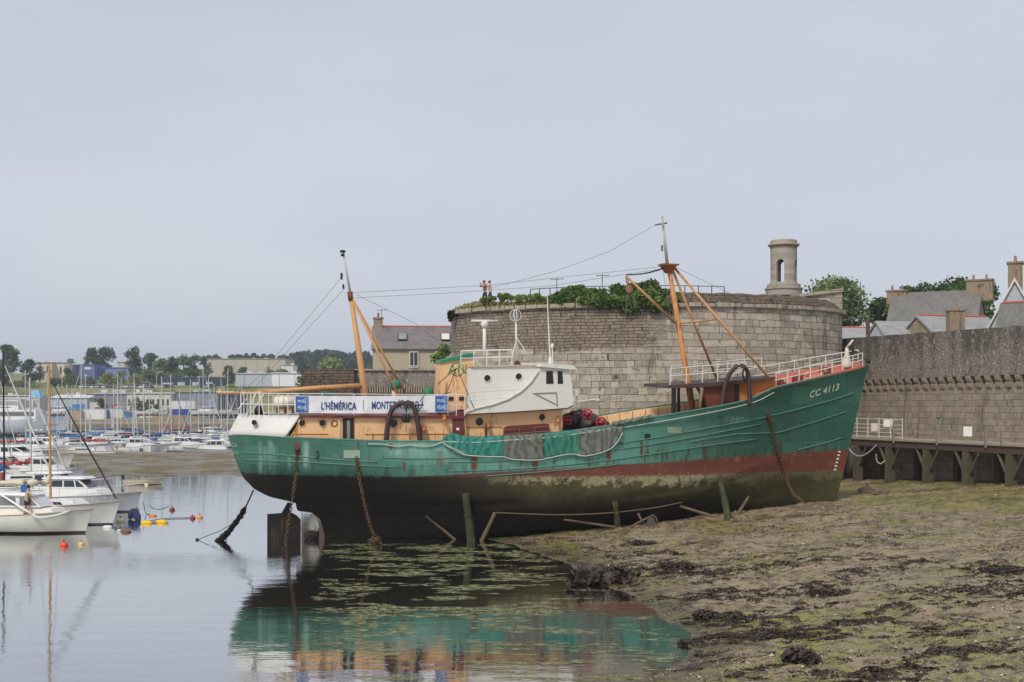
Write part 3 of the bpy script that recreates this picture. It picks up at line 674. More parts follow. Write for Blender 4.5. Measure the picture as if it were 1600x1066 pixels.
# deckhouses
side([(452, 716), (452, 684), (474, 652), (728, 654), (728, 716)], -2.75, None, 'aft_deckhouse', orange)
side([(470, 652.6), (470, 649.4), (728, 650.4), (728, 654)], -2.95, None, 'boat_deck', redbr)
side([(728, 712), (728, 645), (879, 640), (879, 700)], -2.5, None, 'fore_deckhouse', orange)
side([(735, 640), (731, 632), (731, 580), (737, 573.6), (846, 572), (846, 640)], -1.9, None, 'wheelhouse', white)
wing = side([(727, 647.5), (742, 638), (770, 632), (795, 623), (815, 611), (830, 597), (841, 581), (845, 573.5), (889.5, 575), (893, 598), (897, 626), (894, 634), (886, 637.5), (800, 643.5)], -2.95, None, 'bridge_wing', white)
side([(843, 573), (847, 568), (896, 571), (901.5, 577), (893, 577.5)], -3.15, None, 'wheelhouse_roof', white)
side([(735, 574), (736, 572.2), (848, 569.6), (848, 572)], -2.0, None, 'cabin_roof', paint('roof_rust', (186, 168, 148), .6, .15, 1, (130, 70, 44), .6))
for x0, x1 in ((853.5, 865), (871.5, 880)):
    w_ = side([(x0, 600), (x0, 580), (x1-1.5, 580), (x1, 599.5)], -2.97, -2.93, 'window', pipeblk)
    side([(x0+2, 598.5), (x0+2, 582), (x1-3.5, 582), (x1-2.2, 598)], -2.985, -2.94, 'pane', glass, parent=w_)
m = MB()
for i in range(5):
    q = S(891.2, 587, -2.95); mw = MB(); mw.box((q.x, -2.2+i*1.1, q.z), (.05, .8, .72), 0, R(-5)); part(mw, 'front_window', glass)
# stiffener frame on the wing, seen as raised bars
m = MB()
for a, b in (((833, 615), (869, 613.5)), ((869, 613.5), (871, 635)), ((835, 615), (869, 632))): m.tube([S(*a, -2.97), S(*b, -2.97)], .035, 5)
m.tube([S(x, y, -2.99) for x, y in ((728, 645), (745, 639), (770, 633.5), (795, 624.5), (815, 612.5), (830, 598.5), (842, 581))], .03, 5)
part(m, 'wing_trim', paint('trim_dull', (150, 142, 130), .6, .2, 2))
m = MB(); m.tube([S(727, 648, -2.98), S(800, 644.4, -2.98), S(886, 638.5, -2.98), S(896, 634, -2.98)], .035, 5); part(m, 'wing_edge', brown)
def porthole(x, y, v, r=.17, mat=None):
    p = S(x, y, v); m = MB(); m.torus((p.x, v, p.z), (r*1.15, 0, 0), (0, 0, r*1.15), .035, 16, 5); f = part(m, 'porthole', mat or orange, True)
    m = MB(); m.lathe((p.x, v, p.z), [(r, -.02), (r, .03), (.01, .03)], 16, 'Y'); part(m, 'pane', glass, parent=f)
for a in ((472, 661, -2.76), (504, 661, -2.76), (614.5, 661.5, -2.76, .21), (749, 659, -2.51, .2), (847, 652, -2.51, .17)): porthole(*a)
for a in ((761.5, 591, -1.92, .17), (810.5, 588.5, -1.92, .17)): porthole(*a, mat=white)
d1 = side([(514.5, 689), (514.5, 654), (532, 654), (532, 690)], -2.81, -2.74, 'door', orange)
p = S(522.5, 662, -2.82); m = MB(); m.torus((p.x, -2.82, p.z), (.15, 0, 0), (0, 0, .15), .03, 14, 5); part(m, 'porthole', brown, parent=d1)
side([(535.5, 688), (535.5, 653.5), (553, 653.5), (553, 688)], -2.80, -2.70, 'doorway', pipeblk)
side([(542, 687), (542, 657), (547, 657), (547, 687)], -2.83, -2.78, 'curtain', plain('curtain_grey', (128, 126, 118), .8))
d2 = side([(707, 688), (707, 643), (725, 643), (725, 688)], -2.84, -2.72, 'red_door', redbr)
side([(713, 672.5), (713, 668.5), (717.5, 668.5), (717.5, 672.5)], -2.86, -2.83, 'notice', plain('notice_white', (220, 218, 212), .6), parent=d2)
# panel seams and ledges on the orange side
m = MB()
for a, b in (((456, 678), (513, 678)), ((570, 678.5), (700, 678)), ((728, 668), (784, 667)), ((455, 684), (470, 655)), ((553, 654), (553, 686)), ((464, 664), (464, 684)), ((640, 680), (640, 690))):
    m.tube([S(*a, -2.77 if a[0] < 728 else -2.52), S(*b, -2.77 if a[0] < 728 else -2.52)], .03, 5)
part(m, 'side_trim', paint('trim_orange', (196, 138, 78), .55, .15, 1.5, (110, 60, 34), .5))
# pipe rails, red hatch in front of the house
side([(788, 684), (788, 669), (793, 666), (855, 662), (858, 664), (858, 682)], -2.75, -2.5, 'hatch_cover', redbr)
m = MB()
for pl in ([(786, 686), (786, 672), (858, 666), (858, 682)], [(786, 679), (858, 674)], [(812, 684), (812, 670)], [(836, 682), (836, 668)]): m.tube([S(x, y, -2.85) for x, y in pl], .025, 5)
part(m, 'guard_rail', plain('pipe_grey', (120, 100, 84), .6))
# deck lamps and small gear on the side
m = MB()
for x, y, v in ((662, 668, -2.8), (762, 663, -2.55), (871, 655, -2.55), (694, 651, -2.9)):
    q = S(x, y, v); m.box((q.x, v-.08, q.z), (.16, .2, .22)); m.lathe((q.x, v-.22, q.z-.12), [(.1, -.12), (.13, 0), (.08, .12)], 8); m.tube([(q.x-.2, v-.05, q.z-.25), (q.x+.12, v-.05, q.z+.2)], .025, 5)
part(m, 'deck_lamp', paint('lamp_orange', (176, 110, 60), .5, .2, 3, (100, 50, 30), .5))
m = MB(); q = S(760, 672, -2.6); m.tube([S(759, 664, -2.6), S(759, 690, -2.6)], .05, 6); part(m, 'standpipe', brown)
# funnel
fn = side([(684.5, 640), (689, 566), (741, 556), (747, 640)], -1.15, None, 'funnel', orange)
side([(687.5, 567.5), (689, 563.5), (738, 551.5), (743, 555.5), (742, 558)], -1.25, None, 'funnel_cap', gcap, parent=fn)
m = MB(); q = S(714.5, 577, -1.17); m.torus((q.x, -1.17, q.z), (.36, 0, 0), (0, 0, .36), .022, 26, 5); part(m, 'emblem', gcap, parent=fn)
vs, fs, bb = text_mesh('AN', 0, -.01); m = MB(); sc_ = .52/(bb[3]-bb[2])
m.add([(q.x+(a-(bb[0]+bb[1])/2)*sc_*.95, -1.17, q.z+(b-(bb[2]+bb[3])/2)*sc_) for a, b, c in vs], fs); part(m, 'emblem', gcap, parent=fn)
m = MB(); q = S(716, 620, -1.2)
for a, b in (((684, 618.5), (705, 612.5)), ((713, 575), (688, 640)), ((714, 575), (741, 639)), ((714, 575), (684, 600))): m.tube([S(*a, -2.2), S(*b, -2.9)], .022, 5)
part(m, 'funnel_stay', pipeblk)
for x in (704, 722):
    m = MB(); q = S(x, 623, -1.17); m.box((q.x, -1.17, q.z), (.32, .06, .2)); part(m, 'vent_grille', dark)
# cowl vents on the boat deck
for x, yb, yt, v, r, cw in ((617, 652, 600, -.6, .17, 8.5), (510, 652, 618, .6, .24, 14), (669, 652, 612, .2, .18, 10), (686, 652, 609, .9, .13, 8)):
    b = S(x, yb, v); tp = S(x, yt, v); m = MB(); m.tube([b, tp], r, 10); vt = part(m, 'vent', orange, True)
    m = MB(); m.lathe(tuple(tp), [(r*1.5, -.28), (r*1.7, -.2), (r*1.7, .12), (r*.9, .2)], 12); part(m, 'vent_cap', gcap, True, parent=vt)
# masts
def mast(name, pts, r, mat): return tubepx(pts, 0, r, name, mat, 12)
mz = mast('mizzen_mast', [(572, 652), (570, 612), (547.5, 458)], [.2, .19, .12], orange2)
tubepx([(548, 463), (536, 393)], 0, [.075, .045], 'mizzen_topmast', paint('topmast_white', (184, 178, 168), .5, .2, 3, (90, 66, 50), .6), 8)
m = MB(); q = S(535.5, 393); m.box(q, (.28, .28, .12)); m.box(q+Vector((0, 0, -.2)), (.2, .2, .12)); q = S(538, 432); m.box(q+Vector((-.15, 0, 0)), (.12, .12, .35)); q = S(540, 448); m.box(q+Vector((-.12, 0, 0)), (.1, .1, .25)); part(m, 'masthead_lamp', pipeblk)
m = MB(); m.tube([S(548.2, 470), S(546.8, 456)], .15, 10); part(m, 'mast_band', paint('band_rust', (120, 66, 40), .7, .3, 3), True)
for (x1, y1, v) in ((622, 618, -1.6), (648, 640, 1.6)): tubepx([(552, 470), (x1, y1)], [0, v], .07, 'mast_leg', orange2, 8)
tubepx([(566, 603), (500, 606.5), (380, 615)], [0, 0, -.2], [.16, .15, .12], 'mizzen_boom', orange2, 10)
tubepx([(384, 614.6), (338, 613)], [-.1, -.6], [.07, .065], 'boom_extension', paint('boom_pale', (206, 160, 106), .5, .15, 1), 8)
m = MB(); m.tube([S(386, 614.5, -.2), S(378, 615.2, -.2)], .17, 10); part(m, 'boom_band', orange2, True)
fm = mast('foremast', [(1084, 656), (1078, 615), (1045.5, 420)], [.2, .19, .13], paint('foremast_orange', (188, 132, 76), .6, .22, .9, (122, 62, 32), .85))
m = MB(); q = S(1044.5, 414); m.box(q, (1.0, .9, .09)); m.hexa([q+Vector((x, y, -.48)) for x, y in ((-.15, -.15), (.15, -.15), (.15, .15), (-.15, .15))], [q+Vector((x, y, -.04)) for x, y in ((-.45, -.35), (.4, -.35), (.4, .35), (-.45, .35))]); part(m, 'crosstree', paint('cross_rust', (140, 78, 46), .6, .25, 2, (96, 52, 30), .6))
tubepx([(1042.5, 413), (1034.5, 337)], 0, [.1, .07], 'fore_topmast', paint('topmast_white', (184, 178, 168)), 8)
m = MB(); m.tube([S(1024, 351.5, -.3), S(1042, 348.5, .3)], .05, 6); m.box(S(1038.5, 388, 0)+Vector((-.15, 0, 0)), (.1, .1, .35)); part(m, 'topmast_yard', wire)
for (x0, y0, x1, y1, v) in ((1050, 420, 1120, 592, 2.0), (1054, 419, 1215, 606, -1.7)): tubepx([(x0, y0), (x1, y1)], [0, v], .075, 'mast_leg', orange2, 8)
tubepx([(1064, 505), (1119, 499)], [-.1, -.6], .06, 'leg_brace', orange2, 7)
tubepx([(979, 432), (1055, 505)], [-1.0, -.15], [.07, .085], 'cargo_boom', orange2, 8)
m = MB()
for c in range(5):
    q = S(979.5-c*.6+c*1.1, 434+c*4.0, -1.0); m.torus(q, (.07, 0, 0), (0, .02 if c % 2 else .07, .11), .025, 8, 4)
q = S(983, 452, -1.0); m.lathe(tuple(q), [(.2, -.08), (.22, 0), (.2, .08)], 14, 'Y'); q = S(981, 446, -1.0); m.box(q, (.12, .12, .3)); part(m, 'cargo_block', paint('block_rust', (150, 104, 70), .6, .3, 3, (60, 40, 30), .6))
m = MB()
for i in range(22):
    k = i/21; q = S(lerp(981, 1035, k), lerp(429.5, 420, k)+2.5*math.sin(math.pi*k), lerp(-1, -.1, k)); m.box(q, (.18, .05, .06), 0, .3*(i % 2)-.15)
part(m, 'topping_chain', pipeblk)
# rigging
m = MB()
for pl in ([((537, 430), 0), ((405, 588), -.6), ((378, 613), -.4)], [((540, 449), 0), ((392, 612), -.3)], [((547, 466), 0), ((700, 458), 0), ((860, 447), 0), ((975, 429), -.5), ((1035, 420), 0)],
           [((556, 460), 0), ((648, 505), -1), ((712, 556), -1.1)], [((540, 458), 0), ((760, 446), 0), ((1030, 417), 0)],
           [((1024, 352), -.3), ((950, 394), -.3), ((868, 424), 0), ((760, 452), 0)], [((1056, 418), 0), ((1190, 482), -.2), ((1325, 546), 0)], [((1036, 424), -.3), ((1042, 460), -.5), ((1062, 600), -1.5)],
           [((981, 458), -1.0), ((962, 640), -2.4)], [((984, 456), -1.0), ((1018, 512), -1.1), ((1060, 640), -2)], [((898, 628), -2), ((960, 622), -2), ((1050, 600), -2.4)], [((900, 632), -2), ((1052, 612), -2.2)]):
    m.tube([S(x, y, v) for (x, y), v in pl], .011, 4)
part(m, 'rigging', wire)
# gallows frames for the trawl warps
def gallows(pl, v, r, nm='gallows'):
    m = MB(); m.tube(smooth_path([S(x, y, v) for x, y in pl], 26), r, 8); m.tube(smooth_path([S(x, y, v+.45) for x, y in pl], 26), r*.8, 8)
    g = part(m, nm, paint('gallows_brown', (62, 46, 42), .6, .3, 2, (112, 66, 44), .5), True); return g
g = gallows([(602, 700), (606, 662), (611, 643), (620, 632.5), (634, 628.5), (644, 632.5), (650, 646), (656, 686), (658, 697)], -3.25, .13)
m = MB(); m.tube([S(635, 628, -3.3), S(635, 645, -3.3)], .05, 6)
for x in (632, 637.5): q = S(x, 654, -3.3); m.lathe(tuple(q), [(.06, -.22), (.12, -.12), (.12, .12), (.06, .22)], 8)
m.tube([S(644, 634, -3.3), S(662, 633, -3.3), S(652, 643, -3.3)], .06, 6); m.tube([S(656, 628, -3.2), S(664, 616, -3.0)], .02, 4); part(m, 'warp_block', pipeblk, parent=g)
g = gallows([(1127, 640), (1131, 610), (1138, 588), (1148, 575), (1158, 571.5), (1166, 576), (1170, 592), (1171, 634)], -2.95, .12)
m = MB(); q = S(1164, 584, -3.05); m.torus(q, (.13, 0, 0), (0, 0, .34), .05, 14, 5); part(m, 'warp_block', pipeblk, parent=g)
# rails
def rail(pl, v, hpx, posts, lines=(0, .5), r=.028, name='railing', base=True):
    "pl: photo pixels along the foot of the rail"
    vs = v if isinstance(v, (list, tuple)) else [v]*len(pl); m = MB()
    P3 = [S(x, y, vv) for (x, y), vv in zip(pl, vs)]; hh = hpx*depth(P3[0])/F
    for ln in lines: m.tube([p+Vector((0, 0, hh*(1-ln))) for p in P3], r, 5)
    n = posts
    for i in range(n+1):
        k = i/n*(len(P3)-1); a = min(int(k), len(P3)-2); q = P3[a].lerp(P3[a+1], k-a); m.tube([q, q+Vector((0, 0, hh))], r, 5)
    return part(m, name, railw)
rail([(720, 574), (800, 572)], -1.7, 25, 4, (0, .45)); rail([(722, 572), (800, 570)], 1.7, 24, 4, (0, .45))
rail([(733, 640), (826, 634)], -2.8, 27, 4, (0, .45), .025)
rail([(700, 650), (726, 650)], -2.85, 33, 2, (0, .5), .025)
rail([(376, 648), (400, 649), (470, 650), (700, 651)], [-1.0, -2.0, -2.85, -2.9], 34, 14, (0, .5), .025)
rail([(376, 648), (420, 649), (470, 650), (560, 651)], [.8, 2.2, 2.7, 2.8], 32, 8, (0, .5), .025)
m = MB()
for a, b in (((384, 650), (400, 615)), ((392, 646), (412, 616)), ((413, 650), (405, 612)), ((372, 640), (386, 622))): m.tube([S(*a, -1.4), S(*b, -1.0)], .035, 5)
part(m, 'stern_frame', railw)
m = MB(); q = S(404, 643, .4); m.lathe(tuple(q), [(.3, -.5), (.16, -.46), (.16, .46), (.3, .5)], 14, 'Y'); m.box(q+Vector((.1, 0, -.25)), (.9, .7, .2)); part(m, 'capstan', dark, True)
rail([(1047, 602), (1110, 597), (1166, 592)], -2.6, 26, 5, (0, .45), .028); rail([(1049, 600), (1110, 594), (1190, 586)], 2.4, 27, 6, (0, .45), .028)
def edge_rail(px0, px1, n, sg, hpx, inset=.92):
    m = MB(); pts = []
    for i in range(n+1):
        s = lerp(px0, px1, i/n); p = hullp(s, 0, sg); p.y *= inset; pts.append(p)
    H = hpx*75/F
    m.tube([p+Vector((0, 0, H)) for p in pts], .03, 5); m.tube([p+Vector((0, 0, H*.5)) for p in pts], .026, 5)
    for p in pts[::2]: m.tube([p, p+Vector((0, 0, H))], .03, 5)
    part(m, 'railing', railw)
SF = (hit(1214, 607.5) or hullp(.85, 0)).x; SF = (SF-U0)/(U1-U0)
edge_rail(SF, .985, 16, -1, 21); edge_rail(SF-.02, .985, 16, 1, 26)
# wheelhouse roof gear
m = MB(); m.tube([S(757, 574, -.4), S(757, 508, -.4)], .10, 8); m.lathe(tuple(S(757, 507, -.4)), [(.12, -.2), (.2, -.1), (.22, .08), (.12, .2)], 12); m.box(S(757, 501.6, -.4), (1.45, .14, .13), R(-6)); part(m, 'radar', railw, True)
m = MB(); m.tube([S(808, 571, 0), S(806, 500, 0)], [.07, .05], 8); q = S(805.5, 493, 0); rr = .32
m.torus(q, (rr, 0, 0), (0, 0, rr), .022, 24, 5); m.torus(q, (0, rr, 0), (0, 0, rr), .022, 24, 5); m.torus(q, (rr*.5, rr*.8, 0), (0, 0, rr), .02, 24, 5)
for a in ((798, 571, -1), (836, 571, .3), (814, 571, 1)): m.tube([S(807, 528, 0), S(*a)], .028, 5)
part(m, 'direction_finder', railw, True)
m = MB(); m.lathe(tuple(S(808, 570, 0)), [(.2, -.12), (.16, .1), (.1, .2)], 10); part(m, 'antenna_base', brown, True)
m = MB(); m.tube([S(860, 570, .5), S(855, 462, .5)], [.06, .025], 6); m.lathe(tuple(S(860, 568, .5)), [(.16, -.1), (.1, .25), (.05, .4)], 8); part(m, 'whip_antenna', railw)
m = MB(); m.tube([S(864, 570, -.5), S(863, 542, -.5)], .035, 6); m.lathe(tuple(S(863, 540, -.5)), [(.09, -.12), (.1, 0), (.04, .12)], 8); part(m, 'mast_lamp', railw)
m = MB(); m.tube([S(901, 577, -2.5), S(900, 627, -2.5)], .02, 4); m.box(S(899, 614, -2.5), (.22, .18, .32)); m.tube([S(896, 628, -2.5), S(936, 624, -2.6)], .035, 5); m.box(S(934, 624.5, -2.6), (.16, .12, .12)); part(m, 'side_light', railw)
# trawl winch on the fore deck
m = MB(); v = -.9
for x, y, r, l in ((893, 660, .55, 1.6), (915, 662, .62, 2.0), (938, 668, .5, 1.4)):
    q = S(x, y, v); m.lathe((q.x, v, q.z), [(r*.9, -l/2), (r*.5, -l/2+.02), (r*.5, l/2-.02), (r*.9, l/2)], 18, 'Y')
q = S(915, 672, v); m.box((q.x, v, q.z-.3), (2.4, 1.8, .7)); m.tube([S(880, 672, -1.6), S(886, 648, -1.6), S(905, 642, -1.6), S(930, 650, -1.6), S(950, 668, -1.6)], .12, 6)
wi = part(m, 'trawl_winch', paint('winch_grey', (92, 84, 78), .6, .3, 1.6, (80, 52, 40), .5), True)
redw = paint('wheel_red', (166, 48, 58), .5, .15, 3)
for x, y, r, v in ((917.5, 647, .26, -1.9), (939, 660, .27, -2.0), (886, 657, .24, -1.9), (896, 648, .2, -1.5)):
    q = S(x, y, v); m = MB(); m.torus(q, (r, 0, 0), (0, 0, r), .055, 18, 6); m.tube([q+Vector((-r, 0, 0)), q+Vector((r, 0, 0))], .04, 5); m.tube([q+Vector((0, 0, -r)), q+Vector((0, 0, r))], .04, 5); m.lathe(tuple(q), [(.12, -.1), (.12, .5)], 8, 'Y'); part(m, 'brake_wheel', redw, True, parent=wi)
m = MB(); rg = random.Random(4)
for i in range(14):
    q = S(rg.uniform(875, 955), rg.uniform(662, 682), -1.7+rg.random()); m.tube([q, q+Vector((rg.uniform(-.5, .5), rg.uniform(-.3, .3), rg.uniform(-.1, .5))), q+Vector((rg.uniform(-.8, .8), 0, 0))], .06, 5)
part(m, 'deck_gear', pipeblk, True, parent=wi)
# fo'c'sle
side([(1044, 607), (1045, 602), (1110, 598.5), (1180, 592), (1212, 589), (1212, 592.5), (1110, 604.5)], -2.6, 2.4, 'forecastle_deck', paint('fc_edge', (70, 54, 48), .7, .25, 1.5, (120, 60, 46), .4))
for x0, x1, y0, y1 in ((1051.5, 1056.5, 606, 662), ):
    side(rect(x0, y0, x1, y1), -2.6, -2.3, 'deck_post', pipeblk); side(rect(x0+8, y0, x1+6, y1-14), 2.35, 2.55, 'deck_post', pipeblk)
tubepx([(1088, 602), (1098, 622), (1102, 650)], -2.4, .09, 'deck_strut', pipeblk); tubepx([(1097, 608), (1094, 630), (1093, 644)], -2.7, .09, 'hanging_rope', plain('old_rope', (120, 100, 70), .9))
side([(1099, 662), (1101, 604), (1147, 599), (1147, 655)], -2.3, -2.05, 'forecastle_bulkhead', paint('bulk_brown', (110, 58, 38), .6, .25, .8, (60, 36, 28), .5))
side([(1147, 646), (1147, 600), (1214, 589.5), (1214, 607), (1190, 628)], -2.15, 2.15, 'forecastle_side', paint('bulk_orange', (186, 120, 54), .6, .2, .8, (110, 60, 34), .5))
side([(1147, 652), (1147, 601), (1155, 600), (1155, 650)], -2.25, -2.15, 'doorway', pipeblk)
m = MB()
def toe(sg, ins, h0, h1, nm):
    m = MB(); A = []; B = []
    for i in range(25):
        s = lerp(SF-.035, .988, i/24); p = hullp(s, 0, sg); p.y *= ins; A.append(p+Vector((0, 0, h0))); B.append(p+Vector((0, 0, h1)))
    m.grid([A, B]); o_ = part(m, nm, salmon); mo = o_.modifiers.new('s', 'SOLIDIFY'); mo.thickness = .1; mo.offset = 0
toe(1, .9, -.1, .34, 'toe_board'); toe(-1, .97, -.05, .07, 'toe_board')
m = MB(); m.grid([[hullp(s, 0, sg*1.0)*1.0+Vector((0, -sg*.03, -.02)) for s in [lerp(SF-.06, .992, i/20) for i in range(21)]] for sg in (-1, 1)]); part(m, 'bow_deck', salmon)
m = MB(); rg = random.Random(9)
for x, y, v in ((1213, 597, -1.6), (1219, 600, -1.6), (1250, 590, -.9), (1288, 578, -.5), (1294, 580, -.6), (1196, 592, .4), (1245, 593, -1.2)):
    m.box(S(x, y, v), (rg.uniform(.25, .5), .4, rg.uniform(.3, .5)))
part(m, 'bow_fitting', paint('fit_red', (132, 58, 48), .6, .2, 2, (70, 40, 34), .5))
for x, y in ((1261, 592), (1290, 586), (1226, 603)): m = MB(); q = S(x, y-3, -1.5+ (x-1226)*.008); m.tube([q, q+Vector((0, 0, .3))], .11, 8); part(m, 'fairlead', plain('fair_pale', (178, 140, 110), .6), True)
m = MB(); q = S(1323, 573, 0); m.lathe((q.x, 0, q.z), [(.34, -.05), (.3, .1), (.13, .8), (.1, 1.1)], 10); m.tube([S(1322, 545), S(1333, 531.5)], .07, 6); part(m, 'bow_post', paint('post_white', (202, 190, 170), .55, .12, 2, (140, 84, 50), .5), True)
m = MB(); m.tube([S(1333, 531, 0), S(1334, 552, 0)], .02, 4); m.tube([S(1326, 546, 0), S(1342, 552, 0), S(1357, 566, 0)], .035, 5); m.lathe(tuple(S(1357, 564, 0)), [(.1, -.15), (.16, 0), (.1, .15)], 8); part(m, 'stem_fitting', dark)
# rudder, propeller
m = MB(); m.prism(poly([(417.5, 870), (417.5, 803.5), (440, 802), (449, 785.5), (455, 786), (453, 800), (464, 806), (470, 812), (470, 870)], 0), -.11, .11); part(m, 'rudder', paint('rudder_dark', (26, 23, 18), .85, .35, 1.5, (70, 50, 34), .6))
m = MB(); q = S(488, 836, 0); m.lathe(tuple(q), [(.12, -.45), (.22, -.25), (.26, .1), (.2, .35)], 12, 'X'); pr = part(m, 'propeller', paint('prop_dark', (40, 34, 28), .8, .3, 2), True)
for k in range(3):
    an = R(92+120*k); m = MB(); rows = []
    for i in range(7):
        r_ = .2+.95*i/6; wd = .46*math.sin(math.pi*min(1, .18+.75*i/6))+.06; tw = R(55-34*i/6)
        c = Vector((q.x, q.y+math.cos(an)*r_, q.z+math.sin(an)*r_)); td = Vector((0, -math.sin(an), math.cos(an))); ax = Vector((1, 0, 0)); ww = ax*math.sin(tw)+td*math.cos(tw)
        rows.append([c-ww*wd, c, c+ww*wd])
    m.grid(rows); b_ = part(m, 'blade', paint('blade_grey', (176, 172, 164), .6, .15, 2.5, (120, 100, 80), .5) if k == 0 else paint('prop_dark', ()), True, parent=pr); mo = b_.modifiers.new('s', 'SOLIDIFY'); mo.thickness = .05

# ---------------- things hung on, moored to or propping the trawler (top level, built in ship space)
def loose(name, label, cat, m, mat, smooth=False, group=None):
    o_ = m.build(name, mat, None, smooth); o_.matrix_world = MSH; return tag(o_, label, cat, group)
ban = MB(); bl = lambda k: 618.4+1.2*math.sin(k*3.1)*.6; NB = 40
def bpt(x, y):
    k = (x-460)/240; yy = y+1.6*math.sin(k*math.pi)*(1 if y > 630 else .5)-k*.9; return S(x, yy, -3.05+.035*math.sin(k*37)*((y-618)/27)+.05*noise.noise(Vector((k*14, (y-618)*.06, 3))))
ban.grid([[bpt(460+240*i/NB, 618.5+26.5*j/5) for i in range(NB+1)] for j in range(6)])
bn = loose('banner', 'long white banner with blue lettering tied along the boat deck rail', 'banner', ban, plain('banner_white', (214, 214, 216), .6, .3, .05))
mo = bn.modifiers.new('s', 'SOLIDIFY'); mo.thickness = .01
blue = plain('banner_blue', (38, 66, 118), .6); sq = plain('banner_square', (46, 92, 158), .6)
def bt(txt, x0, x1, y, h, mat, bold=.012):
    vs, fs, bb = text_mesh(txt, 0, bold); o_ = []
    for a, b, c in vs:
        q = bpt(lerp(x0, x1, (a-bb[0])/(bb[1]-bb[0])), y-h*(b-bb[2])/(bb[3]-bb[2])); o_.append(q+Vector((0, -.035, 0)))
    m = MB(); m.add(o_, fs); part(m, 'lettering', mat, parent=bn)
bt("L'HÉMÉRICA", 502, 557, 639.5, 14.2, blue, .02); bt("MONTEZ À BORD !", 581, 660, 638.5, 14.2, blue, .02)
m = MB(); m.grid([[bpt(x, y)+Vector((0, -.03, 0)) for x in (567.3, 568)] for y in (624, 639)]); part(m, 'divider', blue, parent=bn)
for x0, x1 in ((462, 482), (680, 699)):
    m = MB(); m.grid([[bpt(lerp(x0, x1, i/6), 619.5+24.6*j/4)+Vector((0, -.02, 0)) for i in range(7)] for j in range(5)]); part(m, 'blue_square', sq, parent=bn)
    lw_ = plain('banner_letters', (226, 228, 232), .6)
    bt('MUSÉE', x0+3.2, x1-3.5, 629, 5.6, lw_, .0); bt('PÊCHE', x0+3.2, x1-3.5, 639.5, 6.4, lw_, .0)
    m = MB()
    for ya, yb in ((622.5, 630), (633, 641)): m.tube([bpt(x1-6, ya)+Vector((0, -.04, 0)), bpt(x1-2, ya)+Vector((0, -.04, 0)), bpt(x1-2, yb)+Vector((0, -.04, 0)), bpt(x1-6, yb)+Vector((0, -.04, 0))], .014, 4)
    part(m, 'bracket', lw_, parent=bn)
# life raft canister
m = MB(); q = S(446, 629, -1.2); m.lathe(tuple(q), [(.15, -.62), (.32, -.58), (.34, -.2), (.36, -.18), (.36, -.12), (.34, -.1), (.34, .1), (.36, .12), (.36, .18), (.34, .2), (.32, .58), (.15, .62)], 18, 'X')
lr = loose('life_raft', 'cream life raft canister lying in its cradle on the poop', 'life raft', m, plain('raft_cream', (206, 200, 180), .45), True)
m = MB(); [m.box((q.x+d, q.y, q.z-.42), (.16, .7, .3)) for d in (-.4, 0, .4)]; part(m, 'cradle', redbr, parent=lr)
# nets draped over the bulwark
def netmat(nm, rgb, rgb2):
    if nm in _MC: return _MC[nm]
    t = NT(nm); o = t.obj(); wv = t.nd('ShaderNodeTexWave', {'wave_type': 'BANDS'}, Vector=o, Scale=.7, Distortion=14.0, Detail=5).outputs[1]; n = t.noise(o, 14, 3, .7)
    ck = t.nd('ShaderNodeTexVoronoi', None, Vector=o, Scale=26).outputs[0]
    c = t.mix(t.math('ADD', t.math('MULTIPLY', wv, .55), t.math('MULTIPLY', n, .5), True), lin(rgb), lin(rgb2)); c = t.mix(t.math('MULTIPLY', t.ramp(ck, .3, .6), .35), c, tuple(x*.45 for x in lin(rgb)))
    _MC[nm] = t.out(c, .9, t.bump(t.math('ADD', wv, ck), .6, .04), spec=.1); return _MC[nm]
nets = [('sea green net bunched over the rail beside the red door', [(692, 688, 692), (705, 681, 700), (722, 684, 709), (745, 686, 712), (770, 685, 713), (786, 684, 713)], ((36, 108, 96), (84, 158, 142))),
        ('wide grey net hanging below the red hatch', [(786, 684, 713), (800, 683, 717), (818, 682, 718), (836, 681, 718.5), (850, 680, 717)], ((84, 88, 80), (132, 136, 124))),
        ('dark green net hanging between the two grey nets', [(850, 680, 716), (862, 679, 714), (880, 677, 710), (895, 675, 709), (906, 674, 712)], ((44, 104, 92), (88, 150, 132))),
        ('small grey net hanging below the trawl winch', [(902, 674, 709), (910, 673, 712), (924, 671, 710), (945, 668, 704), (960, 666, 694), (972, 664, 675)], ((86, 90, 86), (140, 144, 136)))]
for k, (lb, pl, cc) in enumerate(nets):
    m = MB(); rows = []; NX, NY = 30, 14; tops = [(p[0], p[1]-1.5) for p in pl]; bots = [(p[0], p[2]) for p in pl]
    for j in range(NY+1):
        r_ = []
        for i in range(NX+1):
            x = lerp(pl[0][0], pl[-1][0], i/NX); y0 = curve(tops, x); y1 = curve(bots, x); y = lerp(y0, y1, j/NY)
            fold = .07*noise.noise(Vector((i*.42+k*9, j*.10, 1)))+.05*noise.noise(Vector((i*.9, j*.35+i*.2, k)))
            q = hit(x+.6*math.sin(j*.7+i), max(y, curve(_deck, x)+1.2), .10+fold*(1-.3*j/NY))
            if j == 0 or y < curve(_deck, x)+1.0: q = q+Vector((0, .05 if j else .35, (curve(_deck, x)+1-y)*.036+.06))
            r_.append(q)
        rows.append(r_)
    m.grid(rows)
    o_ = loose('fishing_net', lb, 'net', m, netmat('net_%d' % k, *cc), True, 'nets draped over the bulwark'); mo = o_.modifiers.new('s', 'SOLIDIFY'); mo.thickness = .03
    m = MB(); m.tube([hit(x, y+.5, .16) for x, y in [(lerp(pl[0][0], pl[-1][0], i/16), curve(bots, lerp(pl[0][0], pl[-1][0], i/16))) for i in range(17)]], .035, 5); part(m, 'hem_rope', rope, parent=o_)
m = MB()
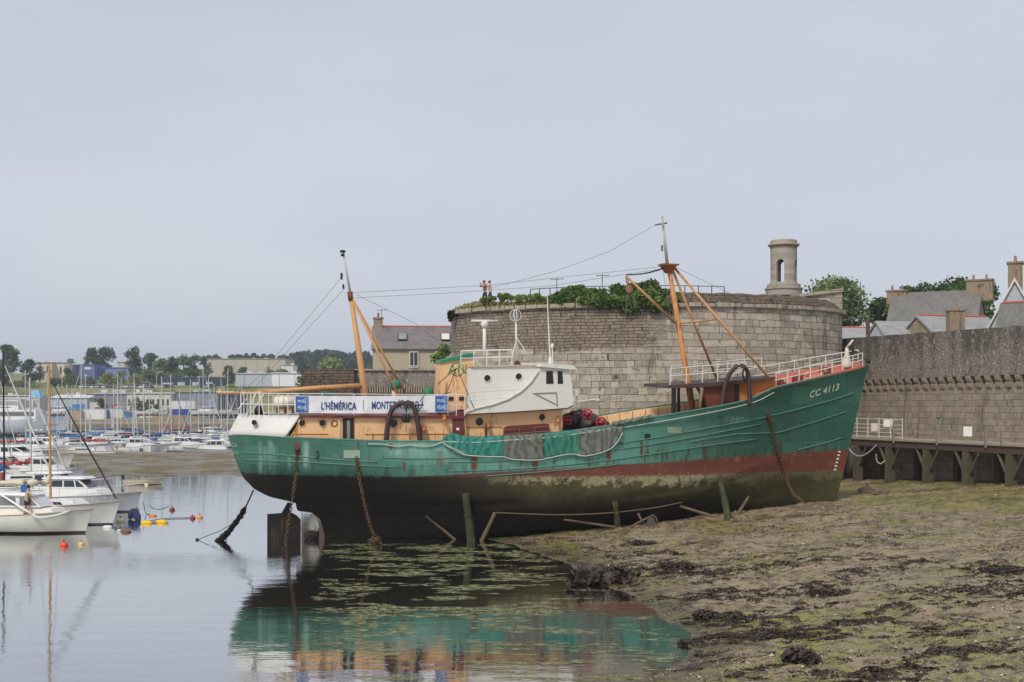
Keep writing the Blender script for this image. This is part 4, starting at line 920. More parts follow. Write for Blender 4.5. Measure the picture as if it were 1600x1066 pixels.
pl = [(575, 692), (600, 693), (620, 696), (640, 694), (660, 696), (680, 694), (692, 689), (740, 690), (800, 686), (860, 682), (905, 676), (940, 671), (968, 667), (1000, 662), (1030, 657), (1080, 648), (1130, 638), (1180, 625), (1208, 611)]
m.tube(smooth_path([hit(x, y+1.5, .08) for x, y in pl], 90), .03, 5); loose('bulwark_rope', 'pale rope strung along the top of the green bulwark', 'rope', m, rope)
m = MB(); m.tube(smooth_path([hit(x, y, .17) for x, y in ((688, 690), (700, 697), (712, 703), (724, 708))], 12), .035, 5); loose('net_rope', 'pale rope slanting down across the sea green net', 'rope', m, rope)
m = MB()
for i in range(7):
    x = 962+i*9; y = curve(_deck, x)-1.5; q = hit(x, y+4, .04)+Vector((0, .06, .16)); m.lathe(tuple(q), [(.05, -.14), (.22+.06*(i % 2), -.03), (.16, .1), (.04, .16)], 9)
loose('net_bundle', 'lumpy roll of netting lying on the rail ahead of the winch', 'net', m, netmat('net_b', (52, 98, 88), (150, 150, 130)), True)
# chains and ropes
def chain(name, label, pts, link, r, mat, group=None, weed=None):
    P3 = [Vector(p) for p in pts]; d = [0]
    for a, b in zip(P3, P3[1:]): d.append(d[-1]+(b-a).length)
    n = int(d[-1]/(link*.72)); Q = smooth_path(P3, n); m = MB()
    for i in range(n):
        c = (Q[i]+Q[i+1])/2; a = (Q[i+1]-Q[i]).normalized(); b = a.orthogonal().normalized(); b = Matrix.Rotation(R(90*(i % 2)+20), 3, a) @ b
        m.torus(c, a*link*.5, b*link*.32, r, 10, 4)
    o_ = m.build(name, mat, None, True); o_.matrix_world = Matrix.Identity(4); return tag(o_, label, 'chain', group)
W = lambda p: MSH @ p
h0 = W(hit(465, 703, .15))
chain('mooring_chain', 'rusty weedy chain falling past the rudder from the stern', [h0, W(hit(464, 735, .12)), P(459, 765, h0.y-.1), P(455, 790, h0.y), P(451, 815, h0.y), P(447, 842, h0.y), P(446, 856, h0.y)], .24, .028, rustc, 'rusty chains down the side')
h1 = W(hit(557, 714, .12))
chain('mooring_chain', 'rusty chain ending in a heaped coil at the waterline', [h1, W(hit(560, 735, .12)), P(566, 770, h1.y), P(574, 805, h1.y), P(582, 832, h1.y), P(598, 853, h1.y)], .24, .028, rustc, 'rusty chains down the side')
m = MB(); rg = random.Random(2)
for i in range(26):
    q = P(585+rg.gauss(0, 3.6), 846+rg.gauss(0, 4), h1.y+rg.gauss(0, .12)); a = Vector((rg.gauss(0, 1), rg.gauss(0, 1), rg.gauss(0, 1))).normalized(); m.torus(q, a*.12, a.orthogonal().normalized()*.08, .028, 9, 4)
tag(m.build('chain_heap', rustc, None, True), 'tangled heap of rusty links at the foot of the midship chain', 'chain')
h2 = W(hit(1199, 650, .15))
chain('mooring_chain', 'thin rusty chain curving from the bow down to the mud', [h2, W(hit(1204, 668, .15)), W(hit(1212, 705, .15)), W(hit(1224, 742, .2)), P(1240, 772, 71.5), P(1258, 786, 70.5)], .26, .035, rustc, 'rusty chains down the side')
A = W(S(396, 766, -.3)); pts = smooth_path([A, P(385, 790, 68.8), P(372, 812, 68.7), P(356, 832, 68.6), P(339, 849, 68.5)], 30)
m = MB(); m.tube(pts, .045, 6); rp_ = tag(m.build('stern_rope', pipeblk, None, True), 'black weed covered mooring rope slanting into the water astern', 'rope')
c = []
for i, q in enumerate(pts):
    if 10 <= i <= 30: c.append((tuple(q), (.09+.06*((i*7) % 3)/2, .09, .13) if i < 24 else (.2, .16, .11)))
leaf_mesh('weed', blob_pts(c, 1800, .2), .09, .1, 2.0, plain('rope_weed', (26, 24, 22), .7), rp_)
m = MB(); m.tube(smooth_path([P(368, 815, 68.7), P(345, 829, 68.8), P(320, 839, 68.9), P(306, 845, 69)], 12), .018, 4); m.lathe(tuple(P(308, 844, 68.95)), [(.02, -.1), (.12, 0), (.06, .1)], 8)
tag(m.build('thin_line', pipeblk), 'thin dark line leaving the weedy rope for the water', 'rope')
# shores propping the hull
prop = paint('prop_green', (58, 60, 36), .9, .3, 2, (110, 92, 70), .45); propb = paint('prop_brown', (104, 88, 68), .85, .25, 2, (70, 60, 40), .4)
def shore(a, b, r, mat, label, off=.15, yb=None):
    q = hit(*a); A = W(q)
    # foot: on the mud or in the water below the head
    Y = A.y-.5
    for _ in range(6):
        x = (b[0]-800)/F*Y; h = max(-.3, mud_h(x, Y)); Y2 = (CAMZ-max(h, 0))*F/(b[1]-HY); Y = min(Y2, A.y+.5)
    B = P(b[0], b[1], Y); d = (A-B).normalized(); m = MB(); A2 = A-d*.02
    m.tube(smooth_path([B-d*.7, B.lerp(A2, .4)+Vector((.02, 0, 0)), A2], 8), [r*1.05]*5+[r*.9]*4, 10)
    m.torus(B.lerp(A2, .55), d.orthogonal().normalized()*r*1.02, d.cross(d.orthogonal()).normalized()*r*1.02, r*.12, 10, 4)
    tag(m.build('timber_shore', mat, None, True), label, 'prop', 'timber props under the hull')
for a in [((727, 770), (736, 846), .22, prop, 'thickest green timber prop standing in the water'), ((961, 783), (965, 823), .17, prop, 'short green timber prop next to the rusty anchor'), ((1125, 749), (1137, 809), .19, prop, 'tall green timber prop on the mud under the bow'),
          ((1170, 776), (1149, 808), .10, propb, 'thin brown prop leaning right of the tall green one'), ((1062, 791), (1116, 808), .09, propb, 'thin pole sloping down left of the tall green prop'), ((774, 800), (752, 845), .11, propb, 'brown pole leaning right of the thickest prop'),
          ((664, 805), (710, 843), .07, propb, 'thin brown pole leaning left of the thickest prop'), ((880, 812), (955, 823), .07, propb, 'thin pole lying under the bilge keel')]: shore(*a)
# half-buried anchor on the mud
def on_mud(px, py):
    Y = CAMZ*F/(py-HY)
    for _ in range(8): Y = (CAMZ-max(0, mud_h((px-800)/F*Y, Y)))*F/(py-HY)
    return P(px, py, Y)
a0 = on_mud(1010, 822); an = thing('anchor', 'rusty anchor half sunk in mud near the short green prop', 'anchor', a0)
m = MB(); rows = [[Vector((.02+.62*math.sin(t_*2.6)*k-.1*(1-k), .05*k, .06+.85*math.sin(t_*1.57+.35)*k)) for k in (.1, .5, 1)] for t_ in [i/8 for i in range(9)]]
m.hexa([(-.1, -.05, -.15), (.55, -.05, -.2), (.52, .1, -.2), (-.1, .1, -.15)], [(.1, -.02, .5), (.3, -.02, .62), (.3, .06, .62), (.1, .06, .5)])
m.hexa([(.05, -.08, .1), (.6, -.08, -.1), (.6, .05, -.1), (.05, .05, .1)], [(.22, -.03, .55), (.42, -.03, .42), (.42, .03, .42), (.22, .03, .55)])
fl = m.build('fluke', paint('fluke', (74, 66, 60), .85, .3, 3, (120, 90, 70), .5), an)
m = MB(); m.tube([(-1.0, -.1, -.1), (-.25, 0, .28), (.15, 0, .48)], .06, 6); m.tube([(-.45, 0, .68), (-.3, 0, .38), (-.15, 0, .2)], .06, 6); m.build('shank', propb, an, True)
m = MB(); m.tube(smooth_path([(.28, -.04, .6), (.48, -.04, .5), (.6, -.04, .2), (.56, -.04, -.1)], 8), .04, 5); m.build('rim', propb, an, True)
# ================================================================ fort: round bastion, curtain wall, landing stage
tower_m = stone('bastion_stone', (100, 92, 81), (186, 175, 158), (72, 64, 55), 1.25, .47, (62, 53, 45), .42, 11.1, (112, 98, 83), (176, 170, 150), 1.0, .6, .018)
wall_m = stone('curtain_stone', (112, 101, 90), (154, 142, 128), (82, 73, 65), .75, .40, (50, 40, 36), .35, None, None, None, .6, .5)
def rough_wall(name, c1, c2, dark, pale, ztop):
    t = NT(name); o = t.nd('ShaderNodeNewGeometry').outputs['Position']; z = t.sep(o)[2]
    a = t.noise(o, 2.2, 6, .75); b = t.noise(o, 9, 4, .7); st = t.noise(t.scale(o, (1, 1, .14)), 1.4, 5, .6); v = t.nd('ShaderNodeTexVoronoi', {'feature': 'DISTANCE_TO_EDGE'}, Vector=t.scale(o, (2.4, 2.4, 4.2)), Scale=1.0).outputs[0]
    c = t.mix(t.math('ADD', t.math('MULTIPLY', a, .6), t.math('MULTIPLY', b, .4)), lin(c1), lin(c2))
    c = t.mix(t.math('MULTIPLY', t.ramp(v, .06, .0), .5), c, lin(dark))
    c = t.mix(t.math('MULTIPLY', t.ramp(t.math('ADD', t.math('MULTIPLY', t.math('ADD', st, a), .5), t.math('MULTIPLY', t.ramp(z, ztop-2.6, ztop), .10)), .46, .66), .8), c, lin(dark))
    c = t.mix(t.math('MULTIPLY', t.ramp(t.noise(t.scale(o, (1, 1, .6)), 5.5, 4, .65), .56, .66), .65), c, lin(pale))
    return t.out(c, .95, t.bump(t.math('ADD', t.math('MULTIPLY', a, 1.0), t.math('ADD', t.math('MULTIPLY', b, .6), t.math('MULTIPLY', t.ramp(v, 0, .1), .5))), .8, .08), spec=.15)
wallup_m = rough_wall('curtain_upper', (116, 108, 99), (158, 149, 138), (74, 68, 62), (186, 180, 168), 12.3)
turret_m = stone('turret_stone', (150, 142, 130), (166, 158, 146), (124, 116, 106), 1.9, .42, (96, 88, 80), .3, None, None, None, .3, .1, .01)
cop_m = stone('coping_stone', (132, 122, 106), (168, 158, 140), (70, 62, 54), .9, 1.0, (58, 50, 42), .4, None, None, (120, 118, 70), .6, .3)
rub_m = stone('rubble_stone', (64, 54, 44), (110, 96, 82), (48, 41, 35), .5, .26, (34, 28, 24), .5, None, None, (120, 110, 90), .9, .8, .03)
bark = plain('bark', (70, 60, 48), .9, .2, .3)
TC = Vector((10.1, 97.2, 0)); TR = 14.7; TZ = 14.36; TQ = .68
tow = thing('fort_bastion', 'round grey stone bastion of the fort behind the trawler', 'bastion', TC); tow.scale = (1, TQ, 1)
def ring(r0, r1, z0, z1, name, mat, n=150, a0=0, a1=2*math.pi, wob=0):
    m = MB(); rows = [(r0, z0), (r1, z1)]; vs = []; uvs = []
    for i in range(n+1):
        a = a0+(a1-a0)*i/n
        for k in range(9):
            rr = lerp(r0, r1, k/8); z = lerp(z0, z1, k/8); q = wob*noise.noise(Vector((a*9, z*.8, 2))) if wob else 0
            vs.append(((rr+q)*math.cos(a), (rr+q)*math.sin(a), z)); uvs.append((a*TR, z))
    fs = [(i*9+k, (i+1)*9+k, (i+1)*9+k+1, i*9+k+1) for i in range(n) for k in range(8)]
    me = bpy.data.meshes.new(name); me.from_pydata(vs, [], fs); me.update()
    uv = me.uv_layers.new(name='UVMap'); vi = np.empty(len(me.loops), np.int32); me.loops.foreach_get('vertex_index', vi)
    uv.data.foreach_set('uv', np.array(uvs, np.float32)[vi].ravel()); return finish(me, name, mat, tow, True)
ring(TR+.25, TR, -.5, TZ-.35, 'wall', tower_m, wob=.05)
# coping: left part rough and grassy, right part a projecting string course with a sloped rubble top
m = MB(); rg = random.Random(8)
def arcbox(m, a0, a1, r0, r1, z0, z1, n=1):
    for i in range(n):
        b0 = lerp(a0, a1, i/n); b1 = lerp(a0, a1, (i+1)/n)
        c = lambda r, a, z: Vector((r*math.cos(a), r*math.sin(a), z))
        m.hexa([c(r0, b0, z0), c(r1, b0, z0), c(r1, b1, z0), c(r0, b1, z0)], [c(r0, b0, z1), c(r1, b0, z1), c(r1, b1, z1), c(r0, b1, z1)])
for i in range(64):
    a0 = R(150)+R(240)*i/64; a1 = a0+R(240)/64-.003; j = rg.uniform(-.05, .05)
    arcbox(m, a0, a1, TR-.6, TR+.30+j, TZ-.38+rg.uniform(-.03, .03), TZ-.08+rg.uniform(-.05, .03))
m.build('coping', cop_m, tow)
m = MB()
rows = [[Vector((r*math.cos(a), r*math.sin(a), z)) for a in [R(266)+R(78)*i/60 for i in range(61)]] for r, z in ((TR+.1, TZ-.1), (TR-.2, TZ+.25), (TR-.9, TZ+.62), (TR-1.6, TZ+.7), (TR-2.2, TZ-.1))]
m.grid([[v+Vector((0, 0, .09*noise.noise(v*1.7))) for v in r] for r in rows]); m.build('parapet', rub_m, tow, True)
m = MB(); rows = [[Vector((r*math.cos(a), r*math.sin(a), TZ-.12+(.25 if r < TR-1 else 0)+(.55*math.exp(-((a-R(189))/.28)**2) if TR-4 < r < TR-1 else 0))) for a in [2*math.pi*i/144 for i in range(145)]] for r in (TR-.3, TR-1.5, TR-2.6, TR-3.6, TR*.5, .05)]; m.grid(rows)
m.build('terrace', plain('terrace_earth', (104, 98, 70), .95, .2, .25), tow)
# raised end wall at the right with a sloping top
def Pz(px, py, Y): return P(px, py, Y)
m = MB(); y0, y1 = 97.5, 100.5
bt_ = [(P(1256, 640, y0)), (P(1318, 640, y0)), (P(1318, 640, y1)), (P(1256, 640, y1))]
for q in bt_: q.z = 0
tp = [P(1256, 462, y0), P(1316, 453, y0), P(1316, 453, y1), P(1256, 462, y1)]
m.hexa([Vector((q.x, q.y, 0)) for q in tp], tp); ew = m.build('raised_wall', tower_m, None)
m = MB(); m.hexa([P(1235, 466, y0-.2), P(1318, 455.5, y0-.2), P(1318, 455.5, y1), P(1235, 466, y1)], [P(1235, 461.5, y0-.2), P(1318, 450, y0-.2), P(1318, 450, y1), P(1235, 461.5, y1)]); cp_ = m.build('coping', cop_m, ew)
tag(ew, 'raised stone end wall with sloping coping right of the round bastion', 'wall')
# turret
tb = P(1224.5, 463, 103); tu = thing('lookout_turret', 'small round stone lookout turret with arched openings', 'turret', tb); s = 103/F
m = MB(); n = 48; RO, RI = 20.5*s, 16*s; z0, z1, z2, zt = 21*s, 49.5*s, 53*s, 73*s
OPEN = [R(a) for a in (244, 330, 74, 158)]; ow = 6.6*s
segs = 120
def top_at(a):
    for o_ in OPEN:
        d = (a-o_+math.pi) % (2*math.pi)-math.pi; x = abs(d)*RO
        if x < ow: return z1+math.sqrt(max(0, ow*ow-x*x))*1.0
    return None
for i in range(segs):
    a0 = 2*math.pi*i/segs; a1 = 2*math.pi*(i+1)/segs; h = top_at((a0+a1)/2); zlow = z0
    if h is None: arcbox(m, a0, a1, RI, RO, z0, zt)
    else: arcbox(m, a0, a1, RI, RO, h, zt)
m.build('drum', turret_m, tu)
m = MB(); m.lathe((0, 0, 0), [(28*s, 0), (28*s, 10*s), (29.5*s, 10*s), (29.5*s, 12*s), (26*s, 12*s), (26*s, 18*s), (21.5*s, 18*s), (21.5*s, z0)], 48); m.build('plinth', turret_m, tu)
m = MB(); m.lathe((0, 0, zt), [(20.5*s, -.2*s), (21*s, 3*s), (24.5*s, 6*s), (24.5*s, 8*s), (20.6*s, 8.3*s), (20.6*s, 13.5*s), (18*s, 14.5*s), (.1, 15*s)], 48); m.build('cornice', cop_m, tu)
m = MB(); m.lathe((0, 0, z1-.03), [(21.1*s, 0), (21.1*s, 2.2*s), (20.4*s, 2.2*s), (20.4*s, 0)], 48); 
# terrace railing
rt = thing('terrace_railing', 'dark iron railing along the top of the bastion', 'railing', TC); rt.scale = (1, TQ, 1); m = MB(); iron = plain('iron_grey', (72, 70, 68), .6)
angs = [R(219+i*5.1) for i in range(16)]; rr = TR-3.4
pts = [Vector((rr*math.cos(a), rr*math.sin(a), TZ+1.28)) for a in angs]; m.tube(pts, .03, 5); m.build('handrail', iron, rt)
for p_ in pts: m = MB(); m.tube([p_, Vector((p_.x, p_.y, TZ-.15))], .035, 5); m.build('post', iron, rt)
# greenery on the bastion
ivym = leafmat('ivy', (66, 88, 46), (114, 134, 76), .7); grassm = leafmat('dry_grass', (120, 124, 72), (172, 162, 108), .6); bushm = leafmat('bush_green', (92, 112, 58), (138, 154, 88), .7)
def arc_pt(px, r):
    "point on the circle of radius r round the bastion seen at pixel column px (near side)"
    k = (px-800)/F; A = k*k+1/TQ**2; B = -2*(k*TC.x+TC.y/TQ**2); C_ = TC.x**2+(TC.y/TQ)**2-r*r; Y = (-B-math.sqrt(max(0, B*B-4*A*C_)))/(2*A); return Vector((k*Y, Y, 0))
def zat(p, py): return CAMZ-(py-HY)*p.y/F
def ivy(px0, px1, prof_, n, label, cat, mat, size, name):
    t = thing(name, label, cat, arc_pt((px0+px1)/2, TR)+Vector((0, 0, TZ))); o_ = t.location; cs = []; rg = random.Random(int(px0))
    for _ in range(int((px1-px0)/2.4)):
        px = rg.uniform(px0, px1); yt, yb = curve([(a, b) for a, b, c in prof_], px), curve([(a, c) for a, b, c in prof_], px)
        k = rg.random(); r = lerp(TR-1.6, TR+.25, min(1, k*1.6)); p = arc_pt(px, r); py = lerp(yt+3, yb-3, k); rr = rg.uniform(.3, .62)*min(1, max(.35, (yb-yt)/40))
        cs.append((tuple(Vector((p.x, p.y, zat(p, py)))-o_), (rr*1.2, rr*.8, rr*.8)))
    leaf_mesh('foliage', blob_pts(cs, n, .35), size, .15, 1.4, mat, t); m = MB()
    for c in cs[::5]: m.tube([(c[0][0], c[0][1]+.5, -.4), c[0]], .03, 4)
    m.build('stem', bark, t)
ivy(858, 952, [(858, 462, 474), (880, 454, 474), (905, 446, 476), (925, 447, 478), (952, 456, 482)], 6500, 'ivy bush spilling over the wall top left of the big one', 'ivy', ivym, .17, 'ivy_bush')
ivy(940, 1052, [(940, 462, 476), (965, 448, 484), (990, 442, 488), (1015, 438, 488), (1035, 446, 486), (1052, 466, 488)], 10000, 'largest ivy bush hanging over the bastion wall behind the foremast', 'ivy', ivym, .18, 'ivy_bush')
ivy(752, 866, [(752, 467, 473), (775, 460, 471), (795, 458, 470), (812, 461, 470), (832, 457, 469), (846, 461, 469), (866, 462, 470)], 4200, 'low green bushes along the bastion top beside two people', 'bushes', bushm, .14, 'shrub')
ivy(1050, 1072, [(1050, 462, 472), (1062, 458, 470), (1072, 464, 470)], 500, 'small bush at the right end of the ivy', 'bush', bushm, .14, 'shrub')
def grass_strip():
    pts = []; 
    for _ in range(9000):
        px = random.uniform(712, 960); a = random.random(); p = arc_pt(px, lerp(TR+.2, TR-2.2, a)); pts.append((p.x, p.y, TZ-.1+.35*random.random()*(.6+.8*abs(noise.noise(Vector((px*.05, 0, 0)))))))
    tag(leaf_mesh('grass', pts, .13, .0, 2.6, grassm), 'dry yellow grass along the bastion top', 'grass', kind='stuff')
grass_strip()
m = MB(); q = arc_pt(716, TR); leafs = [((q.x-.3, q.y, TZ-.3), (.5, .3, .25)), ((q.x-.55, q.y, TZ-.65), (.22, .2, .3)), ((q.x-.3, q.y+.1, TZ-3.6), (.2, .2, .15))]
tag(leaf_mesh('wall_plant', blob_pts(leafs, 420, .2), .13, 0, 1.5, leafmat('dark_tuft', (44, 44, 32), (84, 82, 60))), 'dark tuft growing out of the left edge of the bastion', 'plant')
# TV aerials behind the bastion
def aerial(px, ytop, ybot, Y, label):
    t = thing('aerial', label, 'aerial', P(px, ybot, Y)); h = (ybot-ytop)*Y/F; m = MB(); m.tube([(0, 0, 0), (0, 0, h)], .03, 5); m.build('pole', iron, t)
    m = MB(); m.tube([(-.5, 0, h*.93), (.55, 0, h*.95)], .025, 4); [m.tube([(x, -.25, h*.94), (x, .25, h*.94)], .02, 4) for x in (-.4, -.1, .2, .5)]; m.build('antenna', iron, t)
aerial(870, 434, 472, 100, 'television aerial rising behind the bastion shrubs'); aerial(941, 428, 470, 100, 'thin aerial beside the ivy above the bastion')

# ---------------- curtain wall
DW = Vector((.262, -.965, 0)); NW = Vector((.965, .262, 0)); WA = Vector((27.2, 92.5, 0))
def wt_(px): k = (px-800)/F; return (k*WA.y-WA.x)/(DW.x-k*DW.y)
def wp(t, z, off=0): q = WA+DW*t+NW*off; return Vector((q.x, q.y, z))
T0, T1 = -8.5, 34.0
cw = thing('curtain_wall', 'long dark stone fort wall with a corbelled parapet', 'wall', wp(T0, 0))
cw_i = Matrix.Translation(-cw.location)
def cwb(m, name, mat, smooth=False):
    m.v = [tuple(Vector(v)-cw.location) for v in m.v]; o_ = m.build(name, mat, cw, smooth); return o_
m = MB(); N = 60
m.grid([[wp(lerp(T0, T1, i/N), z, .0+.35*(1-z/8.6)*-1) for i in range(N+1)] for z in (0.5, 3, 6, 8.65)]); cwb(m, 'lower_wall', wall_m)
m = MB(); ztop = lambda t: 12.38-.014*(t+4.7)+.05*noise.noise(Vector((t*.8, 0, 0)))
NN = 120; rows = []
for z in (9.15, 10.2, 11.3, None): rows.append([wp(lerp(T0, T1, i/NN), z if z else ztop(lerp(T0, T1, i/NN)), -.22) for i in range(NN+1)])
rows.append([wp(lerp(T0, T1, i/NN), ztop(lerp(T0, T1, i/NN))+.02, .5) for i in range(NN+1)]); rows.append([wp(lerp(T0, T1, i/NN), 8.6, .5) for i in range(NN+1)])
rows.insert(0, [wp(lerp(T0, T1, i/NN), 9.15, -.0) for i in range(NN+1)])
m.grid(rows); cwb(m, 'parapet', wallup_m)
k = 0; tt = T0+.3; cbm = plain('corbel_stone', (150, 136, 120), .9, .2, .3, 1.5)
while tt < T1-.3 and k < 100:
    m = MB(); c = wp(tt, 8.9, -.27); ang = math.atan2(DW.y, DW.x)
    for dz, dp, hh in ((.05, .15, .40), (-.36, .11, .38)):
        w_ = .46; q0 = wp(tt, 8.9+dz-hh/2, 0); pr_ = []
        for a in range(7):
            an = math.pi/2*a/6; pr_.append((-dp*2*.86*(.25+.75*math.sin(an)) if a else -dp*.4, 8.9+dz-hh/2+hh*(1-math.cos(an))*1.0))
        pr_ = [(.1, 8.9+dz-hh/2), *pr_, (.1, 8.9+dz+hh/2)]
        m.hexa([wp(tt-w_/2, z, o_) for o_, z in pr_], [wp(tt+w_/2, z, o_) for o_, z in pr_])
    cwb(m, 'corbel', cbm); tt += 1.0; k += 1
# ---------------- landing stage on posts
FA = Vector((24.3, 91.7, 0))
def fp(t, z, off=0): q = FA+DW*t+NW*off; return Vector((q.x, q.y, z))
wood = plain('stage_wood', (86, 78, 68), .85, .25, .3); post_m = plain('stage_concrete', (84, 78, 60), .9, .2, .3); deckw = plain('stage_deck', (150, 138, 124), .85, .2, .2)
ls = thing('landing_stage', 'grey landing stage on braced posts along the fort wall', 'landing stage', fp(0, 2.2))
def lsb(m, name, mat, smooth=False, parent=None, label=None):
    m.v = [tuple(Vector(v)-ls.location) for v in m.v]; o_ = m.build(name, mat, parent or ls, smooth); return o_
m = MB(); m.hexa([fp(-3, 4.86), fp(31, 4.86), fp(31, 4.86, 2.9), fp(-3, 4.86, 2.9)], [fp(-3, 4.98), fp(31, 4.98), fp(31, 4.98, 2.9), fp(-3, 4.98, 2.9)]); lsb(m, 'deck', deckw)
m = MB(); m.hexa([fp(-3, 4.42, .1), fp(31, 4.42, .1), fp(31, 4.42, .35), fp(-3, 4.42, .35)], [fp(-3, 4.86, .1), fp(31, 4.86, .1), fp(31, 4.86, .35), fp(-3, 4.86, .35)])
lsb(m, 'edge_beam', paint('beam_wood', (82, 66, 58), .85, .2, 1.2, (50, 40, 34), .4))
def ft(px): k = (px-800)/F; return (k*FA.y-FA.x)/(DW.x-k*DW.y)
for px in (1336, 1386, 1445, 1507, 1575, 1655, 1745):
    t_ = ft(px)
    for off in (.22, 2.5):
        q = fp(t_, 0, off); gz = mud_h(q.x, q.y)-.3; m = MB(); wv = .26
        m.hexa([fp(t_-wv, gz, off-wv), fp(t_+wv, gz, off-wv), fp(t_+wv, gz, off+wv), fp(t_-wv, gz, off+wv)], [fp(t_-wv*.95, 4.41, off-wv*.9), fp(t_+wv*.95, 4.41, off-wv*.9), fp(t_+wv*.95, 4.41, off+wv*.9), fp(t_-wv*.95, 4.41, off+wv*.9)])
        lsb(m, 'post', post_m)
        if off < 1:
            for sg in (-1, 1):
                m = MB(); m.tube([fp(t_+sg*.22, 3.0, .2), fp(t_+sg*1.25, 4.44, .2)], .10, 6); lsb(m, 'brace', wood)
# rail posts on the edge
for px in (1396, 1464, 1540, 1565, 1640): 
    t_ = ft(px); m = MB(); m.box(fp(t_, 5.35, .0), (.12, .12, 1.25 if px != 1565 else .9)); lsb(m, 'rail_post', plain('post_grey', (124, 120, 104), .8))
br_ = thing('white_barrier', 'white metal barrier with a notice at the end of the landing stage', 'barrier', fp(-2, 4.98, .5))
m = MB(); a, b = fp(ft(1318), 5, .25), fp(ft(1407), 5, .15)
for dz in (.12, .4, .68, .95, 1.35): m.tube([a+Vector((0, 0, dz)), b+Vector((0, 0, dz*.97))], .025, 5)
for i in range(6): q = a.lerp(b, i/5); m.tube([q, q+Vector((0, 0, 1.4))], .035, 5)
m.v = [tuple(Vector(v)-br_.location) for v in m.v]; m.build('frame', railw, br_)
for px, dz, w_, h_, mt in ((1386, 1.05, .62, .5, 'notice_white'), (1365, .75, .5, .55, 'notice_pink')):
    q = fp(ft(px), 5+dz, .1)-br_.location; m = MB(); m.box(q, (w_, .03, h_), math.atan2(DW.y, DW.x)+.9); m.build('notice', plain(mt, (226, 226, 224) if 'white' in mt else (206, 190, 186), .6), br_)
m = MB(); m.box(fp(ft(1486), 5.62, 1.2), (.52, .04, .62), R(-30)); lt_ = m.build('white_sign', plain('notice_white', ()), None); tag(lt_, 'small white sign board standing on the landing stage', 'sign')
m = MB(); q = fp(ft(1463.5), 5.0, .3); m.tube([q, q+Vector((0, 0, 1.45))], .04, 6); lp = m.build('lamp_post', plain('post_grey', ())); m = MB(); m.lathe(tuple(q+Vector((-.15, 0, 1.5))), [(.05, -.12), (.14, 0), (.06, .12)], 8); m.build('lamp', plain('lamp_green', (60, 110, 84), .5), lp); tag(lp, 'short post with a green lamp on the landing stage', 'lamp post')
bn_ = thing('picnic_bench', 'grey wooden bench at the right end of the landing stage', 'bench', fp(ft(1592), 4.98, 1.4), math.atan2(DW.y, DW.x)+.35)
for y_, z_ in ((0, .45), (.32, .85)):
    m = MB(); m.box((0, y_, z_), (2.2, .38 if y_ == 0 else .08, .07 if y_ == 0 else .3)); m.build('seat' if y_ == 0 else 'backrest', plain('bench_grey', (134, 136, 136), .7), bn_)
for x_ in (-.85, .85): m = MB(); m.tube([(x_, -.2, 0), (x_*.9, .2, .45)], .05, 5); m.tube([(x_, .35, 0), (x_*.9, .05, .45)], .05, 5); m.build('leg', dark, bn_)
m = MB(); m.tube(smooth_path([P(1321, 690, 88), P(1330, 706, 87.4), P(1342, 713, 87), P(1356, 708, 86.6), P(1370, 695, 86.4)], 20), .06, 6); tag(m.build('hose', plain('hose_grey', (126, 126, 140), .6), None, True), 'grey hose looping below the landing stage deck', 'hose')
m = MB(); m.tube(smooth_path([P(1369, 710, 86.3), P(1370, 720, 86.3), P(1376, 725, 86.1), P(1383, 720, 86)], 12), .05, 6); tag(m.build('hose', plain('hose_pale', (150, 148, 128), .6), None, True), 'short pale hose end hanging beside a post', 'hose')
# rocks
def rock(px, py, wp_, hp_, label, mat, seed):
    q = on_mud(px, py); s = q.y/F; rg = random.Random(seed); b = bmesh.new(); bmesh.ops.create_icosphere(b, subdivisions=3, radius=1)
    for v in b.verts:
        n_ = noise.fractal(v.co*1.3+Vector((seed, 0, 0)), 1, 2, 3); v.co *= 1+.3*n_; v.co.z = max(v.co.z, -.5); v.co = Vector((v.co.x*wp_*s/2, v.co.y*wp_*s*.35, v.co.z*hp_*s*.75))
    me = bpy.data.meshes.new('rock'); b.to_mesh(me); b.free(); o_ = finish(me, 'rock', mat, None, False); o_.location = q; tag(o_, label, 'rock')
rk = paint('mud_rock', (104, 90, 74), .9, .3, 2, (60, 50, 40), .4, .5)
rock(1354, 772, 26, 18, 'brown block of stone lying on the mud by the bow', rk, 3); rock(1378, 770, 26, 10, 'low rock just right of the brown block', rk, 5); rock(1306, 780, 10, 6, 'small stone at the foot of the stem', rk, 7)

# ---------------- town houses behind the curtain wall
slate = stone('slate_roof', (92, 92, 92), (122, 120, 116), (80, 80, 80), .3, .2, (84, 76, 64), .3, None, None, (126, 118, 84), .35, .05, .008)
slate_l = stone('slate_light', (126, 127, 126), (154, 154, 152), (114, 115, 114), .4, .25, (120, 114, 104), .3, None, None, None, .2, .05, .006)
slate_p = stone('slate_purple', (98, 92, 92), (126, 120, 118), (86, 82, 82), .35, .22, (80, 74, 70), .25, None, None, None, .3, .05, .008)
render_w = paint('house_render', (172, 160, 136), .85, .12, .6, (110, 98, 84), .3); render_g = paint('house_white', (176, 178, 182), .8, .08, .6); chim = paint('chimney_render', (146, 128, 106), .9, .2, 1.2, (84, 62, 46), .6); redt = plain('ridge_tile', (176, 96, 76), .8)
gable_m = stone('gable_stone', (120, 108, 88), (160, 146, 120), (104, 94, 80), .5, .3, (80, 70, 58), .3)
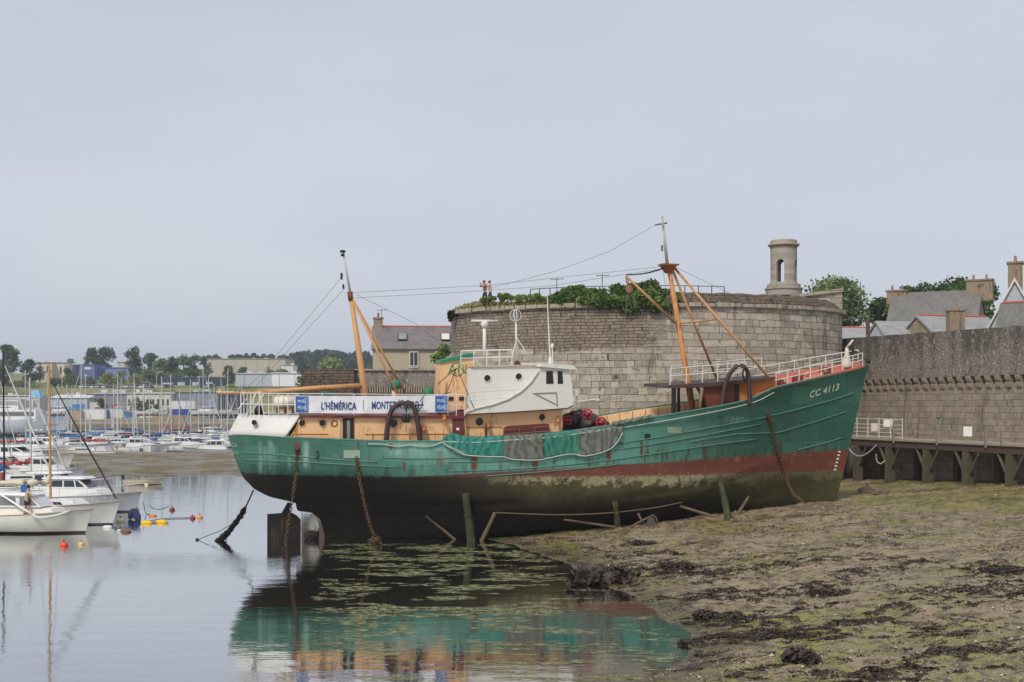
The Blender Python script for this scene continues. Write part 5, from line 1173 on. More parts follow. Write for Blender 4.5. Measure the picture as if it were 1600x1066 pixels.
def house(label, c, w_, d_, zb, ze, zr, rz, wallm, roofm, ridge=redt, chims=(), name='stone_house', thick=.18, over=.15, verge=None):
    "gable house, ridge along local x; chims: (x, width, height above ridge, depth)"
    t = thing(name, label, 'house', (c[0], c[1], zb), rz); H, Z = ze-zb, zr-zb; x, y = w_/2, d_/2
    m = MB(); m.hexa([(-x, -y, 0), (x, -y, 0), (x, y, 0), (-x, y, 0)], [(-x, -y, H), (x, -y, H), (x, y, H), (-x, y, H)])
    m.hexa([(-x, -y, H), (-x, y, H), (-x, 0, Z-.05)], [(x, -y, H), (x, y, H), (x, 0, Z-.05)]); m.build('wall', wallm, t)
    m = MB(); k = over/max(.1, y)*(Z-H)
    for sg in (-1, 1): m.hexa([(-x-over, sg*(y+over), H-k), (x+over, sg*(y+over), H-k), (x+over, 0, Z), (-x-over, 0, Z)], [(-x-over, sg*(y+over), H-k+thick), (x+over, sg*(y+over), H-k+thick), (x+over, 0, Z+thick), (-x-over, 0, Z+thick)])
    rf = m.build('roof', roofm, t)
    if verge:
        for ex in (-1, 1):
            for sg in (-1, 1): m = MB(); m.hexa([(ex*(x+over+.01), sg*(y+over), H-k-.1), (ex*(x+over+.09), sg*(y+over), H-k-.1), (ex*(x+over+.09), 0, Z-.1), (ex*(x+over+.01), 0, Z-.1)], [(ex*(x+over+.01), sg*(y+over), H-k+thick+.03), (ex*(x+over+.09), sg*(y+over), H-k+thick+.03), (ex*(x+over+.09), 0, Z+thick+.03), (ex*(x+over+.01), 0, Z+thick+.03)]); m.build('verge', verge, t)
    if ridge:
        m = MB(); 
        for i in range(int(w_/.4)): m.lathe((-x+.2+i*.4, 0, Z+thick), [(.1, -.19), (.12, .19)], 8, 'X')
        m.build('ridge', ridge, t)
    for cx, cw_, ch, cd in chims:
        m = MB(); m.box((cx, 0, Z+ch/2-.5), (cw_, cd, ch+1.0)); m.box((cx, 0, Z+ch+.03), (cw_+.2, cd+.2, .16)); [m.lathe((cx+o_, 0, Z+ch+.1), [(.13, 0), (.11, .5)], 10) for o_ in ([-cw_*.25, cw_*.25] if cw_ > 1 else [0])]; m.build('chimney', chim, t)
    return t, H, Z
def ctr(px, Y): return ((px-800)/F*Y, Y)
def zz(py, Y): return CAMZ-(py-HY)*Y/F
Y = 128
t, H, Z = house('old slate roofed house with lichen covered chimneys at both ends', ctr(1464, Y+4), 8.6, 8.5, 3, zz(512, Y), zz(458, Y+4), R(-27), gable_m, slate, None, ((-4.0, 2.0, .35, .9), (4.2, 2.5, 1.1, 1.0)))
Y = 112
house('pale roofed house with a red ridge and a stout chimney', ctr(1488, Y+3), 7.4, 6, 3, zz(530, Y), zz(497, Y+3), R(18), gable_m, slate_l, redt, ())
m = MB(); q = Vector((*ctr(1493, 104), 0)); m.box((q.x, q.y, (zz(530, 104)+zz(486, 104))/2), (1.25, .9, zz(486, 104)-zz(530, 104))); m.box((q.x, q.y, zz(485.4, 104)), (1.4, 1.05, .1)); m.lathe((q.x-.05, q.y, zz(485, 104)), [(.22, 0), (.17, .5), (.1, .8)], 10); tag(m.build('chimney_stack', chim), 'plain rendered chimney in front of the pale roof', 'chimney')
Y = 104
t, H, Z = house('steep gabled house with the tall chimney at the right edge', ctr(1588, Y+4), 9, 5.6, 3, zz(540, Y), zz(440, Y+1), R(67), render_g, slate, None, ((-2.9, 1.5, 1.5, 1.1),), verge=railw)
Y = 98
house('lichen grey roof with a red ridge at the right edge of the wall', ctr(1634, Y+3), 6.6, 6.4, 3, zz(548, Y), zz(474, Y+3), R(-34), render_g, slate, redt, ())
Y = 120
house('low pale slate roof just right of the bastion', ctr(1348, Y+3), 6.6, 5.0, 3, zz(530, Y), zz(514, Y+2), R(-3), gable_m, slate_l, redt, ())
house('hipped grey roof with pale skylight panels beside the low roof', ctr(1398, 116), 3.6, 4.2, 3, zz(532, 114), zz(505, 116), R(12), render_g, slate_l, None, ())
m = MB(); q = Vector((*ctr(1356, 112), 0)); m.box((q.x, q.y, zz(510, 112)), (.28, .28, 1.6)); tag(m.build('chimney_pipe', plain('pipe_brown', (86, 74, 64), .8)), 'thin brown flue pipe on the low pale roof', 'flue')
# trees behind
lt1 = leafmat('tree_mid', (88, 108, 70), (142, 156, 110), .5); lt2 = leafmat('tree_dark', (52, 66, 46), (90, 104, 70), .4); lt3 = leafmat('tree_light', (96, 116, 60), (146, 158, 92), .5)
tree('broad_tree', 'big round green tree beside the stone end wall', 'tree', (*ctr(1312, 150), 3), zz(434, 150)-3, 4.9, 16000, .30, lt1, bark, 14, .2, seed=1)
tree('small_tree', 'dark bushy tree right of the big round one', 'tree', (*ctr(1378, 160), 3), zz(466, 160)-3, 3.6, 7000, .32, lt2, bark, 8, .2, seed=2)
tree('small_tree', 'pale green bushy tree below the thin topped one', 'tree', (*ctr(1402, 150), 3), zz(470, 150)-3, 3.2, 7000, .30, lt3, bark, 8, .2, seed=3)
tree('thin_tree', 'thin topped tree rising left of the lichen chimney', 'tree', (*ctr(1418, 156), 3), zz(448, 156)-3, 2.3, 2200, .3, lt2, bark, 6, .55, seed=4)
tree('cedar_tree', 'flat topped dark cedar behind the old slate roof', 'tree', (*ctr(1492, 165), 3), zz(432, 165)-3, 5.4, 8000, .34, lt2, bark, 11, .55, form='flat', seed=5, flat=.5)
tree('broad_tree', 'green tree in front of the dark cedar', 'tree', (*ctr(1500, 160), 3), zz(441, 160)-3, 4.4, 7000, .32, leafmat('tree_green', (66, 92, 48), (108, 134, 74), .5), bark, 8, .3, seed=6)
tree('cedar_tree', 'dark tree top beside the right chimney', 'tree', (*ctr(1546, 165), 3), zz(440, 165)-3, 2.6, 1500, .38, lt2, bark, 6, .6, form='flat', seed=7)
tree('small_tree', 'yellow green tree top left of the cedar', 'tree', (*ctr(1462, 150), 3), zz(456, 150)-3, 2.0, 1500, .34, lt3, bark, 5, .4, seed=8)

# ---------------- rampart and house left of the bastion
ram = thing('low_rampart', 'lower dark rampart wall running left from the bastion', 'wall', P(470, 700, 112))
def ramb(m, nm, mat): m.v = [tuple(Vector(v)-ram.location) for v in m.v]; return m.build(nm, mat, ram)
m = MB(); NN = 50
def rtop(px): return 577+(1.2*noise.noise(Vector((px*.12, 1, 0)))) if px < 553 else 577.5
for a, b, mt, nm, dy, ybot in ((471, 553, rub_m, 'rough_wall', 0, 720), (553, 712, wallup_m, 'plain_wall', 1.2, 604)):
    m = MB(); xs_ = [lerp(a, b, i/NN) for i in range(NN+1)]
    m.grid([[P(x, lerp(rtop(x), ybot, k), 112+dy) for x in xs_] for k in (1, .5, 0)]+[[P(x, rtop(x), 112+dy)+Vector((0, 1.5, .02)) for x in xs_], [P(x, ybot, 112+dy)+Vector((0, 1.5, 0)) for x in xs_]]); ramb(m, nm, mt)
m = MB(); m.grid([[P(x, y, 113.7) for x in (553, 712)] for y in (760, 603)]); ramb(m, 'lower_wall', wall_m)
m = MB(); m.hexa([P(471, 760, 112), P(471, 760, 113.5), P(471, 577, 113.5), P(471, 577, 112)], [P(472, 760, 112), P(472, 760, 113.5), P(472, 577, 113.5), P(472, 577, 112)]); ramb(m, 'end_face', rub_m)
for i in range(40):
    px = 556+i*3.8; m = MB(); q = P(px, 609, 113.4); m.box(q, (.13, .6, .55)); ramb(m, 'corbel', cbm)
m = MB(); m.hexa([P(553, 579, 113), P(712, 579, 113), P(712, 579, 115), P(553, 579, 115)], [P(553, 576.6, 113), P(712, 576.6, 113), P(712, 576.6, 115), P(553, 576.6, 115)]); ramb(m, 'coping', cop_m)
Y = 132; Xc = ctr(655, Y+3)
t, H, Z = house('stone house with two skylights behind the low rampart', (Xc[0], Y+3.0), 9.6, 6.4, 3, zz(546, Y), zz(513, Y+3), R(5), render_w, slate_p, redt, ((-4.3, .95, 1.0, .8),))
for x_, y_, mt in ((-1.75, .55, (134, 136, 136)), (2.7, .55, (206, 204, 198))):
    q = Vector((x_, -3.2*y_-.1, lerp(Z, H, y_)+.28)); an = math.atan2(Z-H, 3.2); m = MB(); m.box(q, (.95, 1.25, .1), 0, 0, an); f_ = m.build('skylight', dark, t); m = MB(); m.box(q+Vector((0, -.02, .05)), (.8, 1.08, .06), 0, 0, an); m.build('pane', plain('sky_glass_%d' % mt[0], mt, .25), f_)
for x_ in (-.6, 2.05):
    m = MB(); m.box((x_, -3.25, H-1.05), (1.0, .16, 1.75)); f_ = m.build('window', plain('win_stone', (188, 178, 158), .8), t); m = MB(); m.box((x_, -3.32, H-1.0), (.72, .08, 1.4)); m.build('pane', plain('pane_blue', (58, 64, 72), .2), f_)
    m = MB(); m.box((x_, -3.38, H-1.0), (.06, .04, 1.4)); m.box((x_, -3.38, H-.3), (.74, .04, .06)); m.box((x_, -3.38, H-1.7), (.74, .04, .06)); m.build('frame', railw, f_)
m = MB(); m.box((0, -3.35, H-.05), (9.8, .14, .14)); m.build('gutter', plain('gutter', (84, 80, 76), .7), t)
m = MB(); m.tube([(-.75, -3.1, H+.2), (-1.5, -1.8, H+1.7)], .03, 4); 
tree('small_tree', 'bright green tree between the house and the bastion', 'tree', (*ctr(694, 118), 6), zz(538, 118)-6, 1.35, 1900, .2, leafmat('tree_bright', (88, 114, 52), (140, 160, 84), .9), bark, 7, .2, seed=12)
aerial(596, 483, 512, 133, 'television aerial on the chimney of the stone house')

# ---------------- people
skin = plain('skin', (190, 140, 116), .6, .3, .05); hairm = plain('hair_dark', (50, 38, 30), .8)
def skinmesh(name, joints, bones, mat, parent, sub=1):
    me = bpy.data.meshes.new(name); me.from_pydata([j[0] for j in joints], bones, []); o_ = bpy.data.objects.new(name, me); COL.objects.link(o_); o_.parent = parent
    mo = o_.modifiers.new('skin', 'SKIN'); 
    for i, j in enumerate(joints): me.skin_vertices[0].data[i].radius = (j[1], j[2] if len(j) > 2 else j[1])
    me.skin_vertices[0].data[0].use_root = True; s_ = o_.modifiers.new('sub', 'SUBSURF'); s_.levels = sub; s_.render_levels = sub; mo.use_smooth_shade = True
    me.materials.append(mat); return o_
def person(label, loc, rz, h, shirt, shorts, pose='stand', shoes=(30, 28, 26), bare=True, longsl=False, lean=.0, hat=None):
    t = thing('person', label, 'person', loc, rz); k = h/1.75; V = lambda x, y, z: (x*k, y*k, z*k); L = lean
    hip, ch, nk, hd = V(0, 0, .92), V(0, L*.6, 1.28), V(0, L, 1.48), V(0, L*1.35, 1.62)
    if pose == 'lean': hands = [V(-.22, .42+L, 1.12), V(.22, .42+L, 1.12)]; elb = [V(-.30, .18+L, 1.14), V(.30, .18+L, 1.14)]
    elif pose == 'camera': hands = [V(-.06, .26+L, 1.56), V(.06, .26+L, 1.56)]; elb = [V(-.27, .20+L, 1.26), V(.27, .20+L, 1.26)]
    else: hands = [V(-.27, .10, .82), V(.27, .10, .82)]; elb = [V(-.28, -.02, 1.10), V(.28, -.02, 1.10)]
    sh = [V(-.19, L*.9, 1.42), V(.19, L*.9, 1.42)]
    fx = [-.13, .15]; fy = [-.06, .08]
    J = [(hip, .14*k, .11*k), (ch, .16*k, .11*k), (nk, .06*k), (V(0, L*1.2, 1.55), .07*k, .08*k), (V(0, L*1.35, 1.64), .085*k, .10*k), (V(0, L*1.4, 1.72), .06*k, .07*k)]
    B = [(0, 1), (1, 2), (2, 3), (3, 4), (4, 5)]
    for i in (0, 1):
        n = len(J); sx_ = -1 if i == 0 else 1
        J += [(sh[i], .06*k), (elb[i], .045*k), (hands[i], .033*k), (tuple(Vector(hands[i])+Vector((0, .07*k, -.05*k))), .035*k, .02*k)]; B += [(1, n), (n, n+1), (n+1, n+2), (n+2, n+3)]
        n = len(J); J += [(V(sx_*.10, 0, .86), .09*k), (V(fx[i], fy[i]+.03, .50), .062*k), (V(fx[i], fy[i], .10), .045*k), (V(fx[i], fy[i]+.14, .04), .04*k, .03*k)]; B += [(0, n), (n, n+1), (n+1, n+2), (n+2, n+3)]
        for f_ in range(4):   # fingers
            n2 = len(J); o_ = Vector(hands[i])+Vector(((f_-1.5)*.016*k, .09*k, -.06*k)); J += [(tuple(o_), .009*k), (tuple(o_+Vector((0, .04*k, -.025*k))), .008*k)]; B += [(n-1, n2), (n2, n2+1)]
    skinmesh('body', J, B, skin, t, 2)
    sm = plain('cloth_%d_%d_%d' % shirt, shirt, .9); so_ = plain('cloth_%d_%d_%d' % shorts, shorts, .9)
    JS = [(V(0, 0, .90), .16*k, .13*k), (ch, .18*k, .13*k), (V(0, L*.95, 1.45), .09*k, .08*k)]; BS = [(0, 1), (1, 2)]
    for i in (0, 1):
        n = len(JS); JS += [(sh[i], .075*k), (tuple(Vector(sh[i]).lerp(Vector(elb[i]), .7)), .062*k)]; BS += [(1, n), (n, n+1)]
        if longsl: JS += [(elb[i], .058*k), (tuple(Vector(elb[i]).lerp(Vector(hands[i]), .85)), .046*k)]; BS += [(n+1, n+2), (n+2, n+3)]
    skinmesh('shirt', JS, BS, sm, t)
    JT = [(V(0, 0, .97), .155*k, .125*k), (V(0, 0, .85), .15*k, .12*k)]; BT = [(0, 1)]
    for i in (0, 1):
        n = len(JT); sx_ = -1 if i == 0 else 1; e_ = .42 if bare else 1.0
        JT += [(V(sx_*.10, 0, .80), .105*k), (tuple(Vector(V(sx_*.10, 0, .84)).lerp(Vector(V(fx[i], fy[i]+.03, .50)), .8)), .09*k)]; BT += [(1, n), (n, n+1)]
        if not bare: JT += [(V(fx[i], fy[i], .12), .065*k)]; BT += [(n+1, n+2)]
    skinmesh('shorts' if bare else 'trousers', JT, BT, so_, t)
    for i in (0, 1):
        m = MB(); m.hexa([V(fx[i]+a, fy[i]+b, 0) for a, b in ((-.05, -.09), (.05, -.09), (.055, .12), (.03, .2), (-.03, .2), (-.055, .12))], [V(fx[i]+a, fy[i]+b, c) for a, b, c in ((-.045, -.08, .16), (.045, -.08, .16), (.05, .08, .12), (.025, .18, .06), (-.025, .18, .06), (-.05, .08, .12))]); m.build('shoe', plain('shoe_dark', shoes, .7), t)
    m = MB(); hx = V(0, L*1.35-.015, 1.665); m.lathe(hx, [(.075*k, -.07*k), (.098*k, -.02*k), (.095*k, .05*k), (.06*k, .10*k), (.01*k, .115*k)], 12); m.build('hair', plain('hat', hat, .8) if hat else hairm, t, True)
    m = MB(); m.lathe(V(0, L*1.35+.105, 1.63), [(.018*k, -.025*k), (.012*k, .03*k)], 6); [m.lathe(V(x_, L*1.35+.09, 1.66), [(.012*k, -.01*k), (.012*k, .01*k)], 6) for x_ in (-.035, .035)]; m.box(V(0, L*1.35+.095, 1.585), (.05*k, .01*k, .012*k)); m.build('face', plain('face_dark', (120, 80, 66), .7), t)
    return t
q = arc_pt(758, TR-2.4); person('person in a pink and dark shirt leaning at the railing on the bastion', (q.x, q.y, TZ+.50), R(120), 1.74, (150, 104, 100), (44, 44, 56), 'camera', bare=False, lean=.08)
q = arc_pt(766, TR-2.4); person('person in a pale top and navy trousers standing on the bastion', (q.x, q.y, TZ+.44), R(100), 1.68, (206, 188, 182), (38, 42, 60), 'camera', bare=False, lean=.05)
# ================================================================ boats
def boatpaint(nm, rgb, strip=(40, 44, 60), zs=.1):
    if nm in _MC: return _MC[nm]
    t = NT(nm); o = t.obj(); z = t.sep(o)[2]; n = t.noise(o, 1.5, 4); c = t.mix(n, tuple(x*.86 for x in lin(rgb)), tuple(min(.85, x*1.06) for x in lin(rgb)))
    c = t.mix(t.math('MULTIPLY', t.ramp(t.noise(t.scale(o, (3, 3, .4)), 2, 4), .6, .75), .3), c, lin((150, 140, 110)))
    c = t.mix(t.ramp(z, zs-.015, zs+.015), lin(strip), c); _MC[nm] = t.out(c, .35, spec=.5); return t.m
hw = boatpaint('gelcoat_white', (214, 213, 208)); hw2 = boatpaint('gelcoat_cream', (206, 204, 192), (66, 50, 44), .12); hgrey = boatpaint('hull_grey', (168, 172, 178)); hnavy = boatpaint('hull_navy', (44, 54, 84), (120, 40, 40)); hpale = boatpaint('hull_dinghy', (190, 178, 156), (90, 84, 74), .06)
deckc = plain('deck_cream', (214, 210, 198), .6); cabw = plain('cabin_white', (212, 212, 210), .4); sglass = plain('smoked_glass', (40, 46, 56), .15, .6); alu = plain('mast_alloy', (186, 188, 188), .4); woodm = plain('mast_wood', (178, 138, 92), .5); blackm = plain('mast_black', (34, 34, 40), .5)
cov = {'blue': plain('cover_blue', (44, 92, 152), .8), 'navy': plain('cover_navy', (36, 44, 78), .8), 'white': plain('cover_white', (192, 192, 190), .8), 'red': plain('cover_red', (172, 72, 64), .8), 'teal': plain('cover_teal', (86, 150, 170), .8), 'cream': plain('cover_cream', (200, 190, 166), .8)}
def hull_mb(L, B, Fb, rake=.55, bowrise=.38, tr=.82):
    m = MB(); N, K = 18, 8
    def sec(i, sg):
        s = i/N; b = B/2*(tr+(1-tr)*math.sin(min(1, s/.45)*math.pi/2))*(1-max(0, (s-.45)/.55)**2.4); z1 = Fb*(1+bowrise*s**2.2); out = []
        for k in range(K+1):
            h = k/K; f = (1-h**2.2)**.55 if h < 1 else .02; f = f*(1-.55*sstep(.5, 1, s)*h**.7); x = -L/2+L*s-rake*sstep(.7, 1, s)*(h**.8)*1.0+.0
            out.append((x, sg*max(.012, b*f), lerp(z1, -.3, h)))
        return out
    for sg in (-1, 1):
        rows = [sec(i, sg) for i in range(N+1)]; m.grid(rows if sg < 0 else [r[::-1] for r in rows])
    a, b = sec(0, -1), sec(0, 1); m.add(a+b, [(k, k+1, K+2+k, K+1+k) for k in range(K)])
    d = MB(); d.grid([[(lambda p: (p[0]*.985, p[1]*k*.96, p[2]-.05))(sec(i, 1)[0]) for i in range(N+1)] for k in (-1, 0, 1)])
    edge = [[Vector(sec(i, sg)[0]) for i in range(N+1)] for sg in (-1, 1)]
    return m, d, edge
def prism_y(m, poly, hw_, top=.86):
    "side outline (x,z) with half width hw_, narrower at the top"
    z0 = min(p[1] for p in poly); z1 = max(p[1] for p in poly); f = lambda z: hw_*lerp(1, top, (z-z0)/max(.01, z1-z0))
    m.hexa([(x, -f(z), z) for x, z in poly], [(x, f(z), z) for x, z in poly]); return f
def boat(kind, name, label, loc, rz, L, B, Fb, hm=None, mast=0, cover='blue', mastm=None, jib=None, group=None, cat=None, mx=.08, rail_=True, bim=None):
    t = thing(name, label, cat or {'sail': 'sailing boat', 'motor': 'motor boat', 'cabin': 'motor boat', 'dinghy': 'dinghy'}[kind], loc, rz, group)
    h, d, edge = hull_mb(L, B, Fb, .6*L/8); hl = h.build('hull', hm or hw, t, True, fix=False); hl.data.update()
    d.build('deck', deckc, t)
    m = MB(); [m.tube(e, .035, 5) for e in edge]; m.build('gunwale', plain('gunwale', (150, 140, 120), .6), t)
    if kind == 'sail':
        m = MB(); f = prism_y(m, [(-.18*L, Fb*.95), (.24*L, Fb*1.05), (.17*L, Fb*1.05+.42), (-.16*L, Fb*.95+.5)], B*.3); cb = m.build('coachroof', cabw, t)
        for sg in (-1, 1):
            m = MB(); m.add([(x, sg*(B*.3*.95+.015), z) for x, z in ((-.12*L, Fb+.14), (.12*L, Fb+.18), (.10*L, Fb+.34), (-.11*L, Fb+.34))], [(0, 1, 2, 3)]); m.build('window', sglass, cb)
        m = MB(); prism_y(m, [(-.36*L, Fb*.9), (-.2*L, Fb*.9), (-.21*L, Fb*.9+.75), (-.31*L, Fb*.9+.8)], B*.32); 
        if bim: m.build('sprayhood', cov[bim], t)
    elif kind == 'motor':
        m = MB(); prism_y(m, [(-.30*L, Fb*.9), (.22*L, Fb*1.05), (.16*L, Fb+.55), (.06*L, Fb+.62), (-.28*L, Fb+.6)], B*.36); m.build('cabin', cabw, t)
        m = MB(); f = prism_y(m, [(-.24*L, Fb+.6), (.09*L, Fb+.62), (.0*L, Fb+1.25), (-.22*L, Fb+1.25)], B*.32, .88); u = m.build('wheelhouse', cabw, t)
        for sg in (-1, 1):
            for x0, x1, x2, x3 in ((-.225, -.125, -.13, -.215), (-.115, -.02, -.035, -.115), (-.01, .062, .0, -.022)):
                m = MB(); m.add([(x0*L, sg*(f(Fb+.72)+.015), Fb+.72), (x1*L, sg*(f(Fb+.72)+.015), Fb+.72), (x2*L, sg*(f(Fb+1.13)+.015), Fb+1.13), (x3*L, sg*(f(Fb+1.13)+.015), Fb+1.13)], [(0, 1, 2, 3)]); m.build('window', sglass, u)
        m = MB(); m.add([(.085*L+.02, y, Fb+.70) for y in (-B*.26, B*.26)]+[(.02*L+.02, y, Fb+1.15) for y in (B*.24, -B*.24)], [(0, 1, 2, 3)]); m.build('windscreen', sglass, u)
        m = MB(); m.hexa([(-.3*L, -B*.34, Fb+1.25), (.06*L, -B*.32, Fb+1.25), (.06*L, B*.32, Fb+1.25), (-.3*L, B*.34, Fb+1.25)], [(-.29*L, -B*.33, Fb+1.36), (.03*L, -B*.3, Fb+1.38), (.03*L, B*.3, Fb+1.38), (-.29*L, B*.33, Fb+1.36)]); m.build('roof', cabw, t)
    elif kind == 'dinghy':
        m = MB(); [m.box((x*L, 0, Fb*.75), (.25, B*.8, .05)) for x in (-.25, .1)]; m.build('seat', plain('thwart', (150, 126, 94), .7), t)
        m = MB(); m.box((-L/2-.1, 0, Fb+.2), (.25, .3, .5)); m.tube([(-L/2-.12, 0, Fb), (-L/2-.2, 0, -.3)], .07, 6); m.build('outboard', dark, t)
    if kind in ('sail', 'motor') and L < 12:
        for fx_ in (-.22, .05, .2): m = MB(); yb = -B/2*(1-max(0, (fx_+.05)/.55)**2.4)-.07; m.lathe((fx_*L, yb, Fb*.55), [(.03, -.3), (.1, -.22), (.1, .2), (.03, .28)], 8); m.build('fender', cov['white'] if (int(L*7+B*10)+int(fx_*20)) % 3 else cov['navy'], t)
        m = MB(); m.tube([(-L*.48, -B*.34, Fb), (-L*.48, -B*.34, Fb+.65), (-L*.49, B*.34, Fb+.65), (-L*.48, B*.34, Fb)], .022, 4); m.tube([(-L*.48, -B*.36, Fb+.65), (-L*.25, -B*.44, Fb+.6), (-L*.25, -B*.44, Fb)], .02, 4); m.tube([(-L*.48, B*.36, Fb+.65), (-L*.25, B*.44, Fb+.6), (-L*.25, B*.44, Fb)], .02, 4); m.build('pushpit', alu, t)
        m = MB(); m.torus((-L*.485, B*.2, Fb+.45), (0, .24, 0), (0, 0, .24), .07, 14, 5, .8); m.build('life_ring', cov['red'] if int(L*3+B*9) % 2 else cov['white'], t)
    if mast:
        x = mx*L; m = MB(); m.tube([(x, 0, Fb), (x-.01*mast, 0, mast)], [.085, .06], 7); m.box((x, 0, mast*.62), (.06, B*.6, .05)); mm_ = m.build('mast', mastm or alu, t)
        m = MB(); m.tube([(x-.1, 0, Fb+1.25), (x-.42*L, 0, Fb+1.3)], .06, 6); m.build('boom', alu, t)
        m = MB(); m.tube(smooth_path([(x-.08, 0, Fb+1.9), (x-.2, 0, Fb+1.5), (x-.2*L, 0, Fb+1.46), (x-.42*L, 0, Fb+1.4)], 10), [.1, .17, .2, .21, .2, .19, .18, .16, .14, .12, .08], 7); m.build('sail_cover', cov[cover], t, True)
        m = MB(); [m.tube([(x, 0, mast*.97), q], .012, 3) for q in ((-L*.49, 0, Fb), (x-.1, B*.46, Fb), (x-.1, -B*.46, Fb), (L*.47, 0, Fb*1.45))]; m.build('rigging', wire, t)
        if jib: m = MB(); m.tube([(x+.05, 0, mast*.9), (lerp(x, L*.46, .5), 0, lerp(mast*.9, Fb*1.5, .5)), (L*.46, 0, Fb*1.5)], [.03, .07, .05] if jib != 'black' else [.03, .06, .045], 6); m.build('furled_sail', cov[jib] if jib != 'black' else blackm, t)
    if rail_ and kind != 'dinghy':
        m = MB(); H = .55
        for e in edge:
            pts = [p+Vector((0, -.06*math.copysign(1, p.y), H)) for p in e[11:]]; m.tube(pts, .018, 4)
            for p in e[11::2]: m.tube([p, p+Vector((0, 0, H))], .015, 4)
        m.tube([edge[0][-1]+Vector((0, 0, H)), edge[1][-1]+Vector((0, 0, H))], .018, 4); m.build('pulpit', alu, t)
    return t
def wpt(px, py): return G(px, py)
def mtop(loc, py): return CAMZ-(py-HY)*loc.y/F
def place(px_bow, py, L, rz):
    "boat centre so that the bow stands at the photo pixel"
    b = G(px_bow, py); return Vector((b.x-math.cos(rz)*L/2, b.y-math.sin(rz)*L/2, 0))
# nearest three
rz = R(-6); A = place(147, 833, 8.2, rz); ba = boat('cabin', 'motor_boat', 'nearest white motor boat with a man standing on its side deck', A, rz, 8.2, 2.7, 1.0, hw2, rail_=False)
m = MB(); f = prism_y(m, [(-2.6, .95), (2.2, 1.05), (1.9, 1.4), (.6, 1.5), (-2.5, 1.5)], .85); m.build('cabin', deckc, ba)
m = MB(); f = prism_y(m, [(-2.4, 1.5), (1.35, 1.5), (.75, 2.15), (-2.3, 2.2)], .85, .9); wh = m.build('wheelhouse', cabw, ba)
for x0, x1, x2, x3, mt in ((.1, 1.15, .62, .06, 'g'), (-1.2, -.1, -.2, -1.15, 'g'), (-2.3, -1.3, -1.3, -2.2, 'r')):
    m = MB(); m.add([(x0, -(f(1.6)+.02), 1.6), (x1, -(f(1.6)+.02), 1.6), (x2, -(f(2.05)+.02), 2.05), (x3, -(f(2.05)+.02), 2.05)], [(0, 1, 2, 3)]); m.build('window', plain('glass_haze', (112, 118, 116), .2) if mt == 'g' else cov['red'], wh)
m = MB(); m.hexa([(-2.6, -.95, 2.2), (.85, -.9, 2.15), (.85, .9, 2.15), (-2.6, .95, 2.2)], [(-2.6, -.9, 2.32), (.6, -.85, 2.28), (.6, .85, 2.28), (-2.6, .9, 2.32)]); m.build('roof', cabw, ba)
m = MB(); m.tube([(-.9, -1.0, 2.2), (.75, -1.1, 1.25)], .06, 6); m.build('brace', cabw, ba)
m = MB(); m.tube(smooth_path([(1.1, -1.36, 1.12), (1.5, -1.46, .98), (1.9, -1.36, .98), (2.5, -1.05, 1.1), (3.0, -.7, 1.3)], 16), .09, 7); m.build('white_fender', cov['white'], ba, True)
fd = MB(); fd.lathe((-1.6, -1.48, .45), [(.02, -.38), (.12, -.3), (.12, .3), (.03, .4)], 10); tag(fd.build('fender', cov['white'], None, True), 'white fender hanging on the side of the nearest motor boat', 'fender'); bpy.data.objects['fender'].matrix_world = Matrix.Translation(A) @ Matrix.Rotation(rz, 4, 'Z')
MA = Matrix.Translation(A) @ Matrix.Rotation(rz, 4, 'Z'); q = G(41, 838); Yq = (MA @ Vector((-1, -1.15, 0))).y; pz = P(41, 810, Yq)
person('person in a khaki shirt and black shorts standing on the nearest boat', (pz.x, pz.y, 1.02), R(-65), 1.72, (176, 156, 124), (30, 30, 36), 'lean', hat=(40, 40, 50), lean=.1)
m = MB(); m.box((0, 0, .18), (.4, .35, .36)); m.lathe((0, 0, .36), [(.21, 0), (.21, .05), (.05, .07)], 12); o_ = tag(m.build('blue_bucket', cov['blue']), 'blue tub on the roof of the nearest motor boat', 'tub'); o_.location = MA @ Vector((-.1, .2, 2.30))
rz = R(-10); Bp = place(190, 820, 9, rz); b2 = boat('sail', 'sailing_boat', 'white sailing boat with a wooden mast behind the nearest motor boat', Bp, rz, 9, 2.8, 1.05, hw, mtop(Bp, 570), 'cream', woodm, 'black', mx=-.02, bim='cream')
rz = R(-8); Cp = place(222, 800, 8.5, rz); b3 = boat('motor', 'motor_boat', 'white roofed motor boat with a black bow rail, third from the front', Cp, rz, 8.5, 2.8, 1.0, hgrey)
rz = R(-8); Dp = place(205, 785, 8, rz); 
rz = R(-5); q = place(178, 786, 8, rz); boat('motor', 'motor_boat', 'white cabin boat half hidden behind the white roofed motor boat', q, rz, 8, 2.7, .95, hw)
rz = R(-15); q = place(92, 783, 8, rz); boat('sail', 'sailing_boat', 'sailing boat with a teal canopy and a black mast at the left edge', q, rz, 8, 2.6, .9, hw, mtop(q, 548), 'blue', blackm, 'white', mx=-.1, bim='teal')
rz = R(-20); q = place(62, 765, 9, rz); boat('motor', 'motor_boat', 'white cabin cruiser beside the teal canopy at the left edge', q, rz, 9, 2.9, 1.0, hw)
rz = R(12); q = place(112, 764, 8, rz); boat('sail', 'sailing_boat', 'small sailing boat with red covers in the middle of the near moorings', q, rz, 8, 2.5, .85, hw, mtop(q, 590), 'red', alu, 'white', bim='red')
rz = R(-5); q = place(118, 737, 13, rz); boat('motor', 'motor_yacht', 'large white motor yacht with three dark side windows', q, rz, 13, 3.8, 1.5, hw)
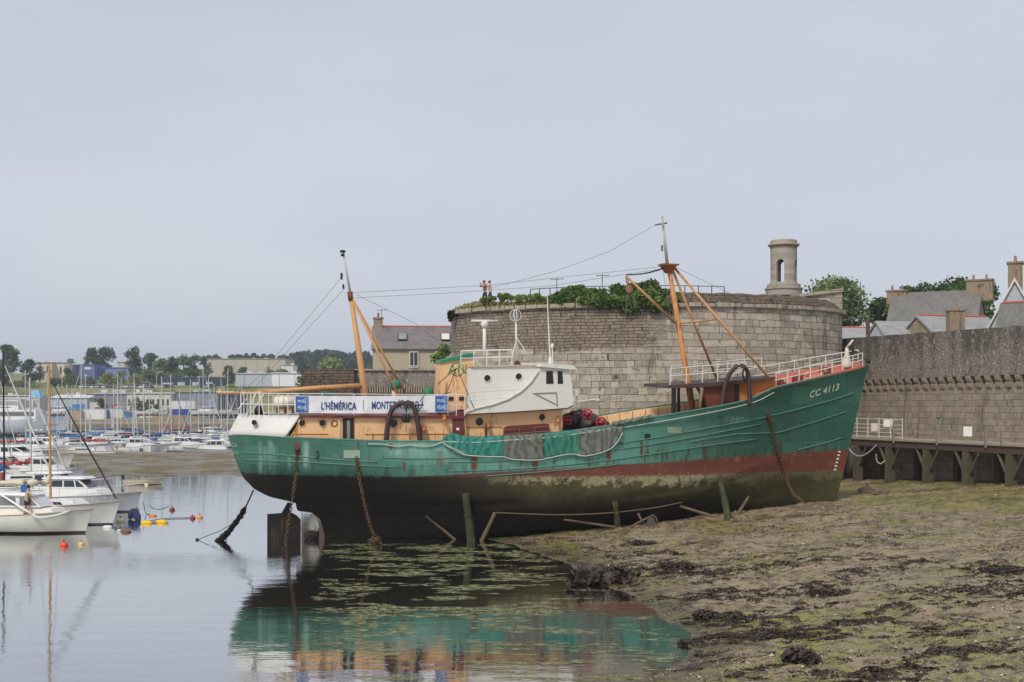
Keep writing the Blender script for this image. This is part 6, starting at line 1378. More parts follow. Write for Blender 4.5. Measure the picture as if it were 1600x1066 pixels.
# far moorings
FAR = [  # bow px, waterline py, length, heading, kind, mast top, hull, cover, jib, label
 (30, 722, 10, -30, 'sail', 567, hw, 'cream', 'white', 'sailing boat with a buff mast behind the large motor yacht'), (82, 716, 10, 170, 'sail', 567, hw, 'red', 'white', 'sailing boat with the taller of two white masts near the ferry'),
 (104, 712, 9, -8, 'motor', 0, hw, 'blue', None, 'white motor boat in front of the ferry'), (92, 719, 10, 8, 'sail', 580, hw, 'red', 'white', 'sailing boat with a slanting white furled sail near the ferry'),
 (180, 707, 12, -12, 'sail', 585, hgrey, 'blue', None, 'grey hulled sailing boat with two portholes left of the white bows'), (190, 706, 10, -65, 'sail', 585, hw, 'navy', None, 'white sailing boat showing its bow, left one of two'),
 (216, 706, 10, -65, 'sail', 583, hw, 'blue', 'white', 'white sailing boat showing its bow, right one of two'), (232, 701, 9, -30, 'sail', 610, hw, 'red', None, 'small sailing boat with a red ringed stern'),
 (246, 701, 9, 175, 'sail', 608, hw, 'white', 'white', 'sailing boat with a short mast and white sail cover'), (268, 700, 11, 5, 'sail', 600, hw, 'navy', None, 'sailing boat with a navy sail cover in the middle of the far row'),
 (285, 706, 9, -20, 'sail', 588, hgrey, 'navy', None, 'grey sailing boat behind the upturned launch'), (302, 700, 9, 0, 'sail', 585, hw, 'blue', 'blue', 'sailing boat with a blue furled sail in the far row'),
 (318, 699, 10, 178, 'sail', 575, hw, 'white', None, 'white sailing boat with a tall mast left of the trawler stern'), (358, 698, 11, -4, 'sail', 572, hw, 'navy', 'white', 'white sailing boat with a navy hood just left of the trawler'),
 (345, 689, 10, 180, 'sail', 588, hw, 'white', 'white', 'far sailing boat with a curved white bow left of the trawler'), (376, 686, 10, 0, 'sail', 590, hw, 'white', 'white', 'sailing boat half hidden by the trawler stern'),
 (285, 713, 8, 182, 'motor', 0, hgrey, 'white', None, 'grey launch lying at the edge of the far mud bank'), (140, 694, 10, 0, 'sail', 600, hw, 'blue', None, 'sailing boat with a blue cover by the long pontoon'),
 (210, 690, 10, 0, 'sail', 606, hw, 'blue', 'white', 'sailing boat with a bright blue cover by the long pontoon'), (160, 690, 9, 178, 'sail', 590, hw, 'navy', None, 'far sailing boat with a navy cover by the long pontoon'), (332, 692, 10, 3, 'sail', 592, hw, 'navy', None, 'sailing boat with a black stripe behind the far row')]
FAR += [(14, 706, 9, 8, 'sail', 588, hw, 'blue', 'white', 'sailing boat with blue cover just in front of the ferry bow'), (56, 703, 9, 172, 'sail', 600, hgrey, 'navy', None, 'grey sailing boat moored under the ferry side'),
 (122, 706, 9, -4, 'motor', 0, hw, 'white', None, 'low white motor boat left of the grey hulled sailing boat'), (48, 736, 8, -14, 'motor', 0, hw, 'white', None, 'white motor boat between the black mast and the large yacht'),
 (24, 748, 8, -18, 'sail', 580, hw, 'white', 'white', 'sailing boat with a slanting white jib at the left edge'), (150, 699, 9, 176, 'sail', 596, hw, 'white', None, 'white sailing boat with a white sail cover by the pontoon end'),
 (258, 694, 10, -6, 'sail', 603, hw, 'blue', None, 'sailing boat with a blue cover below the stone bank'), (279, 696, 9, 174, 'sail', 588, hgrey, 'white', 'white', 'grey sailing boat with a white jib below the stone bank'),
 (236, 710, 8, -70, 'sail', 600, hw, 'navy', None, 'small white bow facing us at the edge of the mud bank'), (336, 706, 9, -10, 'motor', 0, hw, 'navy', None, 'white motor boat close to the trawler stern'),
 (305, 690, 9, 178, 'sail', 600, hw, 'blue', None, 'sailing boat with a blue cover under the white containers'), (352, 682, 9, 0, 'sail', 598, hgrey, 'navy', None, 'grey sailing boat under the black net store'),
 (198, 697, 9, 4, 'sail', 612, hw, 'teal', None, 'sailing boat with a teal cover behind the two white bows'), (222, 687, 9, 178, 'sail', 614, hw, 'red', None, 'sailing boat with a red cover under the stone bank'),
 (110, 692, 10, 6, 'sail', 592, hw, 'white', None, 'white sailing boat in front of the pontoon'), (78, 696, 9, -170, 'sail', 604, hw, 'navy', None, 'sailing boat with a navy cover beside the ferry stern'),
 (264, 708, 8, 10, 'motor', 0, hw, 'white', None, 'white motor boat behind the upturned grey launch'), (325, 686, 9, 2, 'sail', 606, hw, 'red', None, 'sailing boat with a red cover left of the net store'),
 (70, 748, 7.5, -10, 'motor', 0, hw, 'red', None, 'small white motor boat below the large yacht bow'), (134, 752, 8, -6, 'motor', 0, hgrey, 'white', None, 'grey motor boat behind the wooden mast')]
for bx, by, L, hd, kd, mt, hl, cv, jb, lb in FAR:
    rz = R(hd); q = place(bx, by, L, rz) if abs(math.cos(rz)) > .5 or True else G(bx, by)
    boat(kd, 'sailing_boat' if kd == 'sail' else 'motor_boat', lb, q, rz, L, L*.31, 1.05 if kd == 'sail' else .95, hl, mtop(q, mt) if mt else 0, cv, None, jb, 'boats on the far moorings', rail_=True, bim=random.Random(bx).choice(['navy', 'white', None, 'blue']))
rz = R(4); boat('dinghy', 'dinghy', 'small pale dinghy afloat alone in the open water', place(256, 757, 3.6, rz), rz, 3.6, 1.5, .45, hpale)
rz = R(-8); boat('dinghy', 'dinghy', 'red dinghy drawn up at the end of the mud bank', place(144, 714, 3.4, rz), rz, 3.4, 1.4, .5, boatpaint('dinghy_red', (196, 70, 58), (150, 50, 44), .05))
# buoys
def buoy(px, py, r, rgb, label, shape='ball'):
    q = G(px, py+r*.3); s = q.y/F; rr = r*s; t = thing('buoy', label, 'buoy', q, 0, 'mooring buoys'); c_ = plain('buoy_%d_%d_%d' % rgb, rgb, .5)
    m = MB(); pf = [(.02, -.6), (.7, -.45), (1, .1), (.85, .6), (.45, .92), (.1, 1.0)]
    if shape == 'ball': m.lathe((0, 0, 0), [(a*rr, b*rr) for a, b in pf], 16); m.build('float', c_, t, True); m = MB(); m.lathe((0, 0, rr), [(rr*.16, -.05*rr), (rr*.16, .2*rr), (.05*rr, .25*rr)], 8); m.torus((0, 0, rr*1.2), (rr*.18, 0, 0), (0, 0, rr*.18), rr*.05, 10, 4); m.build('ring', dark, t)
    else: m.lathe((0, 0, rr*.2), [(.05*rr, -2.2*rr), (rr*.8, -1.9*rr), (rr, -.6*rr), (rr, .6*rr), (rr*.8, 1.9*rr), (.05*rr, 2.2*rr)], 14, 'X'); m.build('float', c_, t, True); m = MB(); m.torus((rr*2.3, 0, rr*.2), (rr*.3, 0, 0), (0, rr*.3, 0), rr*.09, 10, 4); m.build('ring', dark, t)
for a in [(100, 851, 6.5, (214, 74, 58), 'largest orange red ball buoy below the nearest boat'), (127, 850, 5, (200, 176, 110), 'buff buoy right of the largest orange buoy'), (188, 814, 6.5, (206, 196, 152), 'cream buoy at the bow of the wooden masted boat'),
          (168, 824, 3.4, (214, 212, 206), 'white sausage buoy below the cream buoy', 's'), (186, 829, 3.4, (196, 192, 184), 'white pick up buoy right of the white sausage buoy'), (197, 831, 3.4, (110, 64, 44), 'brown sausage buoy right of the white pick up buoy', 's'), (229, 817, 4.2, (226, 178, 44), 'left yellow buoy of the pair on a dark line', 's'), (252, 816, 4.2, (226, 178, 44), 'right yellow buoy of the pair on a dark line', 's'),
          (239, 806, 2.6, (196, 122, 74), 'thin orange buoy above the yellow pair', 's'), (269, 796, 4.5, (122, 54, 52), 'dark red buoy at the end of a drooping line'), (301, 809, 4.6, (132, 52, 48), 'dark red buoy beside the orange one'), (312, 808, 5, (214, 150, 84), 'pale orange buoy right of the dark red one'),
          (229, 757, 3.4, (212, 196, 148), 'cream buoy against the small pale dinghy'), (201, 753, 1.8, (40, 40, 44), 'tiny black buoy alone in the open water'), (213, 797, 4.5, (204, 108, 90), 'salmon ball buoy hanging at the third bow')]: buoy(*a)
m = MB(); m.tube(smooth_path([G(203, 812)+Vector((0, 0, .1)), G(207, 811)+Vector((0, 0, .42)), G(213, 812)+Vector((0, 0, .3)), G(217, 814)+Vector((0, 0, .0))], 10), [.12, .2, .24, .27, .27, .25, .24, .22, .2, .15, .08], 9); tag(m.build('canvas_bundle', cov['navy'], None, True), 'navy canvas bundle floating under the third bow', 'bundle')
for pl, lb in (([(152, 806), (162, 815), (170, 822), (186, 828)], 'dark mooring line from the nearest bow to the white buoys'), ([(224, 785), (226, 796), (229, 804), (239, 806)], 'thin line down to the thin orange buoy'), ([(234, 790), (240, 795), (252, 796), (264, 791)], 'drooping line left of the dark red buoy'), ([(232, 815), (262, 811), (300, 810)], 'long floating line between yellow and red buoys'), ([(231, 817), (241, 818), (250, 816)], 'dark line joining the yellow pair')):
    m = MB(); n_ = len(pl); m.tube(smooth_path([G(x, max(y, 800))+Vector((0, 0, .04)) if y >= 800 else P(x, y, G(x, 806).y) for x, y in pl], 14), .022, 4); tag(m.build('mooring_line', pipeblk), lb, 'rope')

# ================================================================ far shore
def land_h(x, y):
    n = noise.fractal(Vector((x*.012, y*.012, 5)), 1, 2, 3)
    h = 3.3 if y > 372 else -2
    if y > 362: h = lerp(-1, 3.3, sstep(362, 373, y))
    h += sstep(436, 470, y)*10.6+sstep(482, 535, y)*1.0+max(0, y-520)*.045*(1-.35*sstep(700, 1100, y))+n*1.1*sstep(430, 520, y)+n*5*sstep(560, 900, y)
    k = sstep(-155, -60, x)*0
    return h
xs = axis([(-900, -260, 40), (-260, -40, 4), (-40, 400, 20), (400, 1200, 80)]); ys = axis([(356, 376, 2), (376, 430, 9), (430, 540, 4), (540, 1000, 23), (1000, 1800, 160)])
m = MB(); m.grid([[(x, y, land_h(x, y)) for x in xs] for y in ys])
t = NT('far_land'); g = t.nd('ShaderNodeNewGeometry').outputs['Position']; z = t.sep(g)[2]; n1 = t.noise(g, .06, 5, .6); n2 = t.noise(g, .5, 5, .7)
c = t.mix(n2, lin((96, 98, 58)), lin((146, 140, 86))); c = t.mix(t.ramp(n1, .48, .58), c, t.mix(n2, lin((62, 76, 42)), lin((98, 112, 62))))
c = t.mix(t.ramp(z, 3.0, 4.4, 1, 0), c, t.mix(n2, lin((130, 126, 118)), lin((170, 164, 154)))); c = t.mix(t.ramp(z, 1.6, 3.0, 1, 0), c, t.mix(n2, lin((70, 62, 50)), lin((122, 108, 84))))
tag(m.build('far_shore', t.out(c, .95, t.bump(n2, .5, .5)), None, True, fix=False), 'grassy far shore with its quay and hillside', 'land', kind='structure')
def fx(px, Y): return (px-800)/F*Y
def bld(label, name, px0, px1, pyt, Y, dp, rgb, roof=None, wins=(), wcol=None, pitch=0, base=None, trim=None, cat='building', rz=0):
    x0, x1 = fx(px0, Y), fx(px1, Y); cx = (x0+x1)/2; w_ = x1-x0; zb = (land_h(cx, Y) if base is None else base)-.6; H = zz(pyt, Y)-zb
    t = thing(name, label, cat, (cx, Y+dp/2, zb), rz); m = MB(); m.box((0, 0, H/2), (w_, dp, H)); m.build('wall', paint('wall_%d_%d_%d' % rgb, rgb, .7, .07, .25, (110, 104, 96), .1), t)
    m = MB(); rr = roof or tuple(int(v*.86) for v in rgb); rm = plain('roof_%d_%d_%d' % rr, rr, .7)
    if pitch: m.hexa([(-w_/2-.4, -dp/2-.4, H), (w_/2+.4, -dp/2-.4, H), (w_/2+.4, dp/2+.4, H), (-w_/2-.4, dp/2+.4, H)], [(-w_/2, -.1, H+pitch), (w_/2, -.1, H+pitch), (w_/2, .1, H+pitch), (-w_/2, .1, H+pitch)])
    else: m.box((0, 0, H+.12), (w_+.3, dp+.3, .3))
    m.build('roof', rm, t)
    for i, (a, b, c0, c1) in enumerate(wins):
        m = MB(); m.box((lerp(-w_/2, w_/2, (a+b)/2), -dp/2-.03, H*(c0+c1)/2), (w_*(b-a), .16, H*(c1-c0))); m.build('window' if c0 > .25 else 'door', plain('bw_%d_%d_%d' % (wcol or (70, 84, 100)), wcol or (70, 84, 100), .3), t)
    rg = random.Random(int(px0*3+pyt))
    for _ in range(3 if w_ > 12 else 1):
        m = MB(); hx = rg.uniform(.5, 1.2); m.box((rg.uniform(-.4, .4)*w_, rg.uniform(-.2, .3)*dp, H+.25+hx/2+(pitch*.5 if pitch else 0)), (rg.uniform(.6, 2.2), 1.2, hx)); m.build('roof_vent', alu, t)
    m = MB(); m.box((0, -dp/2-.12, H-.12), (w_+.2, .2, .22)); m.build('gutter', plain('gutter', ()), t)
    for i in range(max(2, int(w_/6))):
        m = MB(); m.box((lerp(-w_/2, w_/2, (i+.5)/max(2, int(w_/6))), -dp/2-.06, H*.5), (.12, .1, H)); m.build('downpipe', plain('downpipe', (128, 126, 124), .6), t)
    if trim:
        m = MB(); m.box((0, -dp/2-.05, H-.5), (w_+.1, .12, .9)); m.build('fascia', plain('tr_%d_%d_%d' % trim, trim, .6), t)
    return t
row = lambda n, c0, c1, k=.6: [((i+.5-k/2)/n, (i+.5+k/2)/n, c0, c1) for i in range(n)]
bld('cream house on the hill at the far left', 'hill_house', 57, 81, 567, 600, 12, (196, 184, 160), (150, 140, 120), row(2, .55, .85, .3)); bld('paler half of the cream houses left of the blue building', 'hill_house', 80, 100, 567, 605, 12, (214, 200, 178), (170, 160, 140), row(2, .5, .8, .3))
bld('dark navy block at the left of the blue building', 'office_block', 93, 124, 571, 622, 14, (62, 66, 100), None, row(3, .5, .75, .4)); bld('tallest blue office block on the hill', 'office_block', 124, 148, 570, 618, 16, (92, 112, 168), None, [(.35, .75, .72, .86), (.4, .7, .3, .42)], (214, 214, 214))
bld('long lower blue block right of the tall one', 'office_block', 147, 205, 575, 624, 16, (112, 132, 184), None, [(.2, .3, .0, .9)], (58, 66, 110)); bld('long beige warehouse on the ridge', 'warehouse', 322, 446, 561, 720, 30, (178, 172, 154), (160, 156, 142)); bld('short pale warehouse end between two dark trees', 'warehouse', 183, 200, 566, 720, 30, (182, 178, 164))
bld('white annex right of the beige warehouse', 'warehouse', 440, 458, 571, 700, 14, (216, 216, 214)); bld('dark blue showroom with bright glass fronts', 'showroom', 250, 342, 590, 545, 18, (44, 54, 78), (70, 76, 92), [(.02, .22, .02, .45), (.30, .42, .02, .5), (.55, .66, .05, .5), (.78, .9, .05, .5)], (176, 190, 194))
t = bld('grey and white box warehouse left of the rampart', 'warehouse', 368, 424, 584, 486, 20, (176, 180, 186), (198, 200, 204)); bld('bright white front of the box warehouse', 'warehouse', 424.3, 473, 583.5, 484, 22, (222, 223, 222), (230, 230, 228)); bld('dark plinth store under the white box warehouse', 'store', 362, 476, 605, 478, 4, (96, 100, 108))
bld('low boat shed with bright blue doors', 'boat_shed', 76, 136, 622, 420, 20, (170, 182, 190), (206, 210, 212), [(.05, .34, 0, .6), (.36, .58, 0, .6), (.6, .95, 0, .72)], (78, 128, 176), 1.2); bld('dark grey workshop right of the boat shed', 'workshop', 136, 198, 616, 428, 20, (128, 129, 138), (150, 150, 158), row(3, .1, .6, .18), (84, 80, 84), .6)
bld('long white workshop with a row of small windows', 'workshop', 198, 266, 615, 426, 16, (196, 194, 184), (206, 204, 196), row(9, .55, .78, .38), (66, 66, 66), .4); bld('wide grey roofed shed below the showroom', 'workshop', 273, 342, 613, 432, 22, (134, 138, 148), (118, 124, 138), [(.72, .85, .3, .75), (.05, .4, .0, .3)], (150, 166, 180), .3)
bld('black framed net store left of the trawler', 'net_store', 341, 374, 617, 412, 14, (52, 54, 60), (70, 72, 78), row(4, .3, .9, .35), (120, 124, 128)); bld('low white office behind the pale workshop trees', 'office', 0, 62, 619, 440, 16, (190, 186, 184), (206, 206, 206), row(5, .5, .8, .6), (130, 128, 130))
def box_c(label, px0, px1, pyt, pyb, Y, rgb, name='container', dp=2.6):
    x0, x1 = fx(px0, Y), fx(px1, Y); z1, z0 = zz(pyt, Y), zz(pyb, Y); w_ = x1-x0; H = z1-z0; t = thing(name, label, name.replace('_', ' '), ((x0+x1)/2, Y, z0), 0, 'containers and huts on the far quay'); m = MB(); n = max(6, int(w_/.5))
    for i in range(n): m.box((-w_/2+(i+.5)*w_/n, 0, H/2), (w_/n*.72, dp, H)); m.box((-w_/2+(i+.5)*w_/n+w_/n*.5, 0, H/2), (w_/n*.28, dp-.1, H-.04))
    m.build('shell', plain('ct_%d_%d_%d' % rgb, rgb, .6), t); m = MB(); m.box((0, 0, H+.06), (w_+.1, dp+.1, .12)); m.build('roof', plain('ctr_%d_%d_%d' % rgb, tuple(int(v*.92) for v in rgb), .6), t)
for a in [('white container beside the rust heap', 131, 165, 640, 657.5, 392, (216, 214, 208)), ('tan hut left of the white container', 106, 129, 642, 660, 390, (170, 150, 130)), ('left white container above the blue one', 266, 292, 627, 640, 402, (218, 216, 210)), ('right white container above the blue one', 292.5, 306, 627, 640, 402, (206, 206, 204)),
          ('long bright blue container on the stone bank', 270, 304, 640, 651, 398, (52, 72, 150)), ('small blue container near the middle trees', 195, 206, 644, 653, 394, (74, 112, 150)), ('white container right of the rust heap', 170, 194, 640, 655, 396, (206, 206, 208)), ('small blue container right of the white container', 164.5, 171, 641, 655, 395, (84, 128, 172)), ('pale low hut behind the stone bank', 222, 250, 643, 653, 396, (204, 196, 182)), ('teal blue bin near the blue container', 254, 261, 648, 654, 392, (70, 110, 130))]: box_c(*a)
# heaps and stone bank on the quay edge
def heap(label, name, cat, px0, px1, pyt, pyb, Y, mat, seed, dp=5):
    b = bmesh.new(); bmesh.ops.create_icosphere(b, subdivisions=4, radius=1); w_ = fx(px1, Y)-fx(px0, Y); H = zz(pyt, Y)-zz(pyb, Y)
    for v in b.verts:
        n_ = noise.fractal(Vector((v.co.x*w_*.22, v.co.y*2+seed, v.co.z*2)), 1, 2, 4); v.co = Vector((math.copysign(abs(v.co.x)**.6, v.co.x)*w_/2, v.co.y*dp/2, max(-.05, v.co.z)*H))*1; v.co += v.co.normalized()*n_*.35*min(1, H/3)
    me = bpy.data.meshes.new(name); b.to_mesh(me); b.free(); o_ = finish(me, name, mat, None, False); o_.location = (fx((px0+px1)/2, Y), Y, zz(pyb, Y)); tag(o_, label, cat)
bankm = stone('bank_stone', (98, 82, 60), (150, 130, 96), (60, 52, 42), 1.2, .6, (46, 42, 36), .5, None, None, (96, 96, 52), .8, 1.2)
heap('brown stone bank below the long blue container', 'stone_bank', 'bank', 214, 336, 649, 677, 376, bankm, 2, 16); rustm = paint('rust_heap', (138, 92, 64), .9, .4, .6, (96, 60, 44), .5)
heap('rusty heap of gear left of the white container', 'gear_heap', 'heap', 104, 134, 655, 672, 384, rustm, 5); heap('orange brown heap of nets near the quay edge', 'gear_heap', 'heap', 166, 198, 653, 672, 382, paint('net_heap', (164, 104, 76), .9, .4, .5, (110, 110, 110), .5), 7); heap('grey and brown heap of pots between two heaps', 'gear_heap', 'heap', 138, 168, 658, 673, 380, paint('pot_heap', (134, 122, 112), .9, .4, .5), 9)
# boats laid up ashore and huts on the far quay
for i, (px, Y, hd, hm_, cv, lb) in enumerate([(140, 398, 10, hw, 'blue', 'white boat laid up ashore in front of the grey workshop'), (152, 401, -70, hw, 'white', 'white boat laid up bow on beside the grey workshop'), (183, 402, 175, hgrey, 'navy', 'grey boat laid up left of the white workshop'), (238, 388, 4, hw, 'white', 'white boat laid up on top of the stone bank'), (318, 392, 178, hw, 'navy', 'white boat laid up right of the long blue container'),
        (332, 398, -60, hw, 'blue', 'white boat laid up bow on under the net store'), (352, 396, 8, hw, 'red', 'white boat laid up in front of the net store'), (96, 396, 0, hw, 'white', 'white boat laid up beside the ferry stern')]):
    b_ = boat('motor' if i % 3 else 'sail', 'laid_up_boat', lb, (fx(px, Y), Y, 4.6), R(hd), 9, 2.9, 1.1, hm_, 0, cv, None, None, 'boats laid up on the far quay', bim='navy' if i % 2 else None)
    m = MB(); [m.tube([(x, y, -1.4), (x, y*.6, .1)], .09, 5) for x in (-2.2, 1.6) for y in (-1.1, 1.1)]; m.build('cradle', dark, b_)
for a in [('white hut in front of the white workshop', 206, 216, 642, 652, 398, (216, 216, 214)), ('cream hut left of the long blue container', 252, 263, 637, 648, 404, (204, 198, 184)), ('grey container under the net store', 308, 322, 640, 650, 404, (150, 154, 158)), ('white lorry box right of the grey container', 324, 338, 637, 650, 406, (222, 222, 220)), ('pale container in front of the dark grey workshop', 142, 160, 629, 641, 412, (196, 196, 192)), ('red container beside the dark grey workshop', 176, 187, 632, 641, 410, (150, 74, 62))]: box_c(*a)
# long quay wall and pontoon
m = MB(); m.box((fx(180, 372), 371, 1.2), (fx(420, 372)-fx(-60, 372), 1.2, 4.2)); tag(m.build('quay_wall', stone('quay_stone', (112, 104, 92), (150, 142, 130), (80, 74, 66), 1.5, .7, (52, 50, 44), .5)), 'long stone quay wall on the far shore', 'wall')
pn = thing('pontoon', 'long pale floating pontoon on the far side of the moorings', 'pontoon', (fx(120, 335), 335, 0)); m = MB(); L_ = fx(205, 335)-fx(20, 335); m.box((0, 0, .45), (L_, 3, .7)); m.build('deck', plain('pontoon_pale', (188, 190, 192), .7), pn)
for i in range(6): m = MB(); m.tube([(-L_/2+1+i*L_/5.3, 1.3, -.5), (-L_/2+1+i*L_/5.3, 1.3, 5.2)], .22, 7); m.build('pile', alu, pn)
# ferry
fr = thing('ferry', 'large pale grey ferry berthed at the left edge', 'ferry', (fx(28, 318), 318, 0), R(0)); h_, d_, e_ = hull_mb(26, 7, 3.6, 1.6, .35); h_.build('hull', boatpaint('ferry_hull', (174, 182, 190), (96, 116, 120), .7), fr, True, fix=False); d_.build('deck', cabw, fr)
m = MB(); m.box((-3, 0, 5.0), (17, 5.8, 2.8)); s1 = m.build('superstructure', cabw, fr); m = MB(); m.box((-3, -2.95, 5.35), (16, .12, 1.0)); m.build('window', plain('ferry_glass', (104, 104, 104), .2), s1)
m = MB(); m.box((-5, 0, 7.7), (12, 5.0, 2.6)); s2 = m.build('upper_deck', cabw, fr); m = MB(); m.box((-4, -2.55, 8.0), (9.6, .12, .9)); m.build('window', plain('ferry_glass2', (150, 152, 152), .2), s2)
m = MB(); m.box((-3.5, 0, 9.2), (14.5, 5.6, .25)); m.build('roof', plain('ferry_roof', (210, 208, 204), .6), fr); m = MB(); m.hexa([(3, -1, 9.3), (6, -1, 9.3), (6, 1, 9.3), (3, 1, 9.3)], [(3.4, -.8, 11.2), (5.4, -.8, 11.2), (5.4, .8, 11.2), (3.4, .8, 11.2)]); m.build('funnel', plain('ferry_blue', (120, 176, 214), .5), fr)
# trees on the far shore
fd1 = leafmat('far_dark', (64, 80, 66), (98, 112, 84), .12); fd2 = leafmat('far_mid', (84, 102, 72), (128, 142, 98), .12); fd3 = leafmat('far_light', (116, 128, 84), (160, 164, 110), .15)
def ftree(px, pyt, Y, rpx, mat, label, n=2200, form='round', name='far_tree', clumps=10, size=None, lowf=.12):
    x = fx(px, Y); zb = land_h(x, Y)-.5; h = zz(pyt, Y)-zb; tree(name, label, 'tree' if h > 5 else 'bush', (x, Y, zb), h, rpx*Y/F, n, size or max(.45, rpx*Y/F*.125), mat, bark, clumps, lowf, 'trees on the far shore', .25, form, seed=int(px*7+pyt))
for a in [(12, 538, 560, 23, fd2, 'tall spreading tree at the left edge of the far shore', 2600), (47, 562, 556, 16, fd1, 'dark round tree right of the tall spreading one'), (2, 572, 540, 20, fd1, 'dark bushy tree low at the left edge'), (62, 566, 590, 8, fd1, 'small dark tree against the cream house', 500), (112, 560, 640, 12, fd2, 'green tree behind the navy block', 700),
          (144, 543, 640, 18, fd1, 'left half of the big dark tree above the blue building', 2000), (162, 544, 645, 20, fd1, 'right half of the big dark tree above the blue building', 2000), (212, 541, 600, 17, fd1, 'tall dark pointed tree right of the blue building', 2200), (237, 552, 590, 18, fd1, 'dark tree next to the tall pointed one', 1800), (253, 559, 585, 15, fd2, 'green tree between dark ones above the showroom'),
          (270, 557, 592, 18, fd1, 'broad dark tree above the showroom'), (287, 554, 590, 17, fd2, 'green tree left of the beige warehouse, middle one'), (304, 553, 594, 14, fd2, 'pale green tree against the beige warehouse', 1300), (318, 556, 600, 10, fd1, 'dark narrow tree at the left end of the beige warehouse', 900), (238, 578, 560, 22, fd2, 'low green bush above the parked cars', 1300), (275, 583, 556, 22, fd2, 'low green bushes right above the showroom roof', 1300), (325, 577, 575, 14, fd2, 'green bush below the beige warehouse', 900),
          (356, 572, 540, 15, fd1, 'dark round tree left of the box warehouse', 1500), (380, 573, 545, 13, fd1, 'dark tree behind the box warehouse roof', 1200), (106, 574, 575, 9, fd1, 'dark round bush in front of the navy block', 700), (110, 586, 552, 20, fd2, 'wide green bush below the blue building', 1200), (140, 583, 560, 14, fd2, 'green bush below the tall blue block', 900), (172, 582, 560, 16, fd3, 'pale bush below the long blue block', 900), (190, 580, 560, 12, fd3, 'reddish pale bush right below the long blue block', 700), (215, 586, 556, 16, fd3, 'pale bush left of the parked van row', 800),
          (85, 590, 545, 14, fd1, 'dark bush on the grassy slope', 800), (30, 596, 520, 22, fd2, 'low green bush on the grassy slope at the left', 900), (158, 622, 408, 9, fd1, 'dark bush in front of the grey workshop', 800), (214, 621, 408, 11, fd2, 'left bushy tree in front of the white workshop', 1100), (232, 624, 408, 9, fd2, 'right bushy tree in front of the white workshop', 900), (246, 632, 404, 7, fd1, 'small dark bush right of the workshop trees', 500), (268, 608, 440, 5, fd2, 'narrow green tree between the two workshops', 600), (360, 601, 470, 10, fd3, 'pale bush beside the box warehouse', 500), (50, 603, 480, 18, fd3, 'yellowish bush low on the grassy slope', 700), (110, 604, 476, 22, fd3, 'wide yellowish bush low on the grassy slope', 800),
          (420, 573, 640, 9, fd1, 'dark bush left of the white annex', 500), (442, 577, 600, 14, fd1, 'dark bush above the white warehouse front', 600)]: ftree(*a)
ftree(522, 559, 405, 28, leafmat('near_hill', (112, 128, 82), (150, 162, 106), .2), 'round pale green tree mass behind the rampart', 2600); ftree(470, 578, 420, 12, fd2, 'green tree left of the rampart end', 700)
def wood():
    pts = []; sz = []; rg = random.Random(21)
    for i in range(150):
        px = rg.uniform(325, 640); Y = rg.uniform(820, 980); x = fx(px, Y); zb = land_h(x, Y); py = curve([(325, 557), (360, 557), (388, 553), (410, 555), (440, 556), (470, 551), (500, 548), (530, 548), (560, 551), (600, 553), (640, 556)], px)+rg.uniform(-1, 5); h = max(6, zz(py, Y)-zb)
        if px < 440: h *= 1.0
        con = rg.random() < (.8 if px < 470 else .35); r = h*(.16 if con else .30)
        for _ in range(260):
            k = rg.random(); a = rg.random()*6.28; rr = r*((1.05-k) if con else math.sqrt(max(.05, 1-(k*2-1)**2)))*(.6+.5*rg.random()); pts.append((x+math.cos(a)*rr, Y+math.sin(a)*rr, zb+h*(.08+.92*k)*rg.uniform(.94, 1.03))); sz.append(1.5+rg.random()*1.3)
    o_ = leaf_mesh('wooded_hill', pts, 1.8, .2, 1.3, leafmat('wood_far', (62, 78, 68), (100, 112, 92), .05), None, sz); tag(o_, 'dark wooded hill on the skyline behind the mizzen mast', 'wood', kind='stuff')
wood()
# cars in the hillside car park
def make_car():
    t = thing('parked_car', '', 'car', (0, 0, 0), 0, 'cars in the hillside car park'); m = MB(); m.prism([(-2.1, .3), (2.1, .3), (2.15, .65), (1.3, .88), (-2.0, .92), (-2.15, .6)], -.85, .85); b_ = m.build('body', None, t)
    m = MB(); prism_y(m, [(-1.95, .9), (1.15, .88), (.45, 1.45), (-1.5, 1.47)], .8, .8); m.build('cabin', plain('car_glass', (44, 50, 58), .15, .6), t)
    m = MB(); m.box((-.5, 0, 1.48), (1.8, 1.3, .06)); m.build('roof', None, t)
    for x in (-1.3, 1.3):
        for y in (-.82, .82): m = MB(); m.lathe((x, y, .32), [(.32, -.1), (.32, .1)], 12, 'Y'); m.build('wheel', pipeblk, t)
    return t
car0 = make_car(); used = False
CC = [((206, 206, 206), 'white'), ((60, 70, 96), 'dark blue'), ((150, 152, 156), 'silver'), ((206, 204, 198), 'cream'), ((160, 62, 56), 'red'), ((60, 60, 64), 'black')]
cars = [(130, 0), (138, 3), (146, 0), (153, 2), (161, 0), (170, 1), (178, 0), (187, 2), (195, 0), (203, 2), (211, 0), (219, 3), (228, 0), (236, 1), (250, 0), (258, 4), (264, 2), (312, 5), (326, 2), (334, 5)]
order = {}
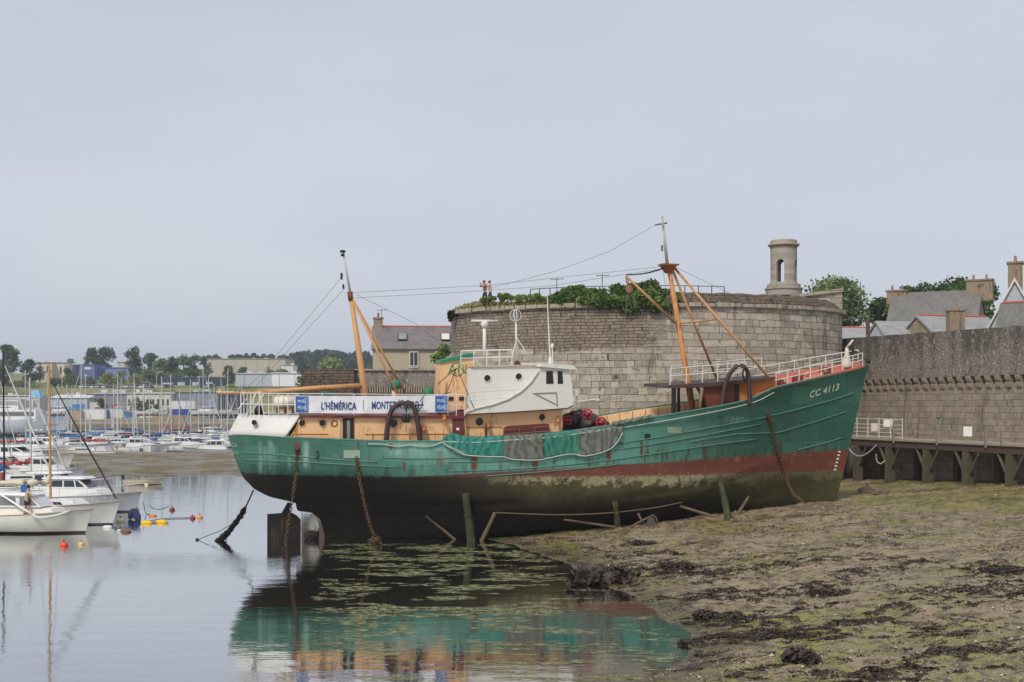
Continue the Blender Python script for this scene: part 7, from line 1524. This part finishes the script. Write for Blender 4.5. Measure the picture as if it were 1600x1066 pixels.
for px, ci in cars:
    Y = 474+((px*7) % 5)*1.3; x = fx(px, Y); nm = CC[ci][1]; order[nm] = order.get(nm, 0)+1; o_ = ['first', 'second', 'third', 'fourth', 'fifth', 'sixth', 'seventh', 'eighth', 'ninth', 'tenth'][order[nm]-1]
    lb = f'{o_} {nm} car from the left in the hillside car park'; c = car0 if not used else dup(car0, (0, 0, 0)); used = True
    c.location = (x, Y, land_h(x, Y)+.05); c.rotation_euler = (0, 0, R(-90+random.uniform(-35, 35))); c['label'] = lb
    for ch in c.children:
        if ch.name.split('.')[0] in ('body', 'roof'):
            ch.data = ch.data.copy(); ch.data.materials.clear(); ch.data.materials.append(plain('car_'+nm.replace(' ', '_'), CC[ci][0], .3))
vn = dup(car0, (fx(232, 480), 480, land_h(fx(232, 480), 480)), R(0), 'tall white van at the right of the car park row', (1.3, 1.1, 1.7))
for ch in vn.children:
    if ch.name.split('.')[0] in ('body', 'roof'): ch.data = ch.data.copy(); ch.data.materials.clear(); ch.data.materials.append(plain('car_white', ()))
vn.name = 'parked_van'; vn['category'] = 'van'
for px, pyt, pyb, lb in ((97, 570, 602, 'tall street lamp below the navy block'), (245, 581, 606, 'tall street lamp left of the showroom'), (326, 584, 606, 'tall street lamp right of the showroom')):
    Y = 470; x = fx(px, Y); zb = land_h(x, Y); h = zz(pyt, Y)-zb; t = thing('street_lamp', lb, 'street lamp', (x, Y, zb), 0, 'street lamps on the far shore'); m = MB(); m.tube(smooth_path([(0, 0, 0), (0, 0, h*.75), (.3, 0, h*.93), (1.6, 0, h)], 10), .12, 6); m.build('pole', alu, t); m = MB(); m.box((1.9, 0, h), (.9, .3, .16)); m.build('lamp_head', railw, t)
# ================================================================ pale sea air
if HAZE > 0:
    m = MB(); m.box((0, 880, 36), (3300, 1920, 78)); t = NT('sea_haze'); v = t.nd('ShaderNodeVolumePrincipled', None, Color=(.80, .86, .95, 1), Density=HAZE, Anisotropy=.3); o = t.nd('ShaderNodeOutputMaterial'); t.t.links.new(v.outputs[0], o.inputs['Volume'])
    tag(m.build('haze', t.m), 'thin pale haze over the harbour', 'haze', kind='stuff')
